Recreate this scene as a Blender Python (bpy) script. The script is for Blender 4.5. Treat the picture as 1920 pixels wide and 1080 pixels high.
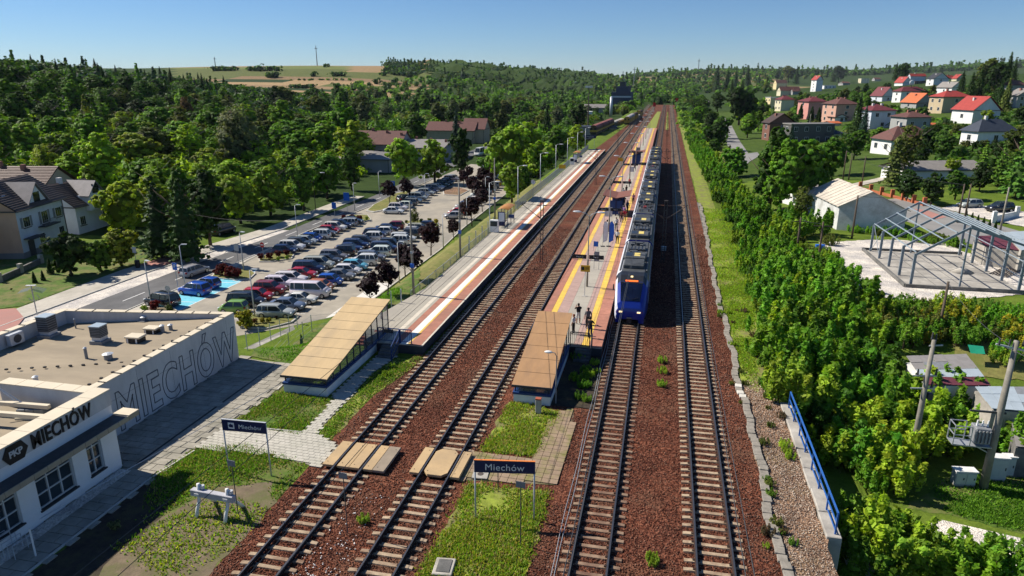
import bpy,bmesh,math,random
import numpy as np
from math import radians as R,sin,cos,tan,pi,atan2,hypot,sqrt
for o in list(bpy.data.objects):
 bpy.data.objects.remove(o)
SC=bpy.context.scene
COL=SC.collection
# camera, sky, sun, exposure
CAM_H=19.5
CAM_YAW=R(12.4)
CAM_F,CAM_HZ=1280.0,152.0
CAM_PITCH=math.atan((540-CAM_HZ)/CAM_F)
cam_d=bpy.data.cameras.new('camera')
cam_d.lens=24.0
cam_d.sensor_width=36.0
cam_d.clip_start=0.5
cam_d.clip_end=20000
cam=bpy.data.objects.new('camera',cam_d)
COL.objects.link(cam)
cam.location=(0,0,CAM_H)
cam.rotation_euler=(R(90)-CAM_PITCH,0,CAM_YAW)
SC.camera=cam
SUN_ELEV=R(42.5)
SUN_AZ=atan2(0.15,-1.0)
world=bpy.data.worlds.new('World')
SC.world=world
world.use_nodes=True
wn=world.node_tree
wn.nodes.clear()
wo=wn.nodes.new('ShaderNodeOutputWorld')
wb=wn.nodes.new('ShaderNodeBackground')
ws=wn.nodes.new('ShaderNodeTexSky')
ws.sky_type='NISHITA'
ws.sun_disc=False
ws.sun_elevation=SUN_ELEV
ws.sun_rotation=pi/2-SUN_AZ
ws.altitude=1500
ws.air_density=1.05
ws.dust_density=0.0
ws.ozone_density=10.0
wb.inputs['Strength'].default_value=0.073
wn.links.new(ws.outputs[0],wb.inputs['Color'])
wn.links.new(wb.outputs[0],wo.inputs['Surface'])
sun_d=bpy.data.lights.new('sun','SUN')
sun_d.energy=5.0
sun_d.angle=R(0.5)
sun_d.color=(1.0,0.93,0.82)
sun=bpy.data.objects.new('sun',sun_d)
COL.objects.link(sun)
sun.location=(-60,0,80)
sdir=(cos(SUN_AZ)*cos(SUN_ELEV),sin(SUN_AZ)*cos(SUN_ELEV),sin(SUN_ELEV))
from mathutils import Vector,Matrix,Euler
sun.rotation_euler=Vector(sdir).to_track_quat('Z','Y').to_euler()
SC.view_settings.view_transform='Standard'
SC.view_settings.look='None'
SC.view_settings.gamma=1.0
SC.view_settings.exposure=0.45
SC.view_settings.use_curve_mapping=False
SC.cycles.max_bounces=6
SC.cycles.diffuse_bounces=1
SC.cycles.glossy_bounces=2
SC.cycles.transmission_bounces=3
SC.cycles.transparent_max_bounces=6
SC.cycles.caustics_reflective=False
SC.cycles.caustics_refractive=False
# numbers
def S(t):
 t=np.clip(t,0.0,1.0)
 return t*t*(3-2*t)
CR_U=np.array([-1500,-400,0,250,480,600,720,900,960,1050,1150,1250,1330,1450,1600,1750,1920,2400,3500.])
CR_Y=np.array([135,128,126,130,126,124,124,131,136,141,146,143,137,138,140,133,124,126,130.])
CR_G=np.array([1200,1200,1300,1300,1300,1300,1300,1400,1500,1700,2000,2500,2600,3000,3200,3200,3200,3200,3000.])
def RG(X,Y):
 return X*cos(CAM_YAW)+Y*sin(CAM_YAW),-X*sin(CAM_YAW)+Y*cos(CAM_YAW)
def terr(X,Y):
 """height of the land"""
 X=np.asarray(X,float);Y=np.asarray(Y,float)
 r,G=RG(X,Y)
 Gp=np.maximum(G,1.0)
 left=-5.0*np.maximum(S((-24.2-X)/7.8)*S((Y-42.5)/7.5),S((-43-X)/5))
 w=0.35+5.5*S((Y-41.5)/8)
 x0=8.7+1.2*S((Y-41.5)/10)
 right=-3.0*S((X-x0)/w)*(1-S((Y-46)/20))
 band=-0.9*np.exp(-((X-13)/3.5)**2)*S((Y-60)/20)
 hill=np.clip(0.093*np.maximum(X-30,0)-0.6,0,27)*S((Y-105)/60)
 base=(left+right+band+hill)*(1-S((G-800)/500))
 west=31*S((-r-60)/270)*S((G-70)/170)*(1-S((G-380)/620))
 bank=3.0*S((-X-84)/30)*S((Y-80)/40)*(1-S((G-380)/300))
 u=960+1338*r/Gp
 u=np.where(G<50,960,u)
 yc=np.interp(u,CR_U,CR_Y);gc=np.interp(u,CR_U,CR_G)
 zc=CAM_H+(152-yc)/1338*gc
 far=zc*S((G-0.5*gc)/(0.5*gc))
 roll=1.2*np.sin(X*0.011+1)*np.sin(Y*0.009)*S((G-300)/300)
 return base+west+bank+far+roll
def tz(x,y):
 return float(terr(x,y))
def P(px,py,z=0.0):
 """world X, Y of the point at height z that the photograph shows at pixel px, py"""
 D=(CAM_H-z)/(sin(CAM_PITCH)+(py-540)/CAM_F*cos(CAM_PITCH))
 r=(px-960)/CAM_F*D
 G=D*cos(CAM_PITCH)-D*(py-540)/CAM_F*sin(CAM_PITCH)
 return(r*cos(CAM_YAW)-G*sin(CAM_YAW),r*sin(CAM_YAW)+G*cos(CAM_YAW))
def PT(px,py):
 """same, on the terrain"""
 th=CAM_PITCH;v=(py-540)/CAM_F;u=(px-960)/CAM_F
 dz=-sin(th)-v*cos(th);g=cos(th)-v*sin(th)
 D=np.concatenate([np.arange(20,400,0.5),np.arange(400,4000,4.0)])
 G=D*g;r=u*D;Z=CAM_H+D*dz
 X=r*cos(CAM_YAW)-G*sin(CAM_YAW);Y=r*sin(CAM_YAW)+G*cos(CAM_YAW)
 T=terr(X,Y)
 k=np.nonzero(Z<=T)[0]
 i=k[0]if len(k)else len(D)-1
 return float(X[i]),float(Y[i]),float(T[i]),float(D[i])
def proj(X,Y,Z):
 r,G=RG(X,Y);dz=Z-CAM_H
 D=G*cos(CAM_PITCH)-dz*sin(CAM_PITCH)
 v=-(dz*cos(CAM_PITCH))-G*sin(CAM_PITCH)
 return 960+CAM_F*r/D,540+CAM_F*v/D,D
def tag(o,label=None,cat=None,group=None,kind=None):
 if label:o['label']=label
 if cat:o['category']=cat
 if group:o['group']=group
 if kind:o['kind']=kind
 return o
def empty(name,loc=(0,0,0),rz=0.0,label=None,cat=None,group=None,parent=None):
 o=bpy.data.objects.new(name,None)
 COL.objects.link(o)
 o.location=loc
 o.rotation_euler=(0,0,rz)
 o.empty_display_size=0.2
 if parent:o.parent=parent
 return tag(o,label,cat,group)
def link(name,me,parent=None,loc=None,rz=0.0,color=None):
 o=bpy.data.objects.new(name,me)
 COL.objects.link(o)
 if parent:o.parent=parent
 if loc is not None:o.location=loc
 if rz:o.rotation_euler=(0,0,rz)
 if color:o.color=(*color,1)
 return o
KIDS={}
def kids(o):
 return[c for c in o.children]
def dup(root,loc=None,rz=None,label=None,group=None,scale=None,parent=None,color=None):
 c=root.copy()
 COL.objects.link(c)
 if parent is not None:c.parent=parent
 if loc is not None:c.location=loc
 if rz is not None:c.rotation_euler=(0,0,rz)
 if scale is not None:c.scale=scale
 if label:c['label']=label
 if group:c['group']=group
 if color is not None:c.color=(*color,1)
 for ch in list(root.children):
  dup(ch,parent=c)
 return c
class MB:
 def __init__(s):
  s.v=[];s.f=[];s.m=[]
 def add(s,vs,fs,m=0):
  n=len(s.v);s.v+=[tuple(p)for p in vs]
  for f in fs:
   s.f.append(tuple(n+i for i in f));s.m.append(m)
  return s
 def box(s,x0,x1,y0,y1,z0,z1,m=0):
  vs=[(x0,y0,z0),(x1,y0,z0),(x1,y1,z0),(x0,y1,z0),(x0,y0,z1),(x1,y0,z1),(x1,y1,z1),(x0,y1,z1)]
  return s.add(vs,[(0,3,2,1),(4,5,6,7),(0,1,5,4),(1,2,6,5),(2,3,7,6),(3,0,4,7)],m)
 def obox(s,c,sz,rz=0.0,m=0):
  hx,hy,hz=sz[0]/2,sz[1]/2,sz[2]/2
  ca,sa=cos(rz),sin(rz);vs=[]
  for dz in(-hz,hz):
   for dx,dy in((-hx,-hy),(hx,-hy),(hx,hy),(-hx,hy)):
    vs.append((c[0]+dx*ca-dy*sa,c[1]+dx*sa+dy*ca,c[2]+dz))
  return s.add(vs,[(0,3,2,1),(4,5,6,7),(0,1,5,4),(1,2,6,5),(2,3,7,6),(3,0,4,7)],m)
 def beam(s,a,b,w,h=None,m=0):
  """bar of section w x h from a to b"""
  h=h or w;a=Vector(a);b=Vector(b);d=(b-a)
  if d.length<1e-6:return s
  d.normalize()
  up=Vector((0,0,1))if abs(d.z)<0.95 else Vector((1,0,0))
  sx=d.cross(up).normalized();sy=sx.cross(d).normalized()
  vs=[]
  for p in(a,b):
   for i,j in((-1,-1),(1,-1),(1,1),(-1,1)):
    vs.append(tuple(p+sx*(i*w/2)+sy*(j*h/2)))
  return s.add(vs,[(0,3,2,1),(4,5,6,7),(0,1,5,4),(1,2,6,5),(2,3,7,6),(3,0,4,7)],m)
 def tube(s,pts,rad,n=6,m=0):
  pts=[Vector(p)for p in pts]
  if not hasattr(rad,'__len__'):rad=[rad]*len(pts)
  vs=[];k=len(pts)
  for i,p in enumerate(pts):
   d=(pts[min(i+1,k-1)]-pts[max(i-1,0)])
   if d.length<1e-9:d=Vector((0,0,1))
   d.normalize()
   up=Vector((0,0,1))if abs(d.z)<0.9 else Vector((1,0,0))
   sx=d.cross(up).normalized();sy=sx.cross(d).normalized()
   for j in range(n):
    a=2*pi*j/n
    vs.append(tuple(p+sx*(rad[i]*cos(a))+sy*(rad[i]*sin(a))))
  fs=[]
  for i in range(k-1):
   for j in range(n):
    j2=(j+1)%n
    fs.append((i*n+j,i*n+j2,(i+1)*n+j2,(i+1)*n+j))
  fs.append(tuple(range(n-1,-1,-1)));fs.append(tuple((k-1)*n+j for j in range(n)))
  return s.add(vs,fs,m)
 def cyl(s,c,r,z0,z1,n=10,r1=None,m=0):
  return s.tube([(c[0],c[1],z0),(c[0],c[1],z1)],[r,r if r1 is None else r1],n,m)
 def poly(s,pts,m=0):
  return s.add(pts,[tuple(range(len(pts)))],m)
 def prism(s,pts,z0,z1,m=0):
  """vertical prism over a 2-D polygon (counter-clockwise)"""
  n=len(pts)
  a=sum(pts[i][0]*pts[(i+1)%n][1]-pts[(i+1)%n][0]*pts[i][1]for i in range(n))
  if a<0:pts=pts[::-1]
  vs=[(x,y,z0)for x,y in pts]+[(x,y,z1)for x,y in pts]
  fs=[tuple(range(n-1,-1,-1)),tuple(range(n,2*n))]
  for i in range(n):
   j=(i+1)%n;fs.append((i,j,n+j,n+i))
  return s.add(vs,fs,m)
 def loft(s,secs,m=0,cap=True):
  n=len(secs[0]);vs=[p for sec in secs for p in sec];fs=[]
  for i in range(len(secs)-1):
   for j in range(n):
    j2=(j+1)%n
    fs.append((i*n+j,i*n+j2,(i+1)*n+j2,(i+1)*n+j))
  if cap:
   fs.append(tuple(range(n-1,-1,-1)));fs.append(tuple((len(secs)-1)*n+j for j in range(n)))
  return s.add(vs,fs,m)
 def ball(s,c,r,nu=10,nv=6,m=0):
  rx,ry,rz=r if hasattr(r,'__len__')else(r,r,r)
  vs=[(c[0],c[1],c[2]-rz)]
  for i in range(1,nv):
   t=-pi/2+pi*i/nv
   for j in range(nu):
    a=2*pi*j/nu
    vs.append((c[0]+rx*cos(t)*cos(a),c[1]+ry*cos(t)*sin(a),c[2]+rz*sin(t)))
  vs.append((c[0],c[1],c[2]+rz));fs=[]
  for j in range(nu):fs.append((0,1+(j+1)%nu,1+j))
  for i in range(nv-2):
   for j in range(nu):
    a=1+i*nu+j;b=1+i*nu+(j+1)%nu
    fs.append((a,b,b+nu,a+nu))
  t=len(vs)-1
  for j in range(nu):fs.append((t,1+(nv-2)*nu+j,1+(nv-2)*nu+(j+1)%nu))
  return s.add(vs,fs,m)
 def mesh(s,name,mats,smooth=False,fix=True):
  me=bpy.data.meshes.new(name)
  me.from_pydata(s.v,[],s.f)
  mats=mats if isinstance(mats,(list,tuple))else[mats]
  for mt in mats:me.materials.append(mt)
  if len(mats)>1:me.polygons.foreach_set('material_index',s.m)
  if fix:
   bm=bmesh.new();bm.from_mesh(me)
   bmesh.ops.recalc_face_normals(bm,faces=bm.faces)
   bm.to_mesh(me);bm.free()
  if smooth:me.polygons.foreach_set('use_smooth',[True]*len(me.polygons))
  me.update()
  return me
 def build(s,name,mats,parent=None,loc=None,rz=0.0,smooth=False,color=None,fix=True):
  return link(name,s.mesh(name,mats,smooth,fix),parent,loc,rz,color)
def bevel_mesh(me,w,seg=2,angle=35):
 bm=bmesh.new();bm.from_mesh(me)
 ed=[e for e in bm.edges if len(e.link_faces)==2 and e.calc_face_angle(0)>R(angle)]
 bmesh.ops.bevel(bm,geom=ed,offset=w,segments=seg,affect='EDGES',profile=0.5,clamp_overlap=True)
 bm.to_mesh(me);bm.free()
 return me
def np_mesh(name,V,F,mat,attr=None,smooth=False):
 """V (n,3), F (m,k) all faces the same size; attr: per-face colour (m,3)"""
 me=bpy.data.meshes.new(name)
 n,(m,k)=len(V),F.shape
 me.vertices.add(n);me.vertices.foreach_set('co',np.asarray(V,np.float32).ravel())
 me.loops.add(m*k);me.loops.foreach_set('vertex_index',np.asarray(F,np.int32).ravel())
 me.polygons.add(m)
 me.polygons.foreach_set('loop_start',np.arange(0,m*k,k,dtype=np.int32))
 me.polygons.foreach_set('loop_total',np.full(m,k,np.int32))
 me.materials.append(mat)
 if attr is not None:
  a=me.attributes.new('tint','FLOAT_COLOR','FACE')
  c=np.ones((m,4),np.float32);c[:,:3]=attr
  a.data.foreach_set('color',c.ravel())
 if smooth:me.polygons.foreach_set('use_smooth',np.ones(m,bool))
 me.update(calc_edges=True)
 me.validate()
 return me
def nt(name):
 m=bpy.data.materials.new(name);m.use_nodes=True
 t=m.node_tree;t.nodes.clear()
 out=t.nodes.new('ShaderNodeOutputMaterial')
 return m,t,out
def N(t,kind,**kw):
 n=t.nodes.new(kind)
 for k,v in kw.items():
  if k in n.inputs:n.inputs[k].default_value=v
  else:setattr(n,k,v)
 return n
def mixc(t,fac,a,b,mode='MIX'):
 n=t.nodes.new('ShaderNodeMix');n.data_type='RGBA';n.blend_type=mode
 for sock,v in((n.inputs['Factor'],fac),(n.inputs['A'],a),(n.inputs['B'],b)):
  pass
 fs=[i for i in n.inputs if i.name=='Factor' and i.type=='VALUE'][0]
 As=[i for i in n.inputs if i.name=='A' and i.type=='RGBA'][0]
 Bs=[i for i in n.inputs if i.name=='B' and i.type=='RGBA'][0]
 for sock,v in((fs,fac),(As,a),(Bs,b)):
  if hasattr(v,'is_output')or isinstance(v,bpy.types.NodeSocket):t.links.new(v,sock)
  elif sock.type=='RGBA':sock.default_value=(*v[:3],1)
  else:sock.default_value=v
 return[o for o in n.outputs if o.type=='RGBA'][0]
def noise(t,scale,detail=4,rough=0.6,vec=None,dist=0.0):
 n=N(t,'ShaderNodeTexNoise',Scale=scale,Detail=detail,Roughness=rough,Distortion=dist)
 if vec is not None:t.links.new(vec,n.inputs['Vector'])
 return n.outputs['Fac']
def ramp(t,val,stops,interp='LINEAR'):
 n=t.nodes.new('ShaderNodeValToRGB');n.color_ramp.interpolation=interp
 e=n.color_ramp.elements
 while len(e)>1:e.remove(e[-1])
 e[0].position=stops[0][0];e[0].color=(*stops[0][1],1)if len(stops[0][1])==3 else stops[0][1]
 for p,c in stops[1:]:
  x=e.new(p);x.color=(*c,1)
 t.links.new(val,n.inputs[0])
 return n.outputs[0]
def g3(v):return(v,v,v)
def wpos(t):
 return t.nodes.new('ShaderNodeNewGeometry').outputs['Position']
def opos(t):
 return t.nodes.new('ShaderNodeTexCoord').outputs['Object']
def mat(name,c,rough=0.8,metal=0.0,var=0.15,scale=2.0,c2=None,scale2=None,bump=0.0,bscale=None,spec=0.3,coat=0.0,objcol=False,world_tex=True,streak=False,coords=None):
 """plain surface: base colour broken up by two sizes of noise"""
 m,t,out=nt(name)
 b=t.nodes.new('ShaderNodeBsdfPrincipled')
 b.inputs['Roughness'].default_value=rough;b.inputs['Metallic'].default_value=metal
 b.inputs['Specular IOR Level'].default_value=spec
 if coat:b.inputs['Coat Weight'].default_value=coat;b.inputs['Coat Roughness'].default_value=0.08
 pos=wpos(t)if world_tex else opos(t)
 if streak:
  mp=N(t,'ShaderNodeMapping');mp.inputs['Scale'].default_value=streak if isinstance(streak,tuple)else(1,1,0.12)
  t.links.new(pos,mp.inputs[0]);pos=mp.outputs[0]
 base=t.nodes.new('ShaderNodeObjectInfo').outputs['Color']if objcol else tuple(c)
 f1=ramp(t,noise(t,scale,5,0.65,pos),[(0.3,g3(1-var)),(0.7,g3(1+var))])
 col=mixc(t,1.0,base,f1,'MULTIPLY')
 if c2 is not None:
  f2=ramp(t,noise(t,scale2 or scale*0.2,5,0.7,pos),[(0.45,g3(0)),(0.65,g3(1))])
  col=mixc(t,f2,col,tuple(c2))
 t.links.new(col,b.inputs['Base Color'])
 if bump:
  bn=N(t,'ShaderNodeBump',Strength=bump,Distance=0.05)
  t.links.new(noise(t,bscale or scale*6,4,0.7,pos),bn.inputs['Height'])
  t.links.new(bn.outputs[0],b.inputs['Normal'])
 t.links.new(b.outputs[0],out.inputs[0])
 return m
def foliage_mat(name,transl=0.42,rough=0.65):
 m,t,out=nt(name)
 oi=t.nodes.new('ShaderNodeObjectInfo')
 at=N(t,'ShaderNodeAttribute',attribute_name='tint')
 col=mixc(t,1.0,oi.outputs['Color'],at.outputs['Color'],'MULTIPLY')
 rnd=ramp(t,oi.outputs['Random'],[(0.0,(0.82,0.86,0.9)),(0.5,(1,1,1)),(1.0,(1.12,1.12,0.9))])
 col=mixc(t,1.0,col,rnd,'MULTIPLY')
 d=N(t,'ShaderNodeBsdfPrincipled',Roughness=rough)
 d.inputs['Specular IOR Level'].default_value=0.25
 t.links.new(col,d.inputs['Base Color'])
 tr=t.nodes.new('ShaderNodeBsdfTranslucent')
 t.links.new(mixc(t,1.0,col,(1.25,1.3,0.55),'MULTIPLY'),tr.inputs['Color'])
 mx=N(t,'ShaderNodeMixShader');mx.inputs[0].default_value=transl
 t.links.new(d.outputs[0],mx.inputs[1]);t.links.new(tr.outputs[0],mx.inputs[2])
 t.links.new(mx.outputs[0],out.inputs[0])
 return m
def glass_mat(name,c=(0.02,0.03,0.04),rough=0.08):
 m,t,out=nt(name)
 b=t.nodes.new('ShaderNodeBsdfPrincipled')
 b.inputs['Base Color'].default_value=(*c,1);b.inputs['Roughness'].default_value=rough
 b.inputs['Specular IOR Level'].default_value=0.6
 pos=wpos(t)
 f=ramp(t,noise(t,0.6,2,0.5,pos),[(0.35,tuple(x*0.6 for x in c)),(0.7,tuple(x*1.6 for x in c))])
 t.links.new(f,b.inputs['Base Color'])
 t.links.new(b.outputs[0],out.inputs[0])
 return m
def clear_mat(name,tint=(0.85,0.9,0.92),alpha=0.4):
 m,t,out=nt(name)
 g=N(t,'ShaderNodeBsdfPrincipled',Roughness=0.08);g.inputs['Base Color'].default_value=(*[x*0.25 for x in tint],1)
 tr=t.nodes.new('ShaderNodeBsdfTransparent');tr.inputs[0].default_value=(*tint,1)
 mx=N(t,'ShaderNodeMixShader');mx.inputs[0].default_value=1-alpha
 n=noise(t,3.0,2,0.5,wpos(t));
 t.links.new(g.outputs[0],mx.inputs[1]);t.links.new(tr.outputs[0],mx.inputs[2]);t.links.new(mx.outputs[0],out.inputs[0])
 return m
def glow_mat(name,c,strength):
 m,t,out=nt(name)
 e=N(t,'ShaderNodeEmission',Strength=strength);e.inputs[0].default_value=(*c,1)
 t.links.new(e.outputs[0],out.inputs[0])
 return m
rng=random.Random(7)
NR=np.random.default_rng(7)
# shared materials
M={}
M['concrete']=mat('concrete',(0.42,0.39,0.34),0.9,var=0.18,scale=1.3,c2=(0.27,0.25,0.22),scale2=0.35,bump=0.25)
M['concrete_dark']=mat('concrete_dark',(0.17,0.165,0.155),0.9,var=0.25,scale=1.6,c2=(0.09,0.09,0.085),scale2=0.5,bump=0.3)
M['sleeper']=mat('sleeper_concrete',(0.40,0.305,0.205),0.9,var=0.28,scale=2.4,c2=(0.21,0.13,0.085),scale2=0.9,bump=0.25)
M['sleeper_rusty']=mat('sleeper_rusty',(0.27,0.185,0.125),0.95,var=0.28,scale=2.4,c2=(0.15,0.08,0.055),scale2=0.9,bump=0.25)
M['rail']=mat('rail_rust',(0.05,0.03,0.024),0.75,0.2,var=0.25,scale=4)
M['railtop']=mat('rail_head_steel',(0.16,0.16,0.165),0.38,0.8,var=0.15,scale=3)
M['steel']=mat('galvanised_steel',(0.42,0.44,0.46),0.5,0.45,var=0.12,scale=3)
M['steel_light']=mat('pale_metal',(0.52,0.54,0.56),0.45,0.2,var=0.08,scale=3)
M['steel_blue']=mat('frame_blue_grey',(0.20,0.245,0.285),0.5,0.2,var=0.15,scale=2)
M['steel_blue_lt']=mat('purlin_blue_grey',(0.38,0.45,0.50),0.45,0.3,var=0.12,scale=2)
M['rust_steel']=mat('weathered_mast',(0.105,0.085,0.075),0.8,0.3,var=0.3,scale=5)
M['black']=mat('black_paint',(0.016,0.016,0.018),0.55,var=0.3,scale=5)
M['dark']=mat('dark_grey',(0.05,0.052,0.056),0.6,var=0.25,scale=4)
M['grey']=mat('mid_grey',(0.22,0.23,0.24),0.6,var=0.2,scale=3)
M['white']=mat('white_paint',(0.78,0.78,0.76),0.6,var=0.05,scale=2,c2=(0.66,0.65,0.62),scale2=0.6)
M['navy']=mat('navy_sign',(0.012,0.018,0.075),0.5,var=0.1,scale=2)
M['blue_rail']=mat('railing_blue',(0.03,0.13,0.42),0.45,var=0.12,scale=4)
M['blue_dark']=mat('coping_blue',(0.016,0.05,0.17),0.5,var=0.15,scale=3)
M['blue_sign']=mat('sign_blue',(0.02,0.13,0.55),0.5,var=0.05,scale=3)
M['red_paint']=mat('red_paint',(0.55,0.03,0.025),0.5,var=0.1,scale=3)
M['yellow_sign']=mat('yellow_sign',(0.62,0.36,0.02),0.6,var=0.15,scale=3)
M['orange']=mat('orange_paint',(0.75,0.22,0.05),0.5,var=0.1,scale=3)
M['wood']=mat('weathered_wood',(0.10,0.075,0.055),0.9,var=0.3,scale=6,streak=True)
M['pole_concrete']=mat('pole_concrete',(0.27,0.25,0.21),0.9,var=0.2,scale=3,c2=(0.19,0.17,0.14),scale2=0.8)
M['bark']=mat('bark',(0.085,0.062,0.045),0.95,var=0.35,scale=6,bump=0.4)
M['bark_grey']=mat('bark_grey',(0.15,0.13,0.11),0.95,var=0.35,scale=6,bump=0.4)
M['glass']=glass_mat('window_glass')
M['glass_blue']=glass_mat('cab_glass',(0.006,0.010,0.03),0.06)
M['clear']=clear_mat('clear_panel')
M['leaf']=foliage_mat('foliage')
M['needle']=foliage_mat('needles',0.12,0.7)
M['grass_blade']=foliage_mat('grass_blades',0.4,0.7)
M['rubber']=mat('tyre_rubber',(0.018,0.018,0.019),0.85,var=0.2,scale=8)
M['rim']=mat('wheel_rim',(0.42,0.43,0.45),0.35,0.7,var=0.1,scale=6)
M['lamp_glass']=mat('lamp_lens',(0.75,0.78,0.80),0.2,0.0,var=0.03,scale=5,spec=0.6)
M['tail']=mat('tail_lamp',(0.32,0.012,0.01),0.25,var=0.1,scale=8)
M['carpaint']=mat('car_paint',(1,1,1),0.28,0.0,var=0.05,scale=0.8,coat=0.7,objcol=True,spec=0.5)
M['plaster']=mat('wall_plaster',(1,1,1),0.9,var=0.08,scale=0.9,objcol=True,bump=0.08,bscale=9,streak=(1,1,0.4))
M['roofpaint']=mat('roof_sheet',(1,1,1),0.62,var=0.16,scale=1.1,objcol=True,bump=0.1,bscale=7)
M['skin']=mat('skin',(0.45,0.26,0.18),0.6,var=0.05)
M['cloth']=mat('cloth',(1,1,1),0.9,var=0.15,scale=9,objcol=True)
# land
def axis(core0,core1,step,lo,hi,ratio=1.045):
 a=list(np.arange(core0,core1+1e-6,step));s=step
 x=core1
 while x<hi:s*=ratio;x+=s;a.append(x)
 s=step;x=core0
 while x>lo:s*=ratio;x-=s;a.insert(0,x)
 return np.array(a)
gx=axis(-100,60,1.0,-5500,5500);gy=axis(14,130,1.0,8,8500)
GX,GY=np.meshgrid(gx,gy)
GZ=terr(GX,GY)
gr,gG=RG(GX,GY)
gu=960+1338*gr/np.maximum(gG,1)
gu=np.where(gG<50,960,gu)
GZ=GZ-0.12*((GX>-17)&(GX<5.4)&(GY>14)&(GY<560))
forest_far=((gG>2750)&(gu>1230))|((gG>1050)&(gu>790)&(gu<1120))
GZ=GZ+forest_far*(7+6*np.sin(GX*0.043)*np.sin(GY*0.05+GX*0.02)+NR.normal(0,2.6,GX.shape))
V=np.stack([GX.ravel(),GY.ravel(),GZ.ravel()],1)
ny,nx=GX.shape
idx=np.arange(ny*nx).reshape(ny,nx)
F=np.stack([idx[:-1,:-1].ravel(),idx[:-1,1:].ravel(),idx[1:,1:].ravel(),idx[1:,:-1].ravel()],1)
fx=V[F].mean(1);fr,fG=RG(fx[:,0],fx[:,1]);fu=960+1338*fr/np.maximum(fG,1)
grass=np.array((0.11,0.165,0.022));meadow=np.array((0.16,0.175,0.04));wood=np.array((0.035,0.062,0.014))
tan_=np.array((0.36,0.25,0.14));olive=np.array((0.115,0.135,0.045));brown=np.array((0.24,0.165,0.095));hedge=np.array((0.03,0.055,0.02))
C=np.tile(grass,(len(F),1))
C[(fG>110)&(fx[:,0]<-25)]=wood
C[(fG>140)&(fx[:,0]>=12)]=(0.065,0.105,0.02)
C[fG>500]=wood
fieldmask=(fu>330)&(fu<800)&(fG>640)
bands=[(640,730,olive*1.3),(730,760,tan_),(760,790,tan_),(790,803,hedge),(803,850,tan_*0.9),(850,866,hedge),(866,905,brown*1.2),(905,922,olive),(922,962,tan_),(962,976,hedge),(976,1010,brown),(1010,1150,olive),(1150,1215,olive*1.35),(1215,2500,tan_*0.8)]
for a,b_,c in bands:
 Gs=fG+0.10*(fr+300)
 C[fieldmask&(Gs>a)&(Gs<b_)]=c
cm=fieldmask&(fG>1080)&(fu>655);C[cm]=tan_*0.85
rf=(fu>1180)&(fG>1500)&(fG<2720)&((fu<1470)|(fG<1900))
strip=np.floor((fG+0.3*fr)/120).astype(int)%4
for k,c in enumerate([tan_*0.8,olive,brown,wood*1.6]):C[rf&(strip==k)]=c
C[forest_far.ravel()[F[:,0]]]=wood*1.25
C[(fG>2750)]=wood*1.1
me=bpy.data.meshes.new('ground')
me.from_pydata([],[],[])
def ground_mat():
 m,t,out=nt('ground')
 at=N(t,'ShaderNodeAttribute',attribute_name='tint')
 pos=wpos(t)
 a=ramp(t,noise(t,0.35,6,0.7,pos),[(0.3,(0.62,0.70,0.62)),(0.7,(1.35,1.25,1.2))])
 b_=ramp(t,noise(t,5.0,4,0.8,pos),[(0.3,g3(0.7)),(0.75,g3(1.35))])
 col=mixc(t,1.0,at.outputs['Color'],a,'MULTIPLY')
 col=mixc(t,1.0,col,b_,'MULTIPLY')
 bs=N(t,'ShaderNodeBsdfPrincipled',Roughness=0.95);bs.inputs['Specular IOR Level'].default_value=0.1
 t.links.new(col,bs.inputs['Base Color'])
 bn=N(t,'ShaderNodeBump',Strength=0.5,Distance=0.15)
 t.links.new(noise(t,3.0,5,0.75,pos),bn.inputs['Height']);t.links.new(bn.outputs[0],bs.inputs['Normal'])
 t.links.new(bs.outputs[0],out.inputs[0])
 return m
M['ground']=ground_mat()
bpy.data.meshes.remove(me)
tag(link('ground',np_mesh('ground',V,F,M['ground'],C,smooth=True)),kind='structure')
ROUGH=('lawn','weedy_verge','grass_verge','dirt','shaded_soil','gravel_verge','gravel_yard')
def ragged(poly,amp,st,seed=3):
 q=random.Random(seed);out=[]
 for i in range(len(poly)):
  a,b_=poly[i],poly[(i+1)%len(poly)];L=hypot(b_[0]-a[0],b_[1]-a[1]);n=max(1,min(60,int(L/st)))
  for k in range(n):
   t=k/n;j=amp*(q.uniform(-1,1)if k else q.uniform(-.3,.3))
   out.append((a[0]+(b_[0]-a[0])*t-(b_[1]-a[1])/(L+1e-6)*j,a[1]+(b_[1]-a[1])*t+(b_[0]-a[0])/(L+1e-6)*j))
 return out
def sheet(name,poly,dz,m,z=None,step=4.0,kind='structure',thick=0.0):
 """flat polygon laid on the land: z fixed, or draped over the terrain"""
 if name in ROUGH:poly=ragged(poly,.16,.55)
 bm=bmesh.new()
 vs=[bm.verts.new((x,y,0))for x,y in poly]
 f=bm.faces.new(vs)
 if f.normal.z<0:f.normal_flip()
 f.normal_update()
 if f.normal.z<0:f.normal_flip()
 if z is None:
  xs=[p[0]for p in poly];ys=[p[1]for p in poly]
  for ax,lo,hi in((0,min(xs),max(xs)),(1,min(ys),max(ys))):
   a=math.ceil(lo/step)*step
   while a<hi:
    co=(a,0,0)if ax==0 else(0,a,0);no=(1,0,0)if ax==0 else(0,1,0)
    bmesh.ops.bisect_plane(bm,geom=bm.verts[:]+bm.edges[:]+bm.faces[:],plane_co=co,plane_no=no)
    a+=step
  bm.verts.ensure_lookup_table()
  zz=terr([v.co.x for v in bm.verts],[v.co.y for v in bm.verts])
  for v,h in zip(bm.verts,zz):v.co.z=float(h)+dz
 else:
  for v in bm.verts:v.co.z=z+dz
 me=bpy.data.meshes.new(name);bm.to_mesh(me);bm.free();me.materials.append(m)
 return tag(link(name,me),kind=kind)
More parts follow.
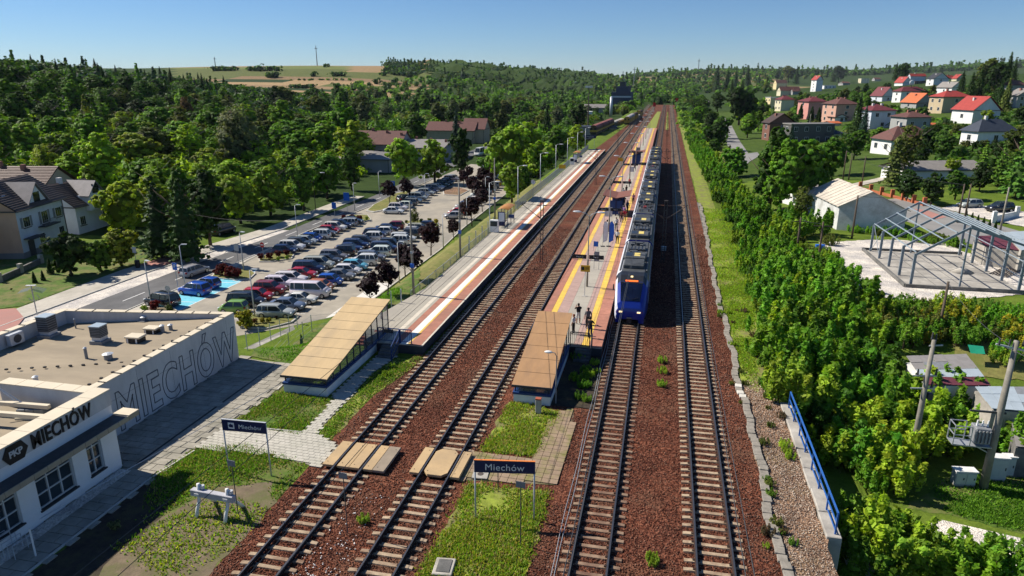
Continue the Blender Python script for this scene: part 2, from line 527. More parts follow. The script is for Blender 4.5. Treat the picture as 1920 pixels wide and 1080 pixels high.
def ballast_mat(name,c1,c2,c3,patch=None):
 m,t,out=nt(name)
 pos=wpos(t)
 v=N(t,'ShaderNodeTexVoronoi',Scale=11.0);t.links.new(pos,v.inputs['Vector'])
 col=ramp(t,v.outputs['Color'],[(0.1,c1),(0.5,c2),(0.92,c3)])
 pz=ramp(t,noise(t,0.45,5,0.65,pos),[(0.33,(0.62,0.60,0.62)),(0.68,(1.2,1.12,1.02))])
 col=mixc(t,1.0,col,pz,'MULTIPLY')
 if patch:
  f=ramp(t,noise(t,0.16,5,0.7,pos),[(0.52,g3(0)),(0.66,g3(0.75))])
  col=mixc(t,f,col,patch)
 b_=N(t,'ShaderNodeBsdfPrincipled',Roughness=0.95);b_.inputs['Specular IOR Level'].default_value=0.15
 t.links.new(col,b_.inputs['Base Color'])
 bn=N(t,'ShaderNodeBump',Strength=0.9,Distance=0.06)
 t.links.new(v.outputs['Distance'],bn.inputs['Height']);t.links.new(bn.outputs[0],b_.inputs['Normal'])
 t.links.new(b_.outputs[0],out.inputs[0])
 return m
M['ballast']=ballast_mat('ballast',(0.045,0.015,0.010),(0.13,0.045,0.026),(0.25,0.105,0.065),(0.16,0.085,0.052))
M['gravel_tan']=ballast_mat('brown_gravel',(0.12,0.07,0.045),(0.27,0.17,0.11),(0.45,0.32,0.23),(0.22,0.17,0.09))
M['gravel_white']=ballast_mat('white_gravel',(0.52,0.50,0.46),(0.70,0.68,0.63),(0.84,0.82,0.78))
M['gravel_white'].node_tree.nodes
M['asphalt']=mat('asphalt',(0.14,0.138,0.138),0.92,var=0.15,scale=0.6,c2=(0.10,0.099,0.10),scale2=0.14,bump=0.25,bscale=30)
M['asphalt_old']=mat('old_asphalt',(0.27,0.26,0.245),0.92,var=0.12,scale=0.6,c2=(0.20,0.195,0.19),scale2=0.15,bump=0.2,bscale=30)
M['lot']=mat('lot_paving',(0.36,0.32,0.255),0.9,var=0.14,scale=0.5,c2=(0.26,0.24,0.205),scale2=0.11,bump=0.15,bscale=20)
M['paving']=mat('paving',(0.48,0.44,0.37),0.9,var=0.12,scale=1.5,c2=(0.38,0.35,0.29),scale2=0.3,bump=0.15)
M['paving_red']=mat('red_paving',(0.42,0.20,0.165),0.9,var=0.12,scale=1.2,c2=(0.36,0.19,0.16),scale2=0.3)
M['dirt']=mat('dirt',(0.17,0.13,0.085),0.98,var=0.3,scale=1.6,c2=(0.12,0.125,0.045),scale2=0.6,bump=0.5)
M['dirt_shade']=mat('shaded_soil',(0.045,0.034,0.026),0.98,var=0.4,scale=3,c2=(0.07,0.06,0.03),scale2=1,bump=0.5)  # darker copy of the dirt, with shade put into its colour
M['lawn']=mat('lawn',(0.075,0.135,0.014),0.95,var=0.35,scale=2.5,c2=(0.19,0.165,0.06),scale2=0.5,bump=0.6,bscale=14)
M['lawn_dry']=mat('dry_lawn',(0.20,0.185,0.055),0.95,var=0.28,scale=2.2,c2=(0.125,0.15,0.03),scale2=0.5,bump=0.6,bscale=14)
M['weeds']=mat('weedy_verge',(0.23,0.28,0.035),0.95,var=0.35,scale=2.5,c2=(0.19,0.155,0.075),scale2=0.6,bump=0.6,bscale=12)
M['paint_white']=mat('road_paint',(0.74,0.73,0.70),0.8,var=0.1,scale=4)
M['paint_cyan']=mat('bay_paint',(0.16,0.53,0.66),0.85,var=0.14,scale=2.5)
M['p_white0']=mat('pale_paving',(0.66,0.63,0.57),0.9,var=0.08,scale=1.5)
M['kerb']=mat('kerb',(0.50,0.48,0.43),0.9,var=0.15,scale=3)
BL=[(-17.3,12),(-17.3,28),(-17.5,33),(-17.4,37.5),(-16.2,43.2),(-16.2,200),(-20.5,204),(-19,260),(-15.5,420),(-12,620),(6.0,620),(5.9,60),(5.9,12)]
sheet('ballast_bed',BL,0.0,M['ballast'],z=0.01)
sheet('gravel_verge',[(5.9,12),(8.1,12),(8.2,41.5),(7.0,46),(5.9,47)],0.0,M['gravel_tan'],z=0.014)
sheet('grass_verge',[(5.95,44.5),(7.0,43.2),(8.6,50),(9.9,60),(10.8,72),(11.3,100),(10.2,150),(9.3,232),(8.0,400),(6.1,400),(6.1,120),(5.95,80)],0.03,M['weeds'],z=None,step=8)
sheet('weedy_verge',[(-8.9,16),(-4.6,16),(-4.5,29.2),(-8.6,29.0)],0.0,M['weeds'],z=0.030)
sheet('weedy_verge',[(-8.9,32.2),(-5.8,32.3),(-5.2,37.6),(-7.3,38.4),(-8.6,38.4)],0.0,M['weeds'],z=0.031)
sheet('weedy_verge',[(-8.6,304),(-4.1,304),(-3.9,480),(-6.2,480)],0.0,M['weeds'],z=0.032)
sheet('weedy_verge',[(-.1,300),(1.1,300),(1.0,480),(.2,480)],0.0,M['weeds'],z=0.033)
sheet('shaded_soil',[(-6.0,38.5),(-3.3,38.5),(-3.2,47),(-6.0,47)],0.0,M['dirt_shade'],z=0.028)  # soil beside the stair canopy, the canopy's shade put into its colour
sheet('lawn',[(-21.9,30.0),(-17.6,28.8),(-17.3,25.5),(-17.4,12),(-24.6,12),(-24.7,26.0),(-24.3,29.0)],0.0,M['lawn'],z=0.020)
sheet('dirt',[(-20.8,26.0),(-18.4,27.0),(-17.25,25.5),(-17.3,12),(-22.5,12),(-22.6,21)],0.0,M['dirt'],z=0.024)
sheet('lawn',[(-24.3,31.9),(-19.3,31.5),(-19.6,36.3),(-23.6,36.6),(-23.9,40)],0.0,M['lawn'],z=0.020)
sheet('lawn',[(-18.6,32.0),(-17.5,31.2),(-17.5,37.5),(-16.4,43.0),(-18.3,43.6),(-18.8,40.5)],0.0,M['weeds'],z=0.020)
sheet('lawn',[(-28.9,41.6),(-24.0,40.6),(-23.5,44),(-22.3,47),(-22.2,54),(-23.6,64),(-26,70),(-32.0,69.5),(-34.0,63.5),(-34.2,56),(-33,50.5)],0.05,M['lawn'],z=None,step=1.0)
sheet('lawn',[(-24.2,12),(-24.7,25.9),(-22.0,24.8),(-21.5,12)],0.0,M['dirt_shade'],z=0.025)  # dirt strip before the station, building shadow painted into its colour
sheet('lawn',[(-31.9,69.5),(-26,70),(-22.3,60),(-22.0,90),(-22.0,135),(-32.0,150),(-31.6,110)],0.06,M['lawn_dry'],z=None,step=1.0)
sheet('car_park',[(-57.2,57.5),(-41,56.5),(-37.2,60.2),(-34.2,64),(-32.3,70),(-32.3,96),(-33.4,112),(-34.6,150),(-38,196),(-58,205),(-58.5,150),(-58.2,110)],0.0,M['lot'],z=-4.985)
sheet('street',[(-63.3,44),(-57.4,44),(-57.3,60),(-58.6,104),(-57.8,140),(-58.8,175),(-64,225),(-66,330),(-71,330),(-69,225),(-64.5,178),(-62.6,140),(-62.0,104),(-63.3,76)],0.0,M['asphalt'],z=-4.975)
sheet('pavement',[(-66.2,44),(-63.3,44),(-63.3,76),(-62.0,104),(-63.4,104),(-66.3,76)],0.0,M['gravel_white'],z=-4.980)
o=sheet('pavement',[(-69.4,50),(-66.35,50),(-66.4,76),(-63.5,104),(-64.4,140),(-67.4,140),(-66.8,104),(-70.6,76)],0.0,M['paving'],z=-4.90)
sheet('pavement',[(-74,44),(-63.4,44),(-63.4,52.5),(-66.2,56.5),(-70,59),(-74,57)],0.0,M['paving_red'],z=-4.88)
sheet('pavement',[(-70.4,78),(-66.5,78),(-65.9,86),(-69.6,86)],0.0,M['paving_red'],z=-4.87)
sheet('lawn',[(-96,52),(-74,57),(-70.2,60),(-70.7,76),(-72,86),(-96,90)],0.05,M['lawn'],z=None,step=2)
sheet('pavement',[(-57.3,57),(-55.9,57),(-55.6,76),(-57.0,84),(-58.3,104),(-58.4,104),(-57.5,76)],0.0,M['paving'],z=-4.93)
kb=MB()
def kerb(pts,w=0.16,z0=-5.02,z1=-4.86):
 for a,b_ in zip(pts[:-1],pts[1:]):
  kb.beam((a[0],a[1],(z0+z1)/2),(b_[0],b_[1],(z0+z1)/2),w,z1-z0)
kerb([(-66.3,50),(-66.35,76),(-63.45,104),(-64.3,140)])
kerb([(-32.2,69.5),(-32.2,96),(-33.3,112),(-34.4,150),(-37.9,196)])
kerb([(-57.3,57),(-57.4,76),(-58.4,104),(-57.7,140),(-58.7,175)])
tag(kb.build('kerb',M['kerb']),kind='structure')
dm=MB()
for y in np.arange(46,175,9.0):
 x=np.interp(y,[44,76,104,140,175],[-60.4,-60.4,-60.3,-60.2,-61.7])
 dm.box(x-0.07,x+0.07,y,y+3.6,-4.972,-4.968)
tag(dm.build('lane_marking',M['paint_white']),kind='structure')
by=MB()
bay=[(-57.0,60.6),(-51.6,60.6),(-51.6,84.0),(-57.0,79.0)]
sheet('disabled_bay',[(-56.9,60.5),(-51.7,61.5),(-51.7,74.0),(-52.8,79.5),(-56.9,76.0)],0.0,M['paint_cyan'],z=-4.979)
for y in(61.0,64.9,69.0,73.0):
 by.beam((-56.8,y,-4.973),(-51.7,y+0.6,-4.973),0.12,0.006)
by.beam((-51.7,61.5,-4.973),(-51.7,74.0,-4.973),0.12,0.006);by.beam((-51.7,74.0,-4.973),(-52.8,79.5,-4.973),0.12,0.006)
by.beam((-56.9,76.0,-4.973),(-51.7,74.0,-4.972),0.12,0.006);by.beam((-56.9,76.0,-4.974),(-52.8,79.5,-4.974),0.12,0.006)
for k in range(5):
 by.beam((-56.5+k*1.0,73.8+0.2*k,-4.973),(-55.9+k*0.9,76.2+k*0.6,-4.973),0.08,0.005)
tag(by.build('bay_marking',M['paint_white']),kind='structure')
bl=MB()
for y in np.arange(88.6,112,2.3):bl.beam((-56.6,y,-4.975),(-51.5,y+0.4,-4.975),0.1,0.005)
for y in np.arange(61,111,2.5):bl.beam((-47.2,y,-4.975),(-37.4,y+0.9,-4.975),0.1,0.005)
tag(bl.build('bay_marking',M['paint_white']),kind='structure')
sheet('pavement',[(-34.6,63.6),(-34.2,64),(-32.4,70),(-32.4,77.5),(-34.6,77.5)],0,M['p_white0'],z=-4.981)
sheet('gravel_yard',[P(1535,455),P(1640,450),P(1760,452),P(1800,470),P(1925,512),P(1960,560),P(1925,552),P(1830,560),P(1700,566),P(1640,560),P(1590,520),P(1560,490)],0.05,M['gravel_white'],z=None,step=2)
sheet('street',[P(1655,375),P(1700,372),P(1960,448),P(1960,500),P(1800,452),P(1690,412)],0.04,M['asphalt_old'],z=None,step=3)
sheet('pavement',[P(1712,392),P(1740,396),P(1775,408),P(1752,412)],0.06,M['paving_red'],z=None,step=3)
sheet('gravel_yard',[P(1765,392),P(1800,384),P(1930,402),P(1930,428),P(1850,412)],0.08,M['gravel_white'],z=None,step=3)
sheet('track_road',[PT(1372,315)[:2],PT(1388,328)[:2],PT(1404,305)[:2],PT(1425,292)[:2],PT(1420,286)[:2],PT(1403,288)[:2],PT(1385,262)[:2],PT(1372,236)[:2],PT(1362,222)[:2],PT(1345,222)[:2],PT(1352,240)[:2],PT(1362,268)[:2],PT(1371,290)[:2]],0.08,M['asphalt_old'],z=None,step=3)
sheet('dirt',[PT(1330,262)[:2],PT(1346,258)[:2],PT(1356,285)[:2],PT(1362,318)[:2],PT(1344,325)[:2],PT(1332,290)[:2]],0.1,M['lawn_dry'],z=None,step=3)
sheet('track_road',[PT(1313,213)[:2],PT(1327,213)[:2],PT(1330,188)[:2],PT(1318,188)[:2]],0.3,M['asphalt_old'],z=None,step=8)
sheet('gravel_path',[P(1735,985,-3),P(1765,975,-3),P(1960,1020,-3),P(1960,1110,-3),P(1850,1070,-3),P(1770,1030,-3)],0.0,M['gravel_white'],z=-2.985)
sheet('lawn',[P(1740,925,-3),P(1790,880,-3),P(1960,900,-3),P(1960,1010,-3),P(1765,962,-3),P(1690,955,-3)],0.0,M['lawn'],z=-2.99)
sheet('lawn',[(23,54),(34,54),(34,60),(24,60)],0.05,M['lawn_dry'],z=None,step=2)
sheet('lawn',[P(1600,352),P(1690,340),P(1700,356),P(1610,366)],0.1,M['lawn'],z=None,step=3)
sheet('gravel_path',[P(1595,346),P(1700,332),P(1700,337),P(1597,352)],0.12,M['paving'],z=None,step=3)
sheet('dirt',[P(1470,455),P(1540,470),P(1545,500),P(1520,560),P(1490,500)],0.05,M['dirt'],z=None,step=2)
# loose stones on the ballast (nobody could count them)
def stones(name,n,area,size,cols,z0,seed,m,ykeep=None):
 r=np.random.default_rng(seed)
 x=[];y=[]
 while len(x)<n:
  X=r.uniform(area[0],area[1],n);Y=area[2]+(area[3]-area[2])*r.random(n)**1.6
  ok=np.ones(n,bool)
  if ykeep is not None:ok=ykeep(X,Y)
  x+=list(X[ok]);y+=list(Y[ok])
 x=np.array(x[:n]);y=np.array(y[:n])
 base=np.array([(1,0,0),(-1,0,0),(0,1,0),(0,-1,0),(0,0,1),(0,0,-1)],float)
 Fo=np.array([(0,2,4),(2,1,4),(1,3,4),(3,0,4),(2,0,5),(1,2,5),(3,1,5),(0,3,5)])
 s=r.uniform(0.6,1.25,n)*size*(1+(y-area[2])/90)
 v=base[None]*r.uniform(0.55,1.2,(n,6,1))*s[:,None,None]
 q=r.normal(size=(n,4));q/=np.linalg.norm(q,axis=1)[:,None]
 w_,a,b_,c=q.T
 Rm=np.stack([1-2*(b_*b_+c*c),2*(a*b_-c*w_),2*(a*c+b_*w_),2*(a*b_+c*w_),1-2*(a*a+c*c),2*(b_*c-a*w_),2*(a*c-b_*w_),2*(b_*c+a*w_),1-2*(a*a+b_*b_)],1).reshape(n,3,3)
 v=np.einsum('nij,nkj->nki',Rm,v)
 v+=np.stack([x,y,z0+s*0.3],1)[:,None,:]
 Fa=(Fo[None]+(np.arange(n)*6)[:,None,None]).reshape(-1,3)
 cc=np.array(cols)[r.integers(0,len(cols),n)]*r.uniform(0.7,1.35,(n,1))
 f=np.sin(x*1.3+2*np.sin(y*.21))*np.sin(y*.37+np.sin(x*.9))+.6*np.sin(x*3.1-y*.8)*np.sin(y*1.1)
 dk=np.ones(n)
 for xc in(-15.08,-10.45,-1.98,3.15):dk=np.where(np.abs(x-xc)<.5+.12*np.sin(y*.5+xc),.66,dk)
 cc=cc*((1+.24*f)*dk)[:,None];gm=np.clip(.25+.5*np.sin(x*.8+y*.13+1.5*np.sin(y*.11)),0,.55)[:,None]*(r.random((n,1))<.5)
 cc=cc*(1-gm)+cc.mean(1)[:,None]*np.array([1.15,.95,.8])*gm
 return tag(link(name,np_mesh(name,v.reshape(-1,3),Fa,m,np.repeat(cc,8,0))),kind='stuff')
def stone_mat():
 m,t,out=nt('stones')
 at=N(t,'ShaderNodeAttribute',attribute_name='tint')
 b_=N(t,'ShaderNodeBsdfPrincipled',Roughness=0.9);b_.inputs['Specular IOR Level'].default_value=0.2
 t.links.new(at.outputs['Color'],b_.inputs['Base Color']);t.links.new(b_.outputs[0],out.inputs[0])
 return m
M['stone']=stone_mat()
RUST=[(0.115,0.036,0.021),(0.155,0.052,0.03),(0.07,0.023,0.015),(0.21,0.085,0.05),(0.27,0.14,0.09)]
TR=(-15.08,-10.45,-1.98,3.15)
def clear_area(X,Y):
 ok=~((X>-9.3)&(X<-3.4)&(Y>38.3))
 ok&=~((X>-8.9)&(X<-4.5)&(Y<38.5)&((Y<29.2)|(Y>32)))
 ok&=~((X>-16.5)&(X<-3.6)&(Y>28.4)&(Y<31.9)&((X<-12.9)|(X>-11.9)))
 ok&=(X>-17.2-0*Y)
 return ok
stones('ballast_stones',88000,(-17.2,5.8,18.5,92),0.036,RUST,0.02,3,M['stone'],clear_area)
stones('gravel_stones',11000,(5.9,8.05,22,45),0.036,[(0.30,0.19,0.13),(0.42,0.31,0.23),(0.20,0.13,0.09),(0.5,0.42,0.33)],0.02,4,M['stone'])
stones('white_stones',130,(-14.0,-12.0,21,27.5),0.045,[(0.7,0.68,0.64)],0.04,5,M['stone'])
# tracks
SL=0.6
def sleeper_mesh():
 b_=MB()
 xs=[-1.28,-0.95,-0.42,0.42,0.95,1.28];zs=[0.085,0.115,0.075,0.075,0.115,0.085]
 for x0,x1,z0,z1 in zip(xs[:-1],xs[1:],zs[:-1],zs[1:]):
  b_.add([(x0,-.13,-.06),(x1,-.13,-.06),(x1,.13,-.06),(x0,.13,-.06),(x0,-.095,z0),(x1,-.095,z1),(x1,.095,z1),(x0,.095,z0)],[(0,1,5,4),(3,7,6,2),(4,5,6,7)])
 b_.add([(-1.28,-.13,-.06),(-1.28,.13,-.06),(-1.28,.095,.085),(-1.28,-.095,.085)],[(0,3,2,1)])
 b_.add([(1.28,-.13,-.06),(1.28,.13,-.06),(1.28,.095,.085),(1.28,-.095,.085)],[(0,1,2,3)])
 return b_
def rail_strip(x,y0,y1,step):
 b_=MB()
 prof=[(-0.075,0.10),(0.075,0.10),(0.075,0.125),(0.016,0.14),(0.016,0.235),(0.036,0.245),(0.036,0.285),(-0.036,0.285),(-0.036,0.245),(-0.016,0.235),(-0.016,0.14),(-0.075,0.125)]
 n=len(prof);vs=[]
 ys=list(np.arange(y0,y1,step))+[y1]
 for y in ys:
  for px,pz in prof:vs.append((x+px,y,pz))
 for i in range(len(ys)-1):
  for j in range(n):
   j2=(j+1)%n
   b_.add([],[])
   b_.f.append((i*n+j,i*n+j2,(i+1)*n+j2,(i+1)*n+j));b_.m.append(1 if j==6 else 0)
 b_.v=vs
 return b_
sm1=sleeper_mesh().mesh('sleeper',M['sleeper'],fix=False);sm2=sleeper_mesh().mesh('sleeper_rusty',M['sleeper_rusty'],fix=False)
TLAB=['leftmost rail track, running along the side platform','second rail track from the left, left of the island platform','rail track right of the island platform with the blue train standing on it','rightmost rail track beside the grass verge, with pale sleepers']
Y0=[17.0,17.0,17.0,17.0]
for k,xc in enumerate(TR):
 root=empty('rail_track',(xc,17,0),label=TLAB[k],cat='railway track',group='parallel railway tracks')
 sm=sm1 if k in(0,1,3)else sm2
 if k==1:sm=sm1
 far=MB()
 for i in range(1000):
  y=i*SL
  ya=17+y
  if k in(0,1)and 28.7<ya<31.5:continue
  if k==2 and 62<ya<170 and False:continue
  if i<298:
   o=link('sleeper',sm,root,(rng.uniform(-.02,.02),y+rng.uniform(-.03,.03),rng.uniform(-.012,.006)),rng.uniform(-.015,.015))
  else:
   far.box(-1.28,1.28,y-.11,y+.11,-0.02,0.09)
 o=far.build('sleeper_run',M['sleeper']if k!=2 else M['sleeper_rusty'],root,fix=False);o['kind']='stuff'
 for s in(-0.7525,0.7525):
  rail_strip(s,-6,600,20).build('rail',[M['rail'],M['railtop']],root)
 cl=MB()
 for i in range(150):
  for s in(-0.7525,0.7525):
   for e in(-.115,.115):
    cl.box(s+e-.045,s+e+.045,i*SL-.05,i*SL+.05,.10,.145)
 o=cl.build('rail_clip',M['rail'],root,fix=False);o['kind']='stuff'
cab=empty('low_contact_wire',(-3.2,17,0),label='pair of thin pale cables lying beside the left rail of the track with the train',cat='cable')  # stands for the overhead contact wire, drawn low beside the rail
for dx in(-0.28,-0.12):
 cb=MB();pts=[(dx+0.03*sin(y*0.7+dx*9),y,0.14)for y in np.arange(-6,40,1.0)]
 cb.tube(pts,0.017,4);cb.build('cable',M['steel'],cab)
PZ=0.76
M['p_red']=mat('platform_red',(0.40,0.175,0.12),0.85,var=0.18,scale=1.4,c2=(0.31,0.155,0.11),scale2=0.3,bump=0.1)
M['p_pink']=mat('platform_pink',(0.42,0.285,0.24),0.85,var=0.18,scale=1.4,c2=(0.40,0.27,0.23),scale2=0.3,bump=0.1)
M['p_grey']=mat('platform_grey',(0.40,0.365,0.30),0.88,var=0.12,scale=1.0,c2=(0.34,0.31,0.26),scale2=0.25,bump=0.15)
M['p_cream']=mat('platform_cream',(0.62,0.555,0.45),0.85,var=0.08,scale=1.2)
M['p_white']=mat('platform_white',(0.80,0.77,0.70),0.8,var=0.06,scale=1.5)
M['p_yellow']=mat('platform_yellow',(0.76,0.49,0.085),0.75,var=0.12,scale=1.5,c2=(0.60,0.40,0.12),scale2=0.5)
M['p_edge']=mat('platform_edge_dark',(0.05,0.052,0.06),0.9,var=0.3,scale=2)
def platform(name,label,x0,x1,y0,y1,bands,wallm,group):
 """bands: (x from, x to, material, slab length); every slab its own part"""
 root=empty(name,(0,0,0),label=label,cat='platform',group=group)
 w=MB();w.box(x0+.03,x1-.03,y0+.02,y1,-0.1,PZ-0.09)
 w.box(x0,x1,y0,y1+.02,PZ-0.09,PZ-0.03,1)
 w.build('platform_wall',[wallm,M['concrete']],root)
 for k,(a,b_,mt,ln)in enumerate(bands):
  n=int((y1-y0)/ln);ln=(y1-y0)/n
  me=MB().box(a+.008,b_-.008,.008,ln-.008,PZ-0.03,PZ).mesh('paving_slab',mt,fix=False)
  for i in range(min(n,118)):
   o=link('paving_slab',me,root,(0,y0+i*ln,rng.uniform(-.003,.003)))
  if n>118:
   f=MB()
   for i in range(118,n):f.box(a+.008,b_-.008,y0+i*ln+.008,y0+(i+1)*ln-.008,PZ-0.03,PZ)
   o=f.build('paving_strip',mt,root,fix=False);o['kind']='stuff'
 return root
platform('platform','side platform with grey slabs and red, white and yellow stripes, left of all the tracks',-21.3,-16.6,44.6,200,[(-21.3,-20.45,M['p_grey'],1.5),(-20.45,-19.6,M['p_grey'],1.5),(-19.6,-19.22,M['p_cream'],1.9),(-19.22,-18.95,M['p_grey'],1.9),(-18.95,-18.38,M['p_red'],1.6),(-18.38,-17.78,M['p_white'],1.5),(-17.78,-17.62,M['p_yellow'],1.9),(-17.62,-16.72,M['p_red'],1.4),(-16.72,-16.56,M['p_cream'],1.4)],M['p_edge'],'station platforms')
platform('platform','island platform with red paving and yellow lines, left of the blue train',-9.2,-3.6,47.0,297,[(-9.2,-8.52,M['p_red'],1.5),(-8.52,-8.03,M['p_yellow'],1.9),(-8.03,-7.1,M['p_pink'],1.5),(-7.1,-5.68,M['p_grey'],1.5),(-5.68,-5.1,M['p_pink'],1.5),(-5.1,-4.55,M['p_yellow'],1.9),(-4.55,-3.6,M['p_red'],1.5)],M['p_edge'],'station platforms')
mb=MB();mb.add([(-9.2,297,PZ),(-3.6,297,PZ),(-4.2,303,0.05),(-8.6,303,0.05)],[(0,1,2,3)])
tag(mb.build('platform_ramp',M['p_pink']),kind='structure')
ap=empty('platform_apron',label='grey slab apron widening the near end of the side platform, with thin joints',cat='paved apron')
mb=MB();mb.prism([(-23.0,47.2),(-21.3,45.6),(-21.3,58.5)],0.0,PZ-0.004);mb.build('apron_base',M['concrete'],ap)
for i,(a,b_,c,d)in enumerate([((-22.95,47.3),(-21.33,45.8),(-21.33,49.6),(-22.5,50.2)),((-22.48,50.3),(-21.33,49.7),(-21.33,53.9),(-21.9,54.2)),((-21.88,54.3),(-21.33,54.0),(-21.33,58.2),(-21.36,58.2))]):
 MB().prism([a,b_,c,d],PZ-0.004,PZ+0.002).build('paving_slab',M['p_grey'],ap)
st=empty('platform_steps',label='short concrete steps with dark blue railings at the near end of the side platform',cat='steps')
for i in range(5):
 MB().box(-19.7,-18.5,44.55-0.32*(i+1),44.58-0.32*i,-0.05,PZ-0.15*(i+1)+0.02).build('step',M['concrete_dark'],st)
def railing(root,pts,h=1.05,name='rail_panel',m=None,bars=True,gap=0.14,r=0.028):
 m=m or M['blue_dark']
 for a,b_ in zip(pts[:-1],pts[1:]):
  mb=MB();a=Vector(a);b_=Vector(b_);L=(b_-a).length
  mb.beam(a+Vector((0,0,h)),b_+Vector((0,0,h)),r*2);mb.beam(a+Vector((0,0,.12)),b_+Vector((0,0,.12)),r*1.4)
  mb.beam(a,a+Vector((0,0,h)),r*2.2);mb.beam(b_,b_+Vector((0,0,h)),r*2.2)
  if bars:
   n=int(L/gap)
   for i in range(1,n):
    p=a.lerp(b_,i/n);mb.beam(p+Vector((0,0,.12)),p+Vector((0,0,h)),0.02)
  else:mb.beam(a+Vector((0,0,h/2)),b_+Vector((0,0,h/2)),r*1.4)
  mb.build(name,m,root)
railing(st,[(-20.1,44.75,PZ),(-18.45,44.75,PZ)],1.1)
railing(st,[(-18.4,43.0,0.05),(-18.4,44.7,PZ)],1.1,bars=False);railing(st,[(-18.35,44.75,PZ),(-17.5,44.75,PZ)],1.1)
MB().box(-19.6,-18.9,44.66,44.70,PZ+.75,PZ+1.05).build('sign_panel',M['dark'],st)
s2=empty('platform_steps',label='dark steps with a slatted gate at the near end of the island platform',cat='steps')
for i in range(4):
 MB().box(-5.5,-4.4,46.95-0.32*(i+1),46.98-0.32*i,-0.05,PZ-0.15*(i+1)+0.02).build('step',M['concrete_dark'],s2)
railing(s2,[(-5.9,46.9,PZ),(-4.5,46.9,PZ)],1.1,m=M['dark']);railing(s2,[(-4.3,46.9,PZ),(-4.3,45.6,0.1)],1.1,m=M['dark'],bars=False)
def slab_walk(name,poly,a,b_,base,m,rz=0.0,z=0.03,cap=300,gap=0.012,h=0.05,var=0.004,bond=True):
 """lay a x b_ slabs inside a polygon; the setting piece is their parent"""
 root=empty(name);root['kind']='structure'
 P2=MB().prism(poly,-0.03,z-0.02).build('bedding',base,root)
 me=MB().box(-a/2+gap,a/2-gap,-b_/2+gap,b_/2-gap,0,h).mesh('paving_slab',m,fix=False)
 ca,sa=cos(rz),sin(rz)
 def inside(x,y):
  c=False;n=len(poly);j=n-1
  for i in range(n):
   if(poly[i][1]>y)!=(poly[j][1]>y)and x<(poly[j][0]-poly[i][0])*(y-poly[i][1])/(poly[j][1]-poly[i][1])+poly[i][0]:c=not c
   j=i
  return c
 cx=sum(p[0]for p in poly)/len(poly);cy=sum(p[1]for p in poly)/len(poly)
 cells=[]
 for i in range(-160,160):
  for j in range(-160,160):
   ox=i*a+(0.5*a if(bond and j%2)else 0);oy=j*b_
   x=cx+ox*ca-oy*sa;y=cy+ox*sa+oy*ca
   if inside(x,y):cells.append((hypot(x,y),x,y))
 cells.sort()
 for d,x,y in cells[:cap]:
  link('paving_slab',me,root,(x,y,z-0.02+rng.uniform(-var,var)),rz+rng.uniform(-.006,.006))
 if len(cells)>cap:
  f=MB()
  for d,x,y in cells[cap:]:f.obox((x,y,z-0.02+h/2),(a-2*gap,b_-2*gap,h),rz)
  o=f.build('paving_field',m,root,fix=False);o['kind']='stuff'
 return root
M['slab_old']=mat('old_slabs',(0.36,0.33,0.27),0.92,var=0.22,scale=1.2,c2=(0.24,0.225,0.18),scale2=0.5,bump=0.3,objcol=False)
M['slab_new']=mat('pale_blocks',(0.50,0.47,0.40),0.9,var=0.14,scale=2.0,c2=(0.42,0.40,0.33),scale2=0.4,bump=0.2)
M['bed']=mat('slab_bedding',(0.26,0.24,0.195),0.95,var=0.15,scale=2)
slab_walk('station_pavement',[(-29.5,41.3),(-29.5,28.9),(-26.8,26.6),(-26.8,13),(-24.65,13),(-24.7,26.0),(-24.3,31.6),(-24.0,36.7),(-24.6,40.6)],0.9,0.6,M['bed'],M['slab_old'],z=0.045,cap=290,gap=0.018)
slab_walk('crossing_path',[(-24.4,29.0),(-24.35,31.6),(-18.6,32.05),(-16.75,31.1),(-16.6,28.75),(-20.0,29.3)],0.36,0.26,M['bed'],M['slab_new'],rz=-0.05,z=0.05,cap=290,gap=0.010)
slab_walk('underpass_path',[(-19.4,31.9),(-18.6,31.9),(-18.75,35.1),(-18.9,40.7),(-18.4,43.9),(-19.8,43.9),(-20.0,36.6),(-19.6,36.4)],0.36,0.26,M['bed'],M['slab_new'],z=0.05,cap=240,gap=0.010)
slab_walk('yard_paving',[(-9.15,31.8),(-9.2,29.2),(-4.35,29.8),(-4.1,34),(-4.45,38.1),(-5.4,37.9),(-5.8,34.5),(-5.95,32.0)],0.42,0.42,M['dirt'],mat('brown_slabs',(0.30,0.215,0.145),0.95,var=0.2,scale=1.5,c2=(0.20,0.19,0.06),scale2=0.8,bump=0.3),rz=-0.02,z=0.05,cap=160,gap=0.012,bond=False)
tag(MB().box(-26.35,-26.2,26.9,41.0,0.035,0.078).build('drain_channel',M['black']),kind='structure')
sheet('pebble_strip',[(-26.78,13),(-26.05,13),(-26.1,26.3),(-26.78,26.3)],0,M['gravel_white'],z=0.082)
kb=MB()
for a,b_ in[((-24.25,31.75),(-19.5,31.95)),((-24.6,12.5),(-24.62,26.0)),((-24.6,26),(-24.2,28.8)),((-23.9,36.8),(-24.3,40.7))]:
 kb.beam((a[0],a[1],.05),(b_[0],b_[1],.05),.09,.1)
tag(kb.build('garden_kerb',M['kerb']),kind='structure')
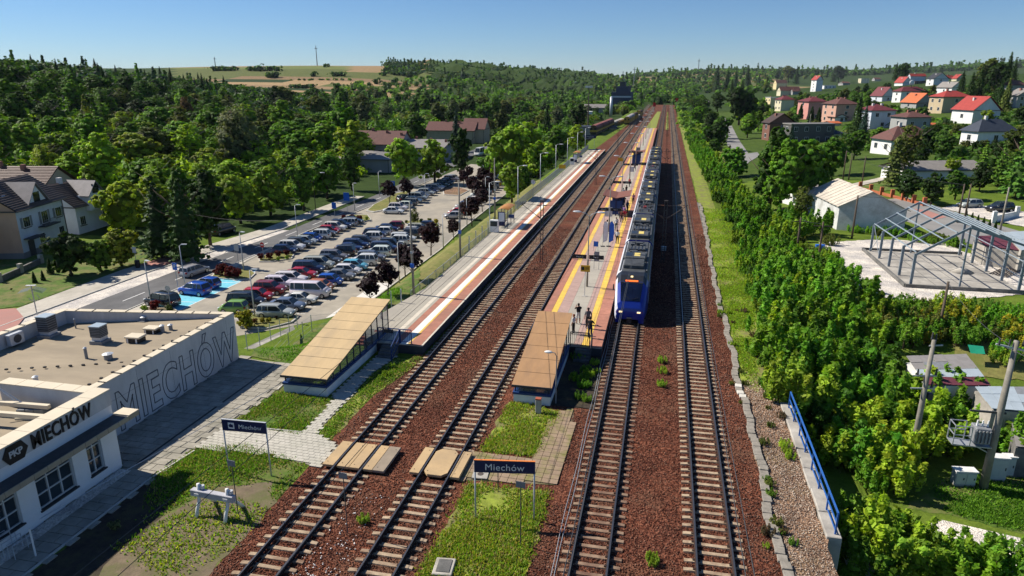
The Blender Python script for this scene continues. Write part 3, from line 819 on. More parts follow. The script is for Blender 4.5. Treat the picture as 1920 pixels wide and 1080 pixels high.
# level-crossing panels
M['panel']=mat('crossing_panel',(0.50,0.35,0.185),0.85,var=0.10,scale=1.1,c2=(0.42,0.30,0.17),scale2=0.5,bump=0.12)
M['panel_grey']=mat('crossing_panel_old',(0.29,0.235,0.175),0.9,var=0.15,scale=1.5,bump=0.15)
def crossing(xc,y0,y1,label,parts):
 root=empty('track_crossing',(xc,0,0),label=label,cat='crossing',group='foot crossings over the tracks')
 for a,b_,mt,ch in parts:
  if ch:pl=[(a,y0),(b_,y0+.0),(b_,y0+.0),(b_,y1),(a,y1)];pl=[(a+.25,y0),(b_-.25,y0),(b_,y0+.3),(b_,y1-.3),(b_-.25,y1),(a+.25,y1),(a,y1-.3),(a,y0+.3)]
  else:pl=[(a,y0),(b_,y0),(b_,y1),(a,y1)]
  me=bevel_mesh(MB().prism(pl,0.13,0.28).mesh('crossing_panel',mt),.015,1)
  o=link('crossing_panel',me,root)
  bo=MB()
  for bx,byy in((a+.18,y0+.3),(b_-.18,y1-.3)):bo.cyl((bx,byy),.03,.28,.288,6)
  bo.build('lifting_eye',M['black'],o)
 return root
crossing(TR[0],28.75,31.2,'foot crossing of five tan and grey panels on the leftmost track',[(-1.45,-.82,M['panel'],0),(-.62,.05,M['panel'],0),(.06,.63,M['panel'],0),(.84,1.35,M['panel'],0),(1.36,2.0,M['panel_grey'],0)])
crossing(TR[1],29.0,31.55,'foot crossing of three tan panels, the middle one with cut corners, on the second track',[(-1.35,-.82,M['panel'],0),(-.63,.63,M['panel'],1),(.84,1.32,M['panel'],0)])
# cable trough with lids along the verge
tr=empty('cable_trough',label='line of uneven concrete trough lids along the right side of the ballast',cat='cable trough')
tx=[(14,6.0),(29.8,5.9),(38,6.05),(43,5.8),(52,5.95),(64,5.75),(80,5.9),(100,6.25),(130,6.3)]
lid=[bevel_mesh(MB().box(-.21,.21,-.235,.235,0,.11).mesh('trough_lid',mt),.012,1)for mt in(mat('lid_concrete',(0.27,0.245,0.205),0.95,var=0.25,scale=3,bump=.3),mat('pale_lid',(0.62,0.59,0.52),0.9,var=0.1,scale=2))]
y=19.0;k=0
while y<118 and k<200:
 x=np.interp(y,[a for a,b_ in tx],[b_ for a,b_ in tx])+0.10*sin(y*0.8)+0.05*sin(y*2.3)
 link('trough_lid',lid[1]if k in(48,49,51)else lid[0],tr,(x,y,rng.uniform(0.02,0.09)),rng.uniform(-.08,.08));y+=0.485;k+=1
MB().box(5.86,6.1,18.5,118,-0.02,0.015).build('trough',M['concrete_dark'],tr)
# roofed stairs to the underpass
M['roof_tan']=mat('roof_panel_tan',(0.56,0.405,0.215),0.75,var=0.09,scale=1.5,c2=(0.46,0.34,0.195),scale2=0.5,streak=(1,.25,1))
M['roof_brown']=mat('roof_panel_brown',(0.40,0.23,0.11),0.75,var=0.11,scale=1.5,c2=(0.31,0.185,0.10),scale2=0.5,streak=(1,.25,1))
M['tile_red']=mat('stair_tile',(0.36,0.115,0.07),0.7,var=0.15,scale=4)
def stair_house(label,x0,x1,y0,y1,zr0,zr1,base_h,roofm,npan,steps_z):
 root=empty('stairwell_canopy',(0,0,0),label=label,cat='stair canopy',group='roofed stairs down to the underpass')
 wl=0.22
 w=MB()
 w.box(x0,x1,y0,y0+wl,-0.1,base_h);w.box(x0,x0+wl,y0+wl,y1,-0.1,base_h);w.box(x1-wl,x1,y0+wl,y1,-0.1,base_h)
 w.build('base_wall',M['white'],root)
 c=MB()
 c.box(x0-.05,x1+.05,y0-.05,y0+wl+.04,base_h,base_h+.14);c.box(x0-.05,x0+wl+.04,y0+wl+.04,y1+.1,base_h,base_h+.14);c.box(x1-wl-.04,x1+.05,y0+wl+.04,y1+.1,base_h,base_h+.14)
 c.build('coping',M['blue_dark'],root)
 L=y1-y0;sl=(zr1-zr0)/L
 zr=lambda y:zr0+(y-y0)*sl
 pl=L/npan
 for i in range(npan):
  a=y0-.12+i*(L+.2)/npan;b_=a+(L+.2)/npan-.035
  p=MB().add([(x0-.1,a,zr(a)),(x1+.1,a,zr(a)),(x1+.1,b_,zr(b_)),(x0-.1,b_,zr(b_)),(x0-.1,a,zr(a)+.06),(x1+.1,a,zr(a)+.06),(x1+.1,b_,zr(b_)+.06),(x0-.1,b_,zr(b_)+.06)],[(0,3,2,1),(4,5,6,7),(0,1,5,4),(1,2,6,5),(2,3,7,6),(3,0,4,7)])
  p.build('roof_panel',roofm,root)
 fr=MB()
 fr.beam((x0,y0,zr(y0)-.06),(x0,y1,zr(y1)-.06),.08,.1);fr.beam((x1,y0,zr(y0)-.06),(x1,y1,zr(y1)-.06),.08,.1)
 fr.beam((x0-.1,y0-.13,zr(y0)+.01),(x1+.1,y0-.13,zr(y0)+.01),.05,.14)
 for i in range(1,npan):fr.beam((x0-.05,y0+i*pl,zr(y0+i*pl)-.03),(x1+.05,y0+i*pl,zr(y0+i*pl)-.03),.06,.06)
 fr.build('roof_frame',M['dark'],root)
 n=npan+1
 for i in range(n+1):
  y=y0+.15+(L-.3)*i/n
  for x in(x0+.1,x1-.1):
   MB().beam((x,y,base_h+.14),(x,y,zr(y)-.1),.07).build('post',M['dark'],root)
 for x in(x0+.1,x1-.1):
  for i in range(n):
   a=y0+.15+(L-.3)*i/n+.05;b_=y0+.15+(L-.3)*(i+1)/n-.05
   MB().add([(x,a,base_h+.16),(x,b_,base_h+.16),(x,b_,zr(b_)-.12),(x,a,zr(a)-.12)],[(0,1,2,3)]).build('glass_panel',M['clear'],root)
 MB().add([(x0+.2,y0+.12,base_h+.14),(x1-.2,y0+.12,base_h+.14),(x1-.2,y0+.12,zr(y0)-.1),(x0+.2,y0+.12,zr(y0)-.1)],[(0,1,2,3)]).build('glass_panel',M['clear'],root)
 ns=14
 for i in range(ns):
  yy=y1-0.3*(i+1)-0.5;z=PZ-0.16*i
  if yy<y0+.4:break
  MB().box(x0+.26,x1-.26,yy,yy+.34,z-.5,z).build('stair',M['tile_red'],root)
 return root
stair_house('tan-roofed stair canopy rising beside the lawn, at the near end of the side platform',-23.3,-20.25,36.6,47.4,1.22,3.15,0.62,M['roof_tan'],9,0)
stair_house('brown-roofed stair canopy between the tracks, at the near end of the island platform',-8.35,-6.0,38.4,47.6,1.22,3.0,0.62,M['roof_brown'],6,0)
mb=empty('marker_bollard',label='grey concrete bollard with a red cap in front of the brown stair canopy',cat='bollard',loc=(-6.55,37.3,0.03))
bevel_mesh(MB().box(-.17,.17,-.14,.14,0,.92).build('post',M['concrete'],mb).data,.02,1)
MB().box(-.18,.18,-.15,.15,.92,1.0).build('cap',mat('red_cap',(0.35,0.09,0.05),0.8),mb)
# text
def text_mesh(s,size,extrude,m,bold=0.0,spacing=1.0):
 cu=bpy.data.curves.new('lettering','FONT');cu.body=s;cu.size=size;cu.extrude=extrude;cu.offset=bold;cu.align_x='CENTER';cu.align_y='CENTER';cu.space_character=spacing
 cu.resolution_u=3
 o=bpy.data.objects.new('t',cu);COL.objects.link(o)
 dg=bpy.context.evaluated_depsgraph_get();me=bpy.data.meshes.new_from_object(o.evaluated_get(dg))
 bpy.data.objects.remove(o);bpy.data.curves.remove(cu)
 me.materials.clear();me.materials.append(m);me.name='lettering'
 return me
def put_text(s,size,loc,rz,parent,m,extrude=0.006,bold=0.0,spacing=1.0,name='lettering'):
 """text standing upright, reading from the side the local -Y faces"""
 o=link(name,text_mesh(s,size,extrude,m,bold,spacing),parent)
 o.rotation_euler=(R(90),0,rz);o.location=loc
 return o
def name_board(p0,p1,h,label,pict):
 a=P(*p0);b_=P(*p1)
 rz=atan2(b_[1]-a[1],b_[0]-a[0]);L=hypot(b_[0]-a[0],b_[1]-a[1])
 root=empty('station_name_sign',(a[0],a[1],0.02),rz,label,'station sign','station name boards')
 for x in(0,L):MB().cyl((x,0),.04,0,h,8).build('post',M['steel_light'],root,smooth=True)
 bd=bevel_mesh(MB().box(-.03,L+.03,-.05,.03,h-.62,h).mesh('board',M['navy']),.01,1)
 bo=link('board',bd,root)
 MB().box(-.04,L+.04,-.056,.036,h,h+.02).build('trim',M['steel_light']if pict else M['orange'],bo)
 if pict:
  MB().box(.32,.66,-.058,-.052,h-.48,h-.14).build('pictogram',M['white'],bo)
  MB().box(.38,.60,-.066,-.060,h-.40,h-.24).build('pictogram',M['navy'],bo)
  MB().beam((.36,-.066,h-.32),(.5,-.066,h-.2),.006,.04).build('pictogram',M['navy'],bo)
  put_text('Miechów',.33,(L*.64,-.06,h-.33),0,bo,M['white'],bold=0,spacing=1.04)
 else:
  put_text('Miechów',.47,(L*.5,-.06,h-.34),0,bo,M['white'],bold=0,spacing=1.05)
 return root
name_board((430,885),(509,893),3.05,'navy sign with a white pictogram and the name Miechów, beside the station building',True)
name_board((892,973),(1001.0,977),3.10,'navy station sign reading Miechów between the two middle tracks',False)
def small_sign(px,py,h,label,w=.42,hh=.3):
 x,y=P(px,py);root=empty('track_sign',(x,y,0.02),-0.1,label,'sign post','thin track-side sign posts')
 MB().cyl((0,0),.022,0,h,6).build('post',M['dark'],root)
 MB().box(-w/2,w/2,-.03,-.01,h-hh,h).build('plate',M['grey'],root)
small_sign(976,1023,3.2,'thin dark post with a small grey plate in front of the middle Miechów sign')
small_sign(934,922,1.7,'low dark post with a plate behind the middle Miechów sign',.3,.2)
small_sign(652,1000,3.1,'thin dark post with a small grey plate between the two left tracks')
small_sign(447,966,2.9,'thin dark post with a small grey plate beside the buffer stop')
# lamps, masts
def tree_copy(proto,n,locs,labels,group):
 for i,loc in enumerate(locs):
  if i==0:proto.location=loc;proto['label']=labels[0];proto['group']=group
  else:dup(proto,loc,label=labels[i],group=group)
def double_lamp():
 r=empty('platform_lamp',label='x',cat='street lamp')
 mb=MB();mb.tube([(0,0,0),(0,0,2.6),(0,0,2.65),(0,0,6.9)],[.095,.085,.06,.05],8);mb.build('pole',M['pole_concrete'],r,smooth=True)
 for s in(-1,1):
  MB().tube([(0,0,6.75),(s*.35,0,7.05),(s*.75,0,7.15)],.035,6).build('arm',M['steel'],r)
  h=MB();h.ball((s*1.12,0,7.17),(.43,.17,.10),10,6);h.build('lamp_head',M['steel_light'],r,smooth=True)
 return r
ordn=['first (nearest)','second','third','fourth','fifth','sixth','seventh','eighth','ninth','tenth','eleventh','twelfth']
tree_copy(double_lamp(),10,[(-6.4,62.4+25.3*i,PZ)for i in range(10)],[f'{ordn[i]} double-headed lamp along the middle of the island platform' for i in range(10)],'double lamps on the island platform')
def single_lamp(name='street_lamp',h=7.0,arm=.8,headw=.42,m='steel',flat=False):
 r=empty(name,label='x',cat='street lamp')
 MB().tube([(0,0,0),(0,0,h*.35),(0,0,h)],[.085,.07,.045],8).build('pole',M[m],r,smooth=True)
 MB().tube([(0,0,h-.05),(arm*.5,0,h+.15),(arm,0,h+.18)],.03,6).build('arm',M[m],r)
 hd=MB()
 if flat:hd.box(arm-.1,arm+.55,-.14,.14,h+.14,h+.22)
 else:hd.ball((arm+.3,0,h+.18),(headw,.16,.09),10,6)
 hd.build('lamp_head',M['steel_light'],r,smooth=not flat)
 return r
pl=[(875,431),(975,398.5),(1016,362),(1044,337),(1065,318)]
ys=[88.3*.96,102.5,122.1,140.1,157.3,175.5,193]
tree_copy(single_lamp(),7,[(-21.6,y,0.05)for y in ys],[f'{ordn[i]} single-headed lamp behind the side platform fence' for i in range(7)],'lamps along the side platform')
def tall_mast(h=9.2):
 r=empty('tall_mast',label='x',cat='mast')
 MB().tube([(0,0,0),(0,0,h*.55),(0,0,h)],[.13,.11,.07],8).build('pole',M['pole_concrete'],r,smooth=True)
 MB().box(-.16,.16,-.2,.0,h*.36,h*.36+.35).build('control_box',M['blue_sign'],r)
 MB().box(-.1,.1,-.16,.16,h*.5,h*.5+.22).build('bracket',M['steel_light'],r)
 return r
tree_copy(tall_mast(),3,[(-21.7,56.6,0),(-21.6,71.3,0),(-23.2,94.1,0)],['tall grey mast with a blue box at the near end of the side platform','tall grey mast beside the side platform, second from the near end','tall grey mast behind the shelter of the side platform'],'tall masts by the side platform')
r=empty('path_lamp',(*P(1042,757),0.02),0,'white hooked lamp standing at the near corner of the brown stair canopy','street lamp')
MB().tube([(0,0,0),(0,0,1.5),(0,0,3.2),(-.12,0,3.42),(-.35,0,3.45)],[.045,.04,.03,.028,.025],7).build('pole',M['grey'],r);MB().ball((-.52,0,3.45),(.26,.13,.09),10,6).build('lamp_head',M['white'],r,smooth=True)
lots=[(-42.1,62.1,'lamp post in front of the silver estate at the near end of the car park'),(-55.7,63.0,'lamp post beside the black car in the disabled bay'),(-57.0,70.5,'lamp post on the road edge behind the blue disabled-bay sign'),(-54.2,78.7,'lamp post on the planted island with red shrubs near the disabled bays'),(-57.6,99.0,'lamp post by the road beside the dark blue hatchback'),(-59.0,123.7,'lamp post at the red shrub bed at the far end of the roadside row'),(-61.5,142.0,'lamp post by the road beside the black car driving away'),(-31.6,77.6,'lamp post among the purple trees, nearest one'),(-31.9,96.5,'lamp post beside the purple trees, second one'),(-32.9,113,'lamp post at the far planted island of the car park'),(-36.0,138,'lamp post near the upper car rows'),(-50.0,140,'lamp post at the gravel strip among the upper cars')]
lp=single_lamp('car_park_lamp',5.3,.35,.3,'steel',True)
for i,(x,y,lb)in enumerate(lots):
 if i==0:lp.location=(x,y,-5);lp['label']=lb;lp['group']='slim lamps of the car park'
 else:
  c=dup(lp,(x,y,tz(x,y)),rng.uniform(-.4,.4),lb,'slim lamps of the car park')
wl=single_lamp('street_lamp',7.2,1.6,.5,'wood');wl.location=(-67.0,82.9,-4.9);wl['label']='wooden street lamp leaning over the left pavement near the wagon';wl.rotation_euler=(R(4),R(-6),.3)
for x,y,lb in[(-66.5,122,'pale street lamp in front of the dark trees left of the road')]:
 c=dup(wl,(x,y,-4.9),label=lb);c.rotation_euler=(0,0,.2)
def cat_mast(side=-1,h=6.9,two=True):
 r=empty('catenary_mast',label='x',cat='catenary mast')
 mb=MB()
 w,d=.16,.30
 for sx in(-1,1):mb.beam((sx*d/2,0,0),(sx*d/2,0,h),.09,.07)
 mb.build('column',M['rust_steel'],r)
 lt=MB();z=.4;k=0
 while z<h-.4:lt.beam((-d/2,0,z),(d/2,0,z+.05),.045);z+=.55
 lt.box(-.2,.2,-.1,.1,h,h+.12)
 lt.build('lattice',M['rust_steel'],r)
 for s in((side,-side)if two else(side,)):
  a=MB();L=2.3
  a.tube([(s*.15,0,5.0),(s*(L),0,6.55)],.03,5);a.tube([(s*.15,0,6.45),(s*L,0,6.6)],.022,5)
  a.tube([(s*.9,0,5.55),(s*2.2,0,5.42)],.018,5);a.build('cantilever',M['rust_steel'],r)
  i=MB();i.tube([(s*.18,0,5.03),(s*.5,0,5.28)],.07,7);i.tube([(s*.18,0,6.45),(s*.55,0,6.47)],.06,7);i.build('insulator',mat('insulator',(0.16,0.07,0.045),0.4)if 'ins' not in M else M['ins'],r)
  M['ins']=i and bpy.data.materials['insulator']
 return r
msk=cat_mast()
ml=[(-12.72,73.2+61*i,0)for i in range(6)]
tree_copy(msk,6,ml,['lattice catenary mast between the two left tracks, nearest one']+[f'{ordn[i]} lattice catenary mast between the two left tracks' for i in range(1,6)],'catenary masts')
for i in range(6):
 dup(msk,(0.55,76.0+61*i,0),label=('lattice catenary mast right of the train, standing in its shadow' if i==0 else f'{ordn[i]} lattice catenary mast between the two right tracks'),group='catenary masts')
for xc,lb in zip(TR,['over the leftmost track','over the second track','over the track of the blue train','over the rightmost track']):
 w=empty('overhead_wire',(xc,0,0),label='thin contact and messenger wires hanging '+lb,cat='overhead wire',group='overhead wires')
 ys_=[-48.8+61*i for i in range(10)]if xc<-5 else[-46+61*i for i in range(10)]
 a=MB();a.tube([(0,ys_[0],5.42),(0,ys_[-1],5.42)],.016,4);a.build('contact_wire',M['dark'],w)
 a=MB();pts=[]
 for y0,y1 in zip(ys_[:-1],ys_[1:]):
  for t in np.linspace(0,1,7)[:-1]:pts.append((0,y0+(y1-y0)*t,6.55-1.6*t*(1-t)*1.6*.9))
 a.tube(pts,.016,4);a.build('messenger_wire',M['dark'],w)
 a=MB()
 for p in pts[::1]:
  if p[1]<260:a.beam((0,p[1],5.42),p,.008)
 a.build('dropper',M['dark'],w)
def bus_shelter(label,loc):
 r=empty('waiting_shelter',loc,label=label,cat='shelter',group='arched shelters on the side platform')
 secs=[]
 for i in range(9):
  t=i/8;x=-.75+1.5*t;z=2.35+.28*sin(pi*(t*.8+.1));secs.append((x,z))
 rf=MB()
 for(xa,za),(xb,zb)in zip(secs[:-1],secs[1:]):
  rf.add([(xa,0,za),(xb,0,zb),(xb,4.2,zb),(xa,4.2,za),(xa,0,za+.04),(xb,0,zb+.04),(xb,4.2,zb+.04),(xa,4.2,za+.04)],[(0,3,2,1),(4,5,6,7),(0,1,5,4),(2,3,7,6)])
 rf.build('roof',mat('shelter_roof',(0.45,0.20,0.06),0.55,var=.1,scale=2),r,smooth=True)
 for x in(-.65,.65):
  for y in(.1,2.1,4.1):MB().beam((x,y,0),(x,y,2.42),.07).build('post',M['navy'],r)
 MB().box(-.62,.3,.07,.13,.3,2.2).build('poster_case',M['navy'],r)
 MB().box(-.55,.22,.055,.068,.9,2.1).build('poster',M['lamp_glass'],r)
 for a,b_ in((.2,2.0),(2.2,4.0)):MB().add([(-.65,a,.25),(-.65,b_,.25),(-.65,b_,2.2),(-.65,a,2.2)],[(0,1,2,3)]).build('glass_panel',M['clear'],r)
 MB().box(-.5,-.15,.6,3.4,.42,.47).build('bench',M['wood'],r)
 MB().box(.85,1.55,-.3,-.22,1.5,1.95).build('sign_plate',M['blue_dark'],r)
 return r
sh=bus_shelter('orange-roofed shelter with a dark blue frame on the side platform, the nearer one',(-20.35,86.8,PZ))
dup(sh,(-20.35,163.0,PZ),label='orange-roofed shelter with a dark blue frame on the side platform, the farther one')
def gull_shelter(label,loc):
 r=empty('waiting_shelter',loc,label=label,cat='shelter',group='butterfly shelters on the island platform')
 for s in(-1,1):
  b_=MB();b_.add([(0,-2.9,2.55),(s*1.95,-2.9,2.95),(s*1.95,2.9,2.95),(0,2.9,2.55),(0,-2.9,2.65),(s*1.95,-2.9,3.03),(s*1.95,2.9,3.03),(0,2.9,2.65)],[(0,3,2,1),(4,5,6,7),(0,1,5,4),(1,2,6,5),(2,3,7,6),(3,0,4,7)])
  b_.build('roof_wing',mat('brown_roof',(0.21,0.085,0.055),0.6,var=.1,scale=2)if 'br' not in M else M['br'],r);M['br']=bpy.data.materials['brown_roof']
 MB().box(-.08,.08,-2.9,2.9,2.4,2.56).build('ridge_beam',M['navy'],r)
 for y in(-2.4,0,2.4):MB().box(-.09,.09,y-.09,y+.09,0,2.45).build('post',M['navy'],r)
 MB().box(-.9,.9,-2.45,-2.4,.15,2.2).build('end_screen',M['blue_dark'],r)
 MB().box(-.9,.9,2.4,2.45,.15,2.2).build('end_screen',M['blue_dark'],r)
 MB().box(-.03,.03,-2.3,2.3,.3,2.1).build('glass_panel',M['clear'],r)
 MB().box(.2,.6,-2.0,2.0,.42,.47).build('bench',M['wood'],r)
 return r
sh=gull_shelter('brown butterfly-roofed shelter on the island platform, the nearer one beside the waiting crowd',(-6.35,101.5,PZ))
dup(sh,(-6.35,166.5,PZ),label='brown butterfly-roofed shelter on the island platform, the farther one')
def hang_sign(y,label,x=-6.4,w=3.0):
 r=empty('platform_sign',(x,y-.14,PZ+2.75),label=label,cat='platform sign',group='dark platform signs on lamp poles')
 for s in(-1,1):
  MB().box(s*.12 if s>0 else-w/2,w/2 if s>0 else-.12,-.05,.05,0,.38).build('sign_panel',M['black'],r)
  put_text('Peron 2' if s<0 else 'Tor 3',.2,(s*w/4,-.056,.19),0,r,M['white'],.002)
 return r
hang_sign(62.4,'dark sign with white lettering on the nearest double lamp')
for i,y in enumerate((87.7,112.9,138.3,163.6)):
 r=hang_sign(y,f'dark sign with white lettering on the {ordn[i + 1]} double lamp')
r=empty('yellow_sign',(*P(1096,555,PZ),PZ),0,'yellow notice board on a thin post beside the nearest double lamp','sign post')
MB().cyl((0,0),.03,0,2.9,6).build('post',M['steel'],r);MB().box(-.42,.42,-.04,0,2.3,2.9).build('plate',M['yellow_sign'],r)
MB().box(-.36,-.1,-.05,-.041,2.45,2.75).build('symbol',M['black'],r)
for i in range(3):MB().box(-.02,.34,-.05,-.041,2.68-.1*i,2.72-.1*i).build('lettering',M['black'],r)
MB().cyl((0,0),.28,0,.03,10).build('base_plate',M['concrete'],r)
for px,py,c,lb in[(1130,462,'white','tall white feather flag standing on the island platform'),(1141,462,'blue_sign','tall blue feather flag standing on the island platform')]:
 r=empty('feather_flag',(*P(px,py,PZ),PZ),.2,lb,'feather flag','feather flags on the island platform')
 MB().tube([(0,0,0),(0,0,2.6),(.12,0,2.95),(.35,0,3.05)],.015,5).build('pole',M['dark'],r)
 f=MB();f.add([(.02,0,.45),(.52,.06,.7),(.6,.04,1.7),(.55,-.03,2.6),(.32,0,3.03),(.1,0,2.9),(.02,0,2.5),(.02,.03,1.5),(.02,.015,.45),(.52,.075,.7),(.6,.055,1.7),(.55,-.015,2.6),(.32,.015,3.03),(.1,.015,2.9),(.02,.015,2.5),(.02,.045,1.5)],[(0,1,2,3,4,5,6,7),(15,14,13,12,11,10,9,8)]);f.build('flag',M[c],r)
 MB().box(-.25,.25,-.25,.25,0,.04).build('base_plate',M['black'],r)
for i,(px,py,w,h,c,lb)in enumerate([(1118,505,.5,1.9,'grey','slim grey information stand on the island platform'),(1117,470,.5,1.1,'blue_sign','low blue notice on thin legs on the island platform'),(1140,420,1.0,2.3,'steel_light','pale timetable cabinet on the island platform'),(1184,330,.9,1.9,'steel_light','white notice frame on the far part of the island platform'),(1196,290,.9,1.9,'grey','grey notice frame near the far shelter')]):
 r=empty('notice_stand',(*P(px,py,PZ),PZ),0,lb,'notice stand')
 for x in(-w/2,w/2):MB().beam((x,0,0),(x,0,h),.04).build('leg',M['steel'],r)
 MB().box(-w/2,w/2,-.02,.02,h*.45,h).build('panel',M[c],r)
fr=empty('platform_fence',label='grey mesh fence of upright bars along the back of the side platform',cat='fence')
fy=100.0
for i in range(66):
 a=fy+i*1.52
 mb=MB();mb.beam((-21.45,a,PZ-.1),(-21.45,a,2.1),.06);mb.beam((-21.45,a,2.05),(-21.45,a+1.5,2.05),.04);mb.beam((-21.45,a,.9),(-21.45,a+1.5,.9),.04)
 for k in range(1,7):mb.beam((-21.45,a+k*.214,.9),(-21.45,a+k*.214,2.05),.022)
 mb.build('fence_panel',M['steel'],fr)
pf=empty('platform_fence',label='low fence and bare posts between the side platform and the sloping lawn',cat='fence')
for i,y in enumerate([49.5,54,76,79,82,85,88,91]):
 MB().beam((-21.9,y,-.2),(-21.9,y,2.0 if y>50 else 1.9),.09).build('post',M['steel_light'],pf)
for a in np.arange(56,99,2.4):
 mb=MB();mb.beam((-21.75,a,-.1),(-21.75,a,1.3),.05);mb.beam((-21.75,a,1.25),(-21.75,a+2.4,1.25),.035);mb.beam((-21.75,a,.2),(-21.75,a+2.4,.2),.03)
 for k in range(1,12):mb.beam((-21.75,a+k*.2,.2),(-21.75,a+k*.2,1.25),.016)
 mb.build('fence_panel',M['steel'],pf)
for i,(x,y,w,h,c,lb)in enumerate([(-20.9,84.4,1.1,1.6,'white','white ticket cabinet left of the near shelter'),(-20.9,160.6,1.0,1.6,'white','white ticket cabinet left of the far shelter')]):
 r=empty('ticket_cabinet',(x,y,PZ),0,lb,'cabinet');bevel_mesh(MB().box(-w/2,w/2,-.3,.3,0,h).build('body',M[c],r).data,.03,1)
 MB().box(-w/2+.1,w/2-.1,-.31,-.302,h*.5,h*.9).build('screen',M['glass'],r)
for px,py,lb in[(1163,318,'yellow notice on a post at the far end of the side platform'),(1054,333,'orange sign on a post behind the side platform fence')]:
 x,y=P(px,py);r=empty('yellow_sign',(x,y,0),0,lb,'sign post');MB().cyl((0,0),.04,0,2.4,6).build('post',M['steel'],r);MB().box(-.7,.7,-.04,0,1.9,2.7).build('plate',M['yellow_sign'],r)
r=empty('station_name_sign',(-21.5,205,0),0,'distant dark name board reading Miechów beyond the side platform','station sign');
for x in(-1.2,1.2):MB().cyl((x,0),.05,0,4.2,6).build('post',M['steel'],r)
MB().box(-1.7,1.7,-.05,.05,3.4,4.3).build('board',M['navy'],r);put_text('Miechów',.6,(0,-.06,3.85),0,r,M['white'])
r=empty('platform_clock',(-21.0,112.0,0),0.3,'round white platform clock on the fence line beside a lamp','clock')
MB().cyl((0,0),.04,0,3.3,6).build('post',M['steel'],r)
cm_=MB();cm_.tube([(0,-.1,3.4),(0,.1,3.4)],.38,14);cm_.build('case',M['grey'],r);cm_=MB();cm_.tube([(0,-.115,3.4),(0,-.101,3.4)],.33,14);cm_.build('dial',M['white'],r)
cm_=MB();cm_.beam((0,-.12,3.4),(0,-.12,3.65),.03,.01);cm_.beam((0,-.12,3.4),(.14,-.12,3.32),.03,.01);cm_.build('hand',M['black'],r)
# buffer stop
bx,byy=P(405,968)
r=empty('buffer_stop',(bx,byy,0.03),0.14-0.2,'white-painted buffer stop with curved legs on the lawn edge','buffer stop')
bevel_mesh(MB().box(-1.15,1.15,-.14,.14,.95,1.27).build('buffer_beam',mat('buffer_grey',(0.42,0.42,0.45),.7,var=.15,scale=2),r).data,.02,1)
for s in(-.78,.78):
 MB().tube([(s,-.35,0),(s-.02,-.22,.35),(s,-.05,.7),(s,.0,1.1),(s,.05,1.55)],[.09,.085,.08,.08,.09],7).build('leg',M['white'],r,smooth=True)
 MB().tube([(s,.95,0),(s,.6,.45),(s,.2,.9),(s,.05,1.2)],[.09,.085,.08,.08],7).build('stay',M['white'],r,smooth=True)
 MB().box(s-.12,s+.12,-.17,-.141,1.02,1.14).build('reflector',M['white'],r)
 MB().cyl((s+.16,.1),.1,1.3,1.46,8).build('lamp',M['steel_light'],r)
def PX(px,py,X0):
 """point of the plane X = X0 that the photograph shows at px, py -> (Y, Z)"""
 th=CAM_PITCH;v=(py-540)/CAM_F;u=(px-960)/CAM_F
 dz=-sin(th)-v*cos(th);g=cos(th)-v*sin(th)
 dx=u*cos(CAM_YAW)-g*sin(CAM_YAW);dy=u*sin(CAM_YAW)+g*cos(CAM_YAW)
 t=X0/dx
 return dy*t,CAM_H+dz*t
sb=empty('station_building',(0,0,0),label='low pale station building with MIECHÓW on its long wall',cat='building')
M['st_wall']=mat('station_wall',(0.53,0.54,0.55),0.9,var=0.07,scale=1.2,c2=(0.43,0.44,0.45),scale2=0.5,bump=0.12,streak=(1,1,0.3))
M['st_white']=mat('station_render',(0.74,0.75,0.76),0.85,var=0.04,scale=1.5)
M['st_roof']=mat('roof_felt',(0.33,0.27,0.19),0.95,var=0.12,scale=0.9,c2=(0.26,0.215,0.155),scale2=0.22,bump=0.2,streak=(0.35,1,1))
M['coping']=mat('coping_sheet',(0.66,0.57,0.42),0.6,var=0.06,scale=1.2)
A=(-29.55,41.1);B=(-41.2,38.2);Cc=(-41.2,14.0);Dd=(-33.2,14.0);Ee=(-33.2,26.6);Ff=(-29.55,26.6)
MB().prism([A,B,Cc,Dd,Ee,Ff],-0.5,2.9).build('wall',M['st_wall'],sb)
rf=MB();rf.add([(A[0],A[1],3.32),(B[0],B[1],2.98),(Cc[0],Cc[1],2.95),(Dd[0],Dd[1],3.1),(Ee[0],Ee[1],3.15),(Ff[0],Ff[1],3.25)],[(0,1,2,3,4,5)])
rf.build('roof',M['st_roof'],sb)
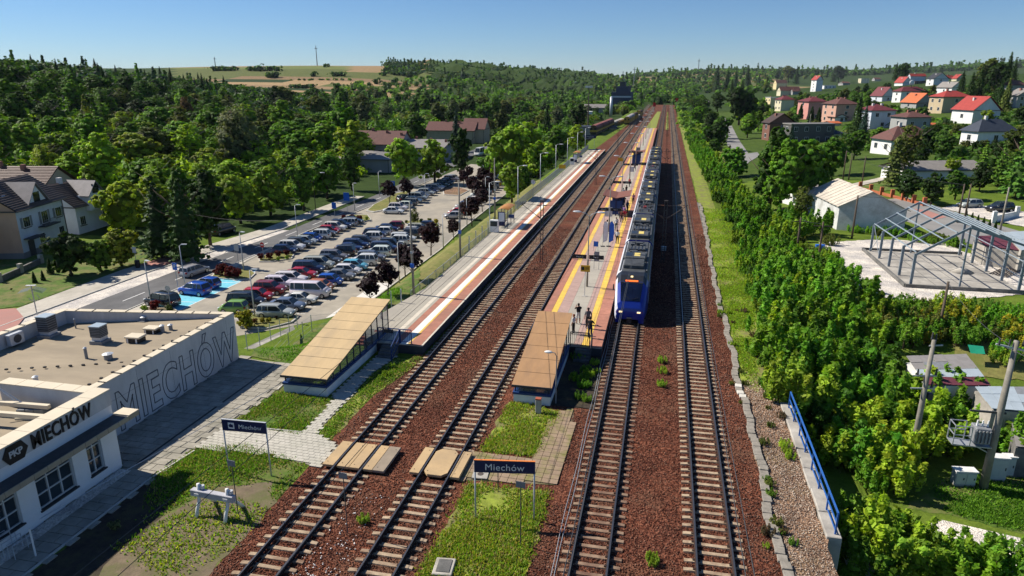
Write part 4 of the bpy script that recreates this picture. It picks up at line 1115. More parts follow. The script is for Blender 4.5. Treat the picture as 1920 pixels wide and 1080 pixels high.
def parapet(a,b_,za,zb,t,side,z0=2.9,wallm='st_wall',n=None):
 a=Vector((a[0],a[1]));b_=Vector((b_[0],b_[1]));d=(b_-a).normalized();nrm=Vector((-d.y,d.x))*side*t
 vs=[(a.x,a.y,z0),(b_.x,b_.y,z0),(b_.x+nrm.x,b_.y+nrm.y,z0),(a.x+nrm.x,a.y+nrm.y,z0),(a.x,a.y,za),(b_.x,b_.y,zb),(b_.x+nrm.x,b_.y+nrm.y,zb),(a.x+nrm.x,a.y+nrm.y,za)]
 MB().add(vs,[(0,3,2,1),(4,5,6,7),(0,1,5,4),(1,2,6,5),(2,3,7,6),(3,0,4,7)]).build('parapet',M[wallm],sb)
 L=(b_-a).length;n=n or max(1,int(L/1.15));o2=nrm.normalized()*0.04
 for i in range(n):
  t0,t1=i/n+.003,(i+1)/n-.003
  p=a.lerp(b_,t0)-o2;q=a.lerp(b_,t1)-o2;w=nrm+o2*2
  zp=za+(zb-za)*t0+.003;zq=za+(zb-za)*t1+.003
  vs=[(p.x,p.y,zp),(q.x,q.y,zq),(q.x+w.x,q.y+w.y,zq),(p.x+w.x,p.y+w.y,zp)]
  vs+=[(x,y,z+.05)for x,y,z in vs]
  MB().add(vs,[(0,3,2,1),(4,5,6,7),(0,1,5,4),(1,2,6,5),(2,3,7,6),(3,0,4,7)]).build('coping_panel',M['coping'],sb)
  if i:MB().beam((p.x,p.y,zp+.052),(p.x+w.x,p.y+w.y,zp+.052),.03,.04).build('coping_joint',M['dark'],sb)
parapet((-29.55,26.65),(-29.55,41.1),3.42,3.55,.42,1)
parapet((-29.97,41.0),B,3.55,3.92,.40,1)
parapet(B,(-41.2,14.0),3.92,4.0,.45,1)
fb=[(-26.9,14.0),(-26.9,26.6),(-29.5,26.6),(-33.1,26.55),(-33.1,14.0)]
MB().prism([(-26.9,14.0),(-26.9,26.6),(-33.15,26.6),(-33.15,14.0)],-0.3,0.55).build('plinth',M['st_white'],sb)
MB().prism([(-27.5,14.0),(-27.5,26.3),(-33.15,26.3),(-33.15,14.0)],0.55,3.10).build('core',M['dark'],sb)
wins=[(PX(173,900,-26.9)[0],PX(200,884,-26.9)[0]),(PX(79,962,-26.9)[0],PX(147,917,-26.9)[0]),(PX(0,1024,-26.9)[0]-.5,PX(46,985,-26.9)[0])]
ys_=[14.0]+sum([[a,b_]for a,b_ in reversed(wins)],[])+[26.6]
M['frame_grey']=mat('window_frame',(0.55,0.57,0.58),.5,var=.05)
for i in range(0,len(ys_),2):
 a,b_=ys_[i],ys_[i+1]
 if b_-a>.05:MB().box(-27.3,-26.9,a,b_,.55,3.62).build('pier',M['st_white'],sb)
for a,b_ in wins:
 MB().box(-27.3,-26.9,a,b_,2.72,3.62).build('lintel',M['st_white'],sb)
 fr_=MB().box(-27.16,-27.10,a,b_,.62,2.72).build('window',M['glass'],sb)
 n=max(2,int(round((b_-a)/.62)));mb=MB()
 for i in range(n+1):y=a+(b_-a)*i/n;mb.box(-27.10,-27.02,y-.03,y+.03,.62,2.72)
 for z in(.65,1.32,2.02,2.69):mb.box(-27.095,-27.03,a,b_,z-.03,z+.03)
 mb.build('frame',M['frame_grey'],fr_)
 MB().box(-27.1,-26.82,a-.05,b_+.05,.55,.62).build('sill',M['dark'],fr_)
MB().box(-27.70,-26.88,14.0,26.64,3.62,4.45).build('fascia',M['st_wall'],sb)
MB().box(-33.1,-27.72,26.05,26.62,3.10,4.45).build('parapet',M['st_wall'],sb)
MB().box(-33.1,-27.70,14.0,26.05,3.12,3.20).build('roof',M['st_roof'],sb)
for i in range(11):
 a=14.0+i*1.15;MB().box(-27.75,-26.83,a+.01,min(a+1.14,26.7),4.452,4.50).build('coping_panel',M['coping'],sb)
for i in range(5):
 a=-33.1+i*1.15;MB().box(a+.01,min(a+1.13,-27.76),26.0,26.7,4.453,4.50).build('coping_panel',M['coping'],sb)
MB().box(-26.88,-25.95,14.0,27.3,2.98,3.06).build('awning',M['dark'],sb)
for i in range(19):
 a=14.0+i*.7;MB().box(-25.98,-25.93,a+.008,a+.69,2.84,3.10).build('awning_panel',mat('awning_trim',(.30,.27,.21),.6,var=.08)if i==0 else bpy.data.materials['awning_trim'],sb)
MB().box(-26.9,-25.95,26.62,27.32,3.062,3.12).build('awning_cap',M['coping'],sb)
y0_,z0_=PX(62,838,-26.86);y1_,z1_=PX(172,772,-26.86)
LH=1.0
t_=put_text('MIECHÓW',1.15,(-26.84,(y0_+y1_)/2-.05,3.98),R(90),sb,M['black'],.03,.016,1.05,'sign_letters')
w0=max(v.co.x for v in t_.data.vertices)-min(v.co.x for v in t_.data.vertices)
t_.scale=((y1_-y0_)/w0,.86,1)
yl,zl=PX(30,855,-26.86)
hx=MB();hp=[(-.62,0),(-.36,.42),(.36,.42),(.62,0),(.36,-.42),(-.36,-.42)]
hx.loft([[(-26.87,yl+a,3.98+b_)for a,b_ in hp],[(-26.83,yl+a,3.98+b_)for a,b_ in hp]]);lg=hx.build('logo',M['black'],sb)
put_text('PKP',.42,(-26.822,yl,3.98),R(90),lg,M['st_wall'],.006,.012,.9)
def outline_text(s,size,loc,rz,width,height,parent,m,depth=.022):
 cu=bpy.data.curves.new('outline','FONT');cu.body=s;cu.size=size;cu.fill_mode='NONE';cu.bevel_depth=depth;cu.bevel_resolution=0;cu.resolution_u=4;cu.align_x='CENTER';cu.align_y='CENTER';cu.offset=.06;cu.space_character=1.12
 o=bpy.data.objects.new('t',cu);COL.objects.link(o)
 dg=bpy.context.evaluated_depsgraph_get();me=bpy.data.meshes.new_from_object(o.evaluated_get(dg));bpy.data.objects.remove(o)
 xs=[v.co.x for v in me.vertices];ys=[v.co.y for v in me.vertices]
 cx,cy=(max(xs)+min(xs))/2,(max(ys)+min(ys))/2;sx=width/(max(xs)-min(xs));sy=height/(max(ys)-min(ys))
 for v in me.vertices:v.co.x=(v.co.x-cx)*sx;v.co.y=(v.co.y-cy)*sy
 me.materials.clear();me.materials.append(m);me.name='relief_letters'
 c=link('relief_letters',me,parent);c.rotation_euler=(R(90),0,rz);c.location=loc
 return c
M['shade_joint']=mat('letter_shade_joint',(0.13,0.14,0.16),.9,var=.2)  # dark tone for painted shade at letter edges and for wall joints
outline_text('MIECHÓW',3,(-29.545,35.25,1.68),R(90),11.3,3.12,sb,M['shade_joint'],.036)  # dark outlines paint the shade along the raised letter edges
jn=MB()
for y in(31.4,34.3,37.4,40.1):jn.box(-29.556,-29.546,y,y+.012,.2,3.3)
jn.box(-29.556,-29.546,28,41,2.2,2.215);jn.build('wall_joint',M['shade_joint'],sb)
def onroof(px,py,z=3.1):return P(px,py,z)
def vent_box(px,py,w,d,h,label,louvre=True,base=.35):
 x,y=onroof(px,py);r=empty('roof_ventilator',(x,y,3.0),0.06,label,'roof ventilator')
 MB().box(-w*.62,w*.62,-d*.62,d*.62,0,base).build('curb',M['grey'],r)
 MB().box(-w*.45,w*.45,-d*.45,d*.45,base,base+.25).build('collar',M['steel_light'],r)
 MB().box(-w/2,w/2,-d/2,d/2,base+.25,base+.25+h).build('housing',M['dark'],r)
 MB().box(-w/2-.03,w/2+.03,-d/2-.03,d/2+.03,base+.25+h,base+.31+h).build('lid',M['steel_blue_lt'],r)
 for i in range(6):
  z=base+.32+i*h/6.3
  MB().box(-w/2-.012,w/2+.012,-d/2-.012,d/2+.012,z,z+.03).build('louvre',M['grey'],r)
vent_box(92,628,.8,.8,1.0,'tall louvred ventilator box at the back-left of the station roof',base=.2)
vent_box(189,643,.72,.72,.7,'louvred ventilator box on a grey curb in the middle of the station roof')
def roof_hatch(px,py,w,d,h,label,m='white'):
 x,y=onroof(px,py);r=empty('roof_hatch',(x,y,3.05),0.06,label,'roof hatch')
 for dx in(-w*.38,w*.2):
  MB().box(dx,dx+w*.1,-d*.44,d*.38,0,h*.75).build('pier',M['white'],r)
 MB().box(-w*.42,w*.42,-d*.42,d*.42,0,h*.7).build('core',M['black'],r)  # black block painting the shade inside the openings under the lid
 bevel_mesh(MB().box(-w/2,w/2,-d/2,d/2,h*.78,h).build('lid',M['coping'],r).data,.03,1)
roof_hatch(256,643,1.1,.8,.6,'low chimney block with a tan slab lid on the station roof')
roof_hatch(287,626,1.0,.7,.55,'domed tan roof hatch beside the pipes on the station roof')
for i,(px,py,rr,h)in enumerate([(306,626,.13,.7),(321,622,.13,.6),(270,603,.16,.45),(289,600,.16,.45),(163,674,.09,.85),(204,676,.24,.55),(68,717,.13,.45),(142,614,.05,.7)]):
 x,y=onroof(px,py);r=empty('vent_pipe',(x,y,3.0),0,['grey double-capped pipe right of the tan hatch on the roof','right-hand capped pipe beside the tan hatch','left ball-capped pipe at the back parapet','right ball-capped pipe at the back parapet','thin dark standing pipe on the roof','short wide pipe with a white cap on the roof','small white mushroom vent near the front of the roof','thin antenna stand on a slab near the back parapet'][i],'vent pipe')
 MB().cyl((0,0),rr,0,h,10).build('pipe',M['grey']if i not in(6,)else M['white'],r,smooth=False)
 MB().cyl((0,0),rr*1.35,h,h+.08,10,rr*.4).build('cap',M['steel_light'],r)
 if i<4:MB().box(-rr*1.8,rr*1.8,-rr*1.8,rr*1.8,0,.22).build('curb',M['grey'],r)
x,y=onroof(26,632);r=empty('air_conditioner',(-40.55,P(26,640,3.3)[1],3.15),0,'white air conditioner unit fixed to the left parapet of the station roof','air conditioner')
bevel_mesh(MB().box(0,.35,-.5,.5,0,.75).build('case',M['steel_light'],r).data,.03,1)
f_=MB();f_.tube([(.352,0,.38),(.37,0,.38)],.28,12);f_.build('fan_grille',M['dark'],r)
dots=MB()
for i in range(15):dots.obox((-30.35-.0*i,28+i*.85,3.40),(.16,.12,.08))
for i in range(10):p_=P(12+i*24,693-i*1.4,3.2);dots.obox((p_[0],p_[1],3.22),(.16,.12,.08))
r=dots.build('cable_holder',M['black'],sb);r['kind']='stuff'
r=empty('antenna_foot',(*P(64,770,3.5),3.2),.25,'grey weight box with two long stays on the sunken front roof','antenna foot')
MB().box(-.75,.75,-.42,.42,0,.10).build('frame',M['coping'],r)
for i in range(3):bevel_mesh(MB().box(-.66+i*.44,-.66+i*.44+.42,-.34,.34,.10,.52).build('block',M['grey'],r).data,.02,1)
for s in(0,.5):MB().tube([(.1-s*.9,-.1+s*.2,.35),(-3.6-s,.5+s*1.2,2.8)],.035,6).build('stay',M['steel'],r)
rb=empty('roof_beam',(0,0,0),label='pale beams crossing the sunken front roof of the station',cat='roof beam')
for py in(752,772):a=P(0,py,3.9);b_=P(92,py+10,3.9);MB().beam((a[0]-1,a[1]-.2,3.88),(b_[0],b_[1],3.88),.22,.2).build('beam',M['coping'],rb)
bike=empty('bike_rack',(*P(20,1040),0.05),0,'pale metal rails of a bike rack at the lower left corner','bike rack')
for i in range(6):MB().tube([(-.8+i*.28,-.3,0),(-.8+i*.28,-.3,.7),(-.8+i*.28+.1,.5,.7),(-.8+i*.28+.1,.5,0)],.022,5).build('hoop',M['steel_light'],bike)
r=empty('bollard_post',(*P(68,1045),0.03),0,'short white post in the shade of the station building','post');MB().cyl((0,0),.04,0,1.4,7).build('post',M['white'],r)
# ramp, wall and fence at the far side of the forecourt
rp=empty('ramp_walk',label='pale concrete ramp with a thin fence leading from the station down to the car park',cat='ramp')
pa,pb,pc,pd=P(456,655,-.4),P(550,612,-4.4),P(540,640,-3.5),P(468,668,-.2)
rw=MB();rw.add([(*pa,-.35),(*pb,-4.3),(pb[0]+.9,pb[1]-1.2,-4.2),(pa[0]+1.0,pa[1]-.9,-.15)],[(0,1,2,3)]);rw.build('slope',M['concrete'],rp)
for i in range(6):
 t=i/5;x,y,z=pa[0]+(pb[0]-pa[0])*t+1.0,pa[1]+(pb[1]-pa[1])*t-.9,-.2-4.0*t
 MB().beam((x,y,z),(x,y,z+1.6),.05).build('post',M['steel_light'],rp)
gf=empty('mesh_fence',label='thin mesh fence with pale posts along the top of the lawn beside the car park',cat='fence')
fp=[P(505,648,-2.6),P(540,628,-3.4),P(567,612,-3.6),P(583,597,-3.5),P(631,590,-3.3),P(735,590,-.3)]
for i,(x,y)in enumerate(fp):
 z=tz(x,y);MB().beam((x,y,z),(x,y,z+1.9),.06).build('post',M['steel_light'],gf)
 if i:
  x0,y0=fp[i-1];z0=tz(x0,y0)
  mb=MB()
  for h in(.3,.8,1.3,1.8):mb.beam((x0,y0,z0+h),(x,y,z+h),.015)
  mb.build('wire_panel',M['steel'],gf)
rt=empty('retaining_wall',label='concrete retaining wall stepping along the gravel, right of the cable trough',cat='wall')
for i in range(7):
 a=28.2+i*1.95;bevel_mesh(MB().box(8.1+.03*(i%2),8.75,a,a+1.92,-3.2,.16+.03*sin(i*2)).build('wall_block',M['concrete'],rt).data,.03,1)
rl=empty('blue_railing',(0,0,0),label='bright blue railing on top of the concrete retaining wall',cat='railing')
for i in range(8):
 y=28.45+i*1.8
 MB().beam((8.5,y,.16),(8.5,y,1.22),.07).build('post',M['blue_rail'],rl)
 if i<7:
  MB().beam((8.5,y,1.22),(8.5,y+1.8,1.22),.075).build('handrail',M['blue_rail'],rl)
  MB().beam((8.5,y,.72),(8.5,y+1.8,.72),.05).build('mid_rail',M['blue_rail'],rl)
  if i%2==0:MB().beam((8.53,y,.25),(8.53,y+1.8,.25),.04).build('toe_rail',M['blue_rail'],rl)
sheet('underpass_ramp',[(8.8,27.5),(12.5,27.0),(12.8,33),(8.8,34)],0,M['concrete'],z=-2.98)
# train
TW=1.40
tr_=empty('train',(-1.98,54.4,0),label='long blue electric train with a grey roof standing at the island platform',cat='train')
M['t_blue']=mat('train_blue',(0.008,0.032,0.30),0.35,var=.08,coat=.4,scale=2)
M['t_white']=mat('train_white',(0.68,0.70,0.76),0.4,var=.05,coat=.3,scale=2)
M['t_roof']=mat('train_roof',(0.06,0.065,0.07),0.55,var=.18,scale=2.5,c2=(0.09,0.095,0.10),scale2=.8)
M['t_box']=mat('roof_unit_grey',(0.085,0.09,0.095),0.6,var=.2,scale=3,c2=(0.05,0.054,0.058),scale2=1)
M['t_dark']=mat('train_black',(0.022,0.024,0.03),0.35,var=.2,scale=3)
M['t_yellow']=mat('warning_yellow',(0.70,0.55,0.16),0.6,var=.06)
TLEN=121.0;NC=8;CL=TLEN/NC
def sect(w,z0,zs,zr,y,shrink=0.0):
 """body cross section at y: sill, side, shoulder, roof edge"""
 return[(-w+.08,y,z0),(-w,y,z0+.25),(-w,y,zs),(-w+.16,y,zs+.28),(-w+.42,y,zr),(w-.42,y,zr),(w-.16,y,zs+.28),(w,y,zs),(w,y,z0+.25),(w-.08,y,z0)]
for i in range(NC):
 y0=i*CL+(.35 if i else 0);y1=(i+1)*CL-(.35 if i<NC-1 else 0)
 ycab0=3.0 if i==0 else y0;ycab1=y1-3.0 if i==NC-1 else y1
 b_=MB();b_.loft([sect(TW,.45,3.35,3.85,y)for y in(ycab0,ycab1)])
 me=b_.mesh('carriage_body',[M['t_blue'],M['t_white'],M['t_roof']])
 for p in me.polygons:
  c=p.center;n=p.normal
  if n.z>.9:p.material_index=2
  elif n.z>.2:p.material_index=1 if c.x<0 else 2
  elif abs(n.x)>.8 and c.z>2.0 and False:p.material_index=1
 bo=link('carriage_body',me,tr_)
 for s in(-1,1):
  MB().box(s*TW-.012,s*TW+.012,ycab0+.3,ycab1-.3,3.08,3.34).build('white_stripe',M['t_white'],bo)
  wy=ycab0+.8
  while wy<ycab1-2.6:
   MB().box(s*TW-.015,s*TW+.015,wy,wy+1.7,1.75,2.75).build('side_window',M['glass'],bo);wy+=2.1
  for dy in(.32,.68):
   yy=y0+(y1-y0)*dy
   MB().box(s*TW-.02,s*TW+.02,yy-.65,yy+.65,.75,2.9).build('door',M['t_white'],bo)
 if i:MB().loft([sect(TW-.18,.7,3.2,3.65,y)for y in(y0-.72,y0+.02)]).build('gangway_bellows',M['t_dark'],tr_)
 MB().box(-1.1,1.1,y0+1.4,y0+4.0,.12,.55).build('bogie',M['t_dark'],tr_)
 MB().box(-1.1,1.1,y1-4.0,y1-1.4,.12,.55).build('bogie',M['t_dark'],tr_)
def cab(front=True):
 s=1 if front else-1
 yb=3.0 if front else TLEN-3.0
 f=lambda d:(3.0-d)if front else(TLEN-3.0+d)
 secs=[sect(TW,.45,3.35,3.85,f(0)),sect(TW-.02,.45,3.2,3.74,f(.8)),sect(TW-.06,.45,2.85,3.42,f(1.6)),sect(TW-.16,.45,1.5,1.95,f(2.75)),sect(TW-.24,.50,1.15,1.50,f(2.95)),sect(TW-.32,.55,.95,1.22,f(3.0))]
 b_=MB();b_.loft(secs);me=b_.mesh('cab',[M['t_blue'],M['t_white'],M['t_roof'],M['t_dark']],smooth=False)
 for p in me.polygons:
  c=p.center;n=p.normal
  if abs(c.x)>1.05 and abs(n.x)>.5:p.material_index=1 if c.x<0 and c.y<2.2 else 0
  if c.z>3.3:p.material_index=3
 co=link('cab',me,tr_)
 def fy(d,z=0):return f(d)
 ws=MB();q=[(-.92,2.70,1.95),(.92,2.70,1.95),(.98,1.85,3.02),(-.98,1.85,3.02)]
 def off(x,d,z,o=.10):return(x,f(d+o*.75),z+o*.65)
 wsq=[(-.78,2.68,2.02),(.78,2.68,2.02),(.92,1.72,3.26),(-.92,1.72,3.26)]
 pts=[off(*q_,.06)for q_ in wsq];pts2=[off(*q_,.0)for q_ in wsq]
 ws.add(pts+pts2,[(0,1,2,3),(4,7,6,5),(0,4,5,1),(1,5,6,2),(2,6,7,3),(3,7,4,0)]);ws.build('windscreen',M['glass_blue'],co)
 hdq=[(-.94,1.70,3.29),(.94,1.70,3.29),(.93,.82,3.72),(-.93,.82,3.72)]
 hd=MB();pts=[off(*q_,.07)for q_ in hdq];pts2=[off(*q_,.0)for q_ in hdq]
 hd.add(pts+pts2,[(0,1,2,3),(4,7,6,5),(0,4,5,1),(1,5,6,2),(2,6,7,3),(3,7,4,0)]);hd.build('destination_hood',M['t_dark'],co)
 dl=MB();a=[off(-.52,1.58,3.37,.09),off(.52,1.58,3.37,.09),off(.52,1.42,3.45,.09),off(-.52,1.42,3.45,.09)]
 dl.add(a,[(0,1,2,3)]);dl.build('destination_display',glow_mat('amber_led',(1.0,.16,.03),1.6)if front else bpy.data.materials['amber_led'],co)
 tl=MB();a=[off(-.13,1.1,3.60,.09),off(.07,1.1,3.60,.09),off(.07,.9,3.69,.09),off(-.13,.9,3.69,.09)]
 tl.add(a,[(0,1,2,3)]);tl.build('top_lamp',glow_mat('lamp_warm',(1.0,.75,.4),1.3)if front else bpy.data.materials['lamp_warm'],co)
 for sx in(-1,1):
  h=MB();h.box(sx*.74-.14,sx*.74+.14,min(f(2.93),f(3.04)),max(f(2.93),f(3.04)),1.12,1.24);h.build('headlight',bpy.data.materials['lamp_warm']if 'lamp_warm' in bpy.data.materials else M['white'],co)
  h=MB();h.box(sx*.98-.07,sx*.98+.07,min(f(2.85),f(2.99)),max(f(2.85),f(2.99)),1.12,1.24);h.build('marker_lamp',M['tail'],co)
  MB().beam((sx*1.52,f(1.3),2.5),(sx*1.52,f(1.3),3.0),.16,.1).build('mirror',M['t_dark'],co)
  e=MB();e.add([(sx*1.02,f(2.98),.95),(sx*1.18,f(2.78),.95),(sx*1.26,f(2.35),2.0),(sx*1.16,f(2.62),2.05)],[(0,1,2,3)]);
 ap=MB();ap.box(-1.12,1.12,min(f(2.5),f(3.02)),max(f(2.5),f(3.02)),.62,.88);ap.build('bumper_skirt',M['t_blue'],co)
 lw=MB()
 for sx in(-1,1):lw.box(sx*.95-.22,sx*.95+.22,min(f(2.2),f(2.9)),max(f(2.2),f(2.9)),.2,.52)
 lw.build('rail_guard',M['t_blue'],co)
 cp=MB();cp.tube([(0,f(2.7),.62),(0,f(3.35),.62)],.13,8);cp.box(-.2,.2,min(f(3.3),f(3.62)),max(f(3.3),f(3.62)),.45,.82);cp.build('coupler',M['t_dark'],co)
 wp=MB();wp.beam(off(-.1,2.6,2.14,.1),off(-.6,2.3,2.5,.1),.03);wp.beam(off(.1,2.6,2.14,.1),off(.62,2.5,2.25,.1),.03);wp.build('wiper',M['black'],co)
cab(True);cab(False)
def rbox(x0,x1,y0,y1,h,m,name='roof_unit',z=3.85,bev=.05,tap=0):
 me=bevel_mesh(MB().box(x0,x1,y0,y1,z,z+h).mesh(name,m),bev,1)
 return link(name,me,tr_)
rr=random.Random(5)
for i in range(NC):
 y0=i*CL+.9;y1=(i+1)*CL-.9
 for s in(-1,1):MB().beam((s*1.12,y0 if i else 3.4,3.80),(s*1.12,y1,3.80),.12,.14).build('roof_duct',M['t_roof']if s<0 else M['t_box'],tr_)
 y=y0+(3.0 if i==0 else.2)
 k=0
 while y<y1-1.2:
  kind=['box','ac','small','vent','small','ac2'][(k+i)%6]if i not in(2,5)or k>1 else 'panto'
  if kind=='panto' and k==0:
   yc=y+1.3
   for sx in(-.55,.55):
    for sy in(-.8,.8):MB().cyl((sx,yc+sy),.07,3.85,4.12,7).build('insulator',bpy.data.materials['insulator'],tr_)
   p_=MB();p_.beam((-.55,yc-.8,4.14),(-.55,yc+.8,4.14),.06);p_.beam((.55,yc-.8,4.14),(.55,yc+.8,4.14),.06);p_.beam((-.6,yc+.8,4.14),(.6,yc+.8,4.14),.07);p_.beam((-.6,yc-.8,4.14),(.6,yc-.8,4.14),.07)
   if i==2:
    p_.beam((0,yc+.8,4.16),(.0,yc-.9,4.7),.07);p_.beam((-.05,yc-.9,4.7),(-.35,yc+.3,5.3),.04);p_.beam((.05,yc-.9,4.7),(.35,yc+.3,5.3),.04)
    p_.beam((-.8,yc+.3,5.33),(.8,yc+.3,5.33),.05);p_.beam((-.75,yc+.6,5.33),(.75,yc+.6,5.33),.05)
   else:p_.beam((0,yc+.8,4.18),(0,yc-.7,4.24),.07);p_.beam((-.7,yc+.5,4.3),(.7,yc+.5,4.3),.05);p_.beam((-.3,yc-.7,4.24),(-.3,yc+.5,4.28),.03);p_.beam((.3,yc-.7,4.24),(.3,yc+.5,4.28),.03)
   p_.build('pantograph',mat('panto_grey',(.25,.26,.27),.5,.4)if i==2 else bpy.data.materials['panto_grey'],tr_);y+=3.2
   rbox(-.2,.2,y-.5,y-.15,.3,M['red_paint'],'switchgear')
  elif kind=='box':
   L=2.3;u=rbox(-.88,.88,y,y+L,.34,M['t_box'])
   for q in range(5):MB().box(-.8,.8,y+.2+q*.42,y+.28+q*.42,4.185,4.21).build('rib',M['t_roof'],u)
   rbox(-.5,.1,y+.05,y+.4,.37,M['t_roof'],'switchgear');y+=L+.35
  elif kind in('ac','ac2'):
   L=1.9;u=rbox(-.98,.98,y,y+L,.42,M['t_box'],'air_conditioner',bev=.1)
   MB().box(-.1,.42,y+.35,y+L-.35,4.275,4.282).build('warning_sticker',M['t_yellow'],u)
   MB().box(-.85,-.25,y+.25,y+L-.25,4.272,4.29).build('grille',M['t_dark'],u);y+=L+.3
  elif kind=='vent':
   L=1.5;u=rbox(-.8,.8,y,y+L,.16,M['t_dark'])
   for q in range(5):MB().box(-.76+q*.33,-.56+q*.33,y+.1,y+L-.1,4.012,4.06).build('rib',M['t_box'],u)
   y+=L+.3
  else:
   for q in range(3):
    a=rr.uniform(-.85,-.1);rbox(a,a+rr.uniform(.3,.8),y+q*.5,y+q*.5+rr.uniform(.25,.45),rr.uniform(.15,.34),rr.choice([M['t_box'],M['t_roof'],M['t_dark']]),'switchgear',bev=.03)
    a=rr.uniform(.1,.5);rbox(a,a+rr.uniform(.3,.5),y+q*.5+.05,y+q*.5+rr.uniform(.25,.45),rr.uniform(.12,.3),rr.choice([M['t_box'],M['t_roof']]),'switchgear',bev=.03)
   MB().tube([(-.6,y,4.0),(.2,y+.8,4.15),(.6,y+1.4,4.0)],.03,5).build('cable',M['black'],tr_);y+=1.75
  k+=1
def old_train(label,p0,p1,cols,w=1.35,h=3.4,flat=None):
 a=P(*p0);b_=P(*p1);rz=atan2(b_[1]-a[1],b_[0]-a[0])-R(90);L=hypot(b_[0]-a[0],b_[1]-a[1])
 r=empty('service_train',(a[0],a[1],0),rz,label,'train','old yellow service trains on the sidings')
 n=max(1,int(L/16));cl=L/n
 for i in range(n):
  y0,y1=i*cl+.2,(i+1)*cl-.4
  if flat and i in flat:
   MB().box(-w,w,y0,y1,.9,1.15).build('flatcar',M['rust_steel'],r)
   MB().box(-w+.2,w-.2,y0+1,y1-1,1.15,1.9).build('load',M['concrete'],r)
  else:
   me=MB().loft([[(-w,y,.8),(-w,y,2.9),(-w*.6,y,h+.2),(0,y,h+.4),(w*.6,y,h+.2),(w,y,2.9),(w,y,.8)]for y in(y0,y1)]).mesh('carriage_body',[cols[0],cols[1]])
   for p in me.polygons:
    if p.normal.z>.3:p.material_index=1
   bo=link('carriage_body',me,r)
   MB().box(-w-.02,w+.02,y0-.01,y1,1.3,1.9).build('waistband',cols[2],bo)
   for sx in(-.75,.75):MB().box(sx-.35,sx+.35,y0-.04,y0-.01,2.0,2.8).build('cab_window',M['glass'],bo)
  MB().box(-w+.2,w-.2,y0+.5,y1-.5,.15,.8).build('bogie',M['t_dark'],r)
 return r
oy=mat('old_yellow',(.42,.27,.03),.7,var=.2,scale=1.5);orr=mat('old_red_roof',(.26,.09,.08),.8,var=.2,scale=1.5);og=mat('old_grey_roof',(.36,.33,.32),.8,var=.15,scale=1.5);ob=mat('old_dark_body',(.10,.06,.035),.8,var=.3,scale=1.5)
old_train('old railcar with a dull red and grey roof and yellow ends on the left siding',(1112,254),(1146,238),[ob,orr,oy])
old_train('flat wagons with pale loads behind the red-roofed railcar',(1146,237),(1168,229),[ob,og,oy],flat=[0,1,2])
old_train('short yellow railcar with a grey roof, right of the red-roofed one',(1175,234),(1186,226.5),[oy,og,oy])
old_train('low yellow maintenance wagons with a crane behind the yellow railcar',(1187,226.5),(1201,218),[oy,ob,oy],flat=[1,3])
sd=MB()
for a,b_,dx in[((1100,262),(1205,206),0),((1168,240),(1216,207),0)]:
 p=P(*a);q=P(*b_)
 for s in(-.75,.75):sd.beam((p[0]+s,p[1],.1),(q[0]+s,q[1],.1),.1,.14)
st_=tag(sd.build('siding_track',M['rail']),'rusty rails of the sidings under the old service trains','railway track')
# cars
CT=dict(hatchback=(4.05,1.76,1.47,.93,.88,1.05,.35,-1.45,-1.92,.95),small_car=(3.55,1.66,1.50,.95,.92,1.00,.40,-1.30,-1.68,.98),sedan=(4.65,1.80,1.44,.92,.86,1.10,.40,-1.00,-1.70,.98),coupe=(4.45,1.80,1.36,.90,.84,1.00,.25,-.85,-1.75,.95),estate=(4.60,1.78,1.50,.94,.88,1.12,.42,-1.95,-2.20,.95),suv=(4.45,1.84,1.68,1.06,1.02,1.10,.45,-1.70,-2.08,1.08),minivan=(4.75,1.86,1.74,1.05,.98,1.40,.65,-2.0,-2.28,1.06),van=(5.25,1.95,1.98,1.18,1.12,1.85,1.05,-2.45,-2.58,1.2),motorhome=(5.9,2.1,2.75,1.25,1.1,2.3,1.5,-2.8,-2.9,1.3))
wheel_me=MB()
wheel_me.tube([(0,-.10,0),(0,.10,0)],.325,14,0);wheel_me.tube([(0,-.108,0),(0,-.104,0)],.21,10,1);wheel_me.tube([(0,.104,0),(0,.108,0)],.21,10,1)
wheel_me=wheel_me.mesh('wheel',[M['rubber'],M['rim']])
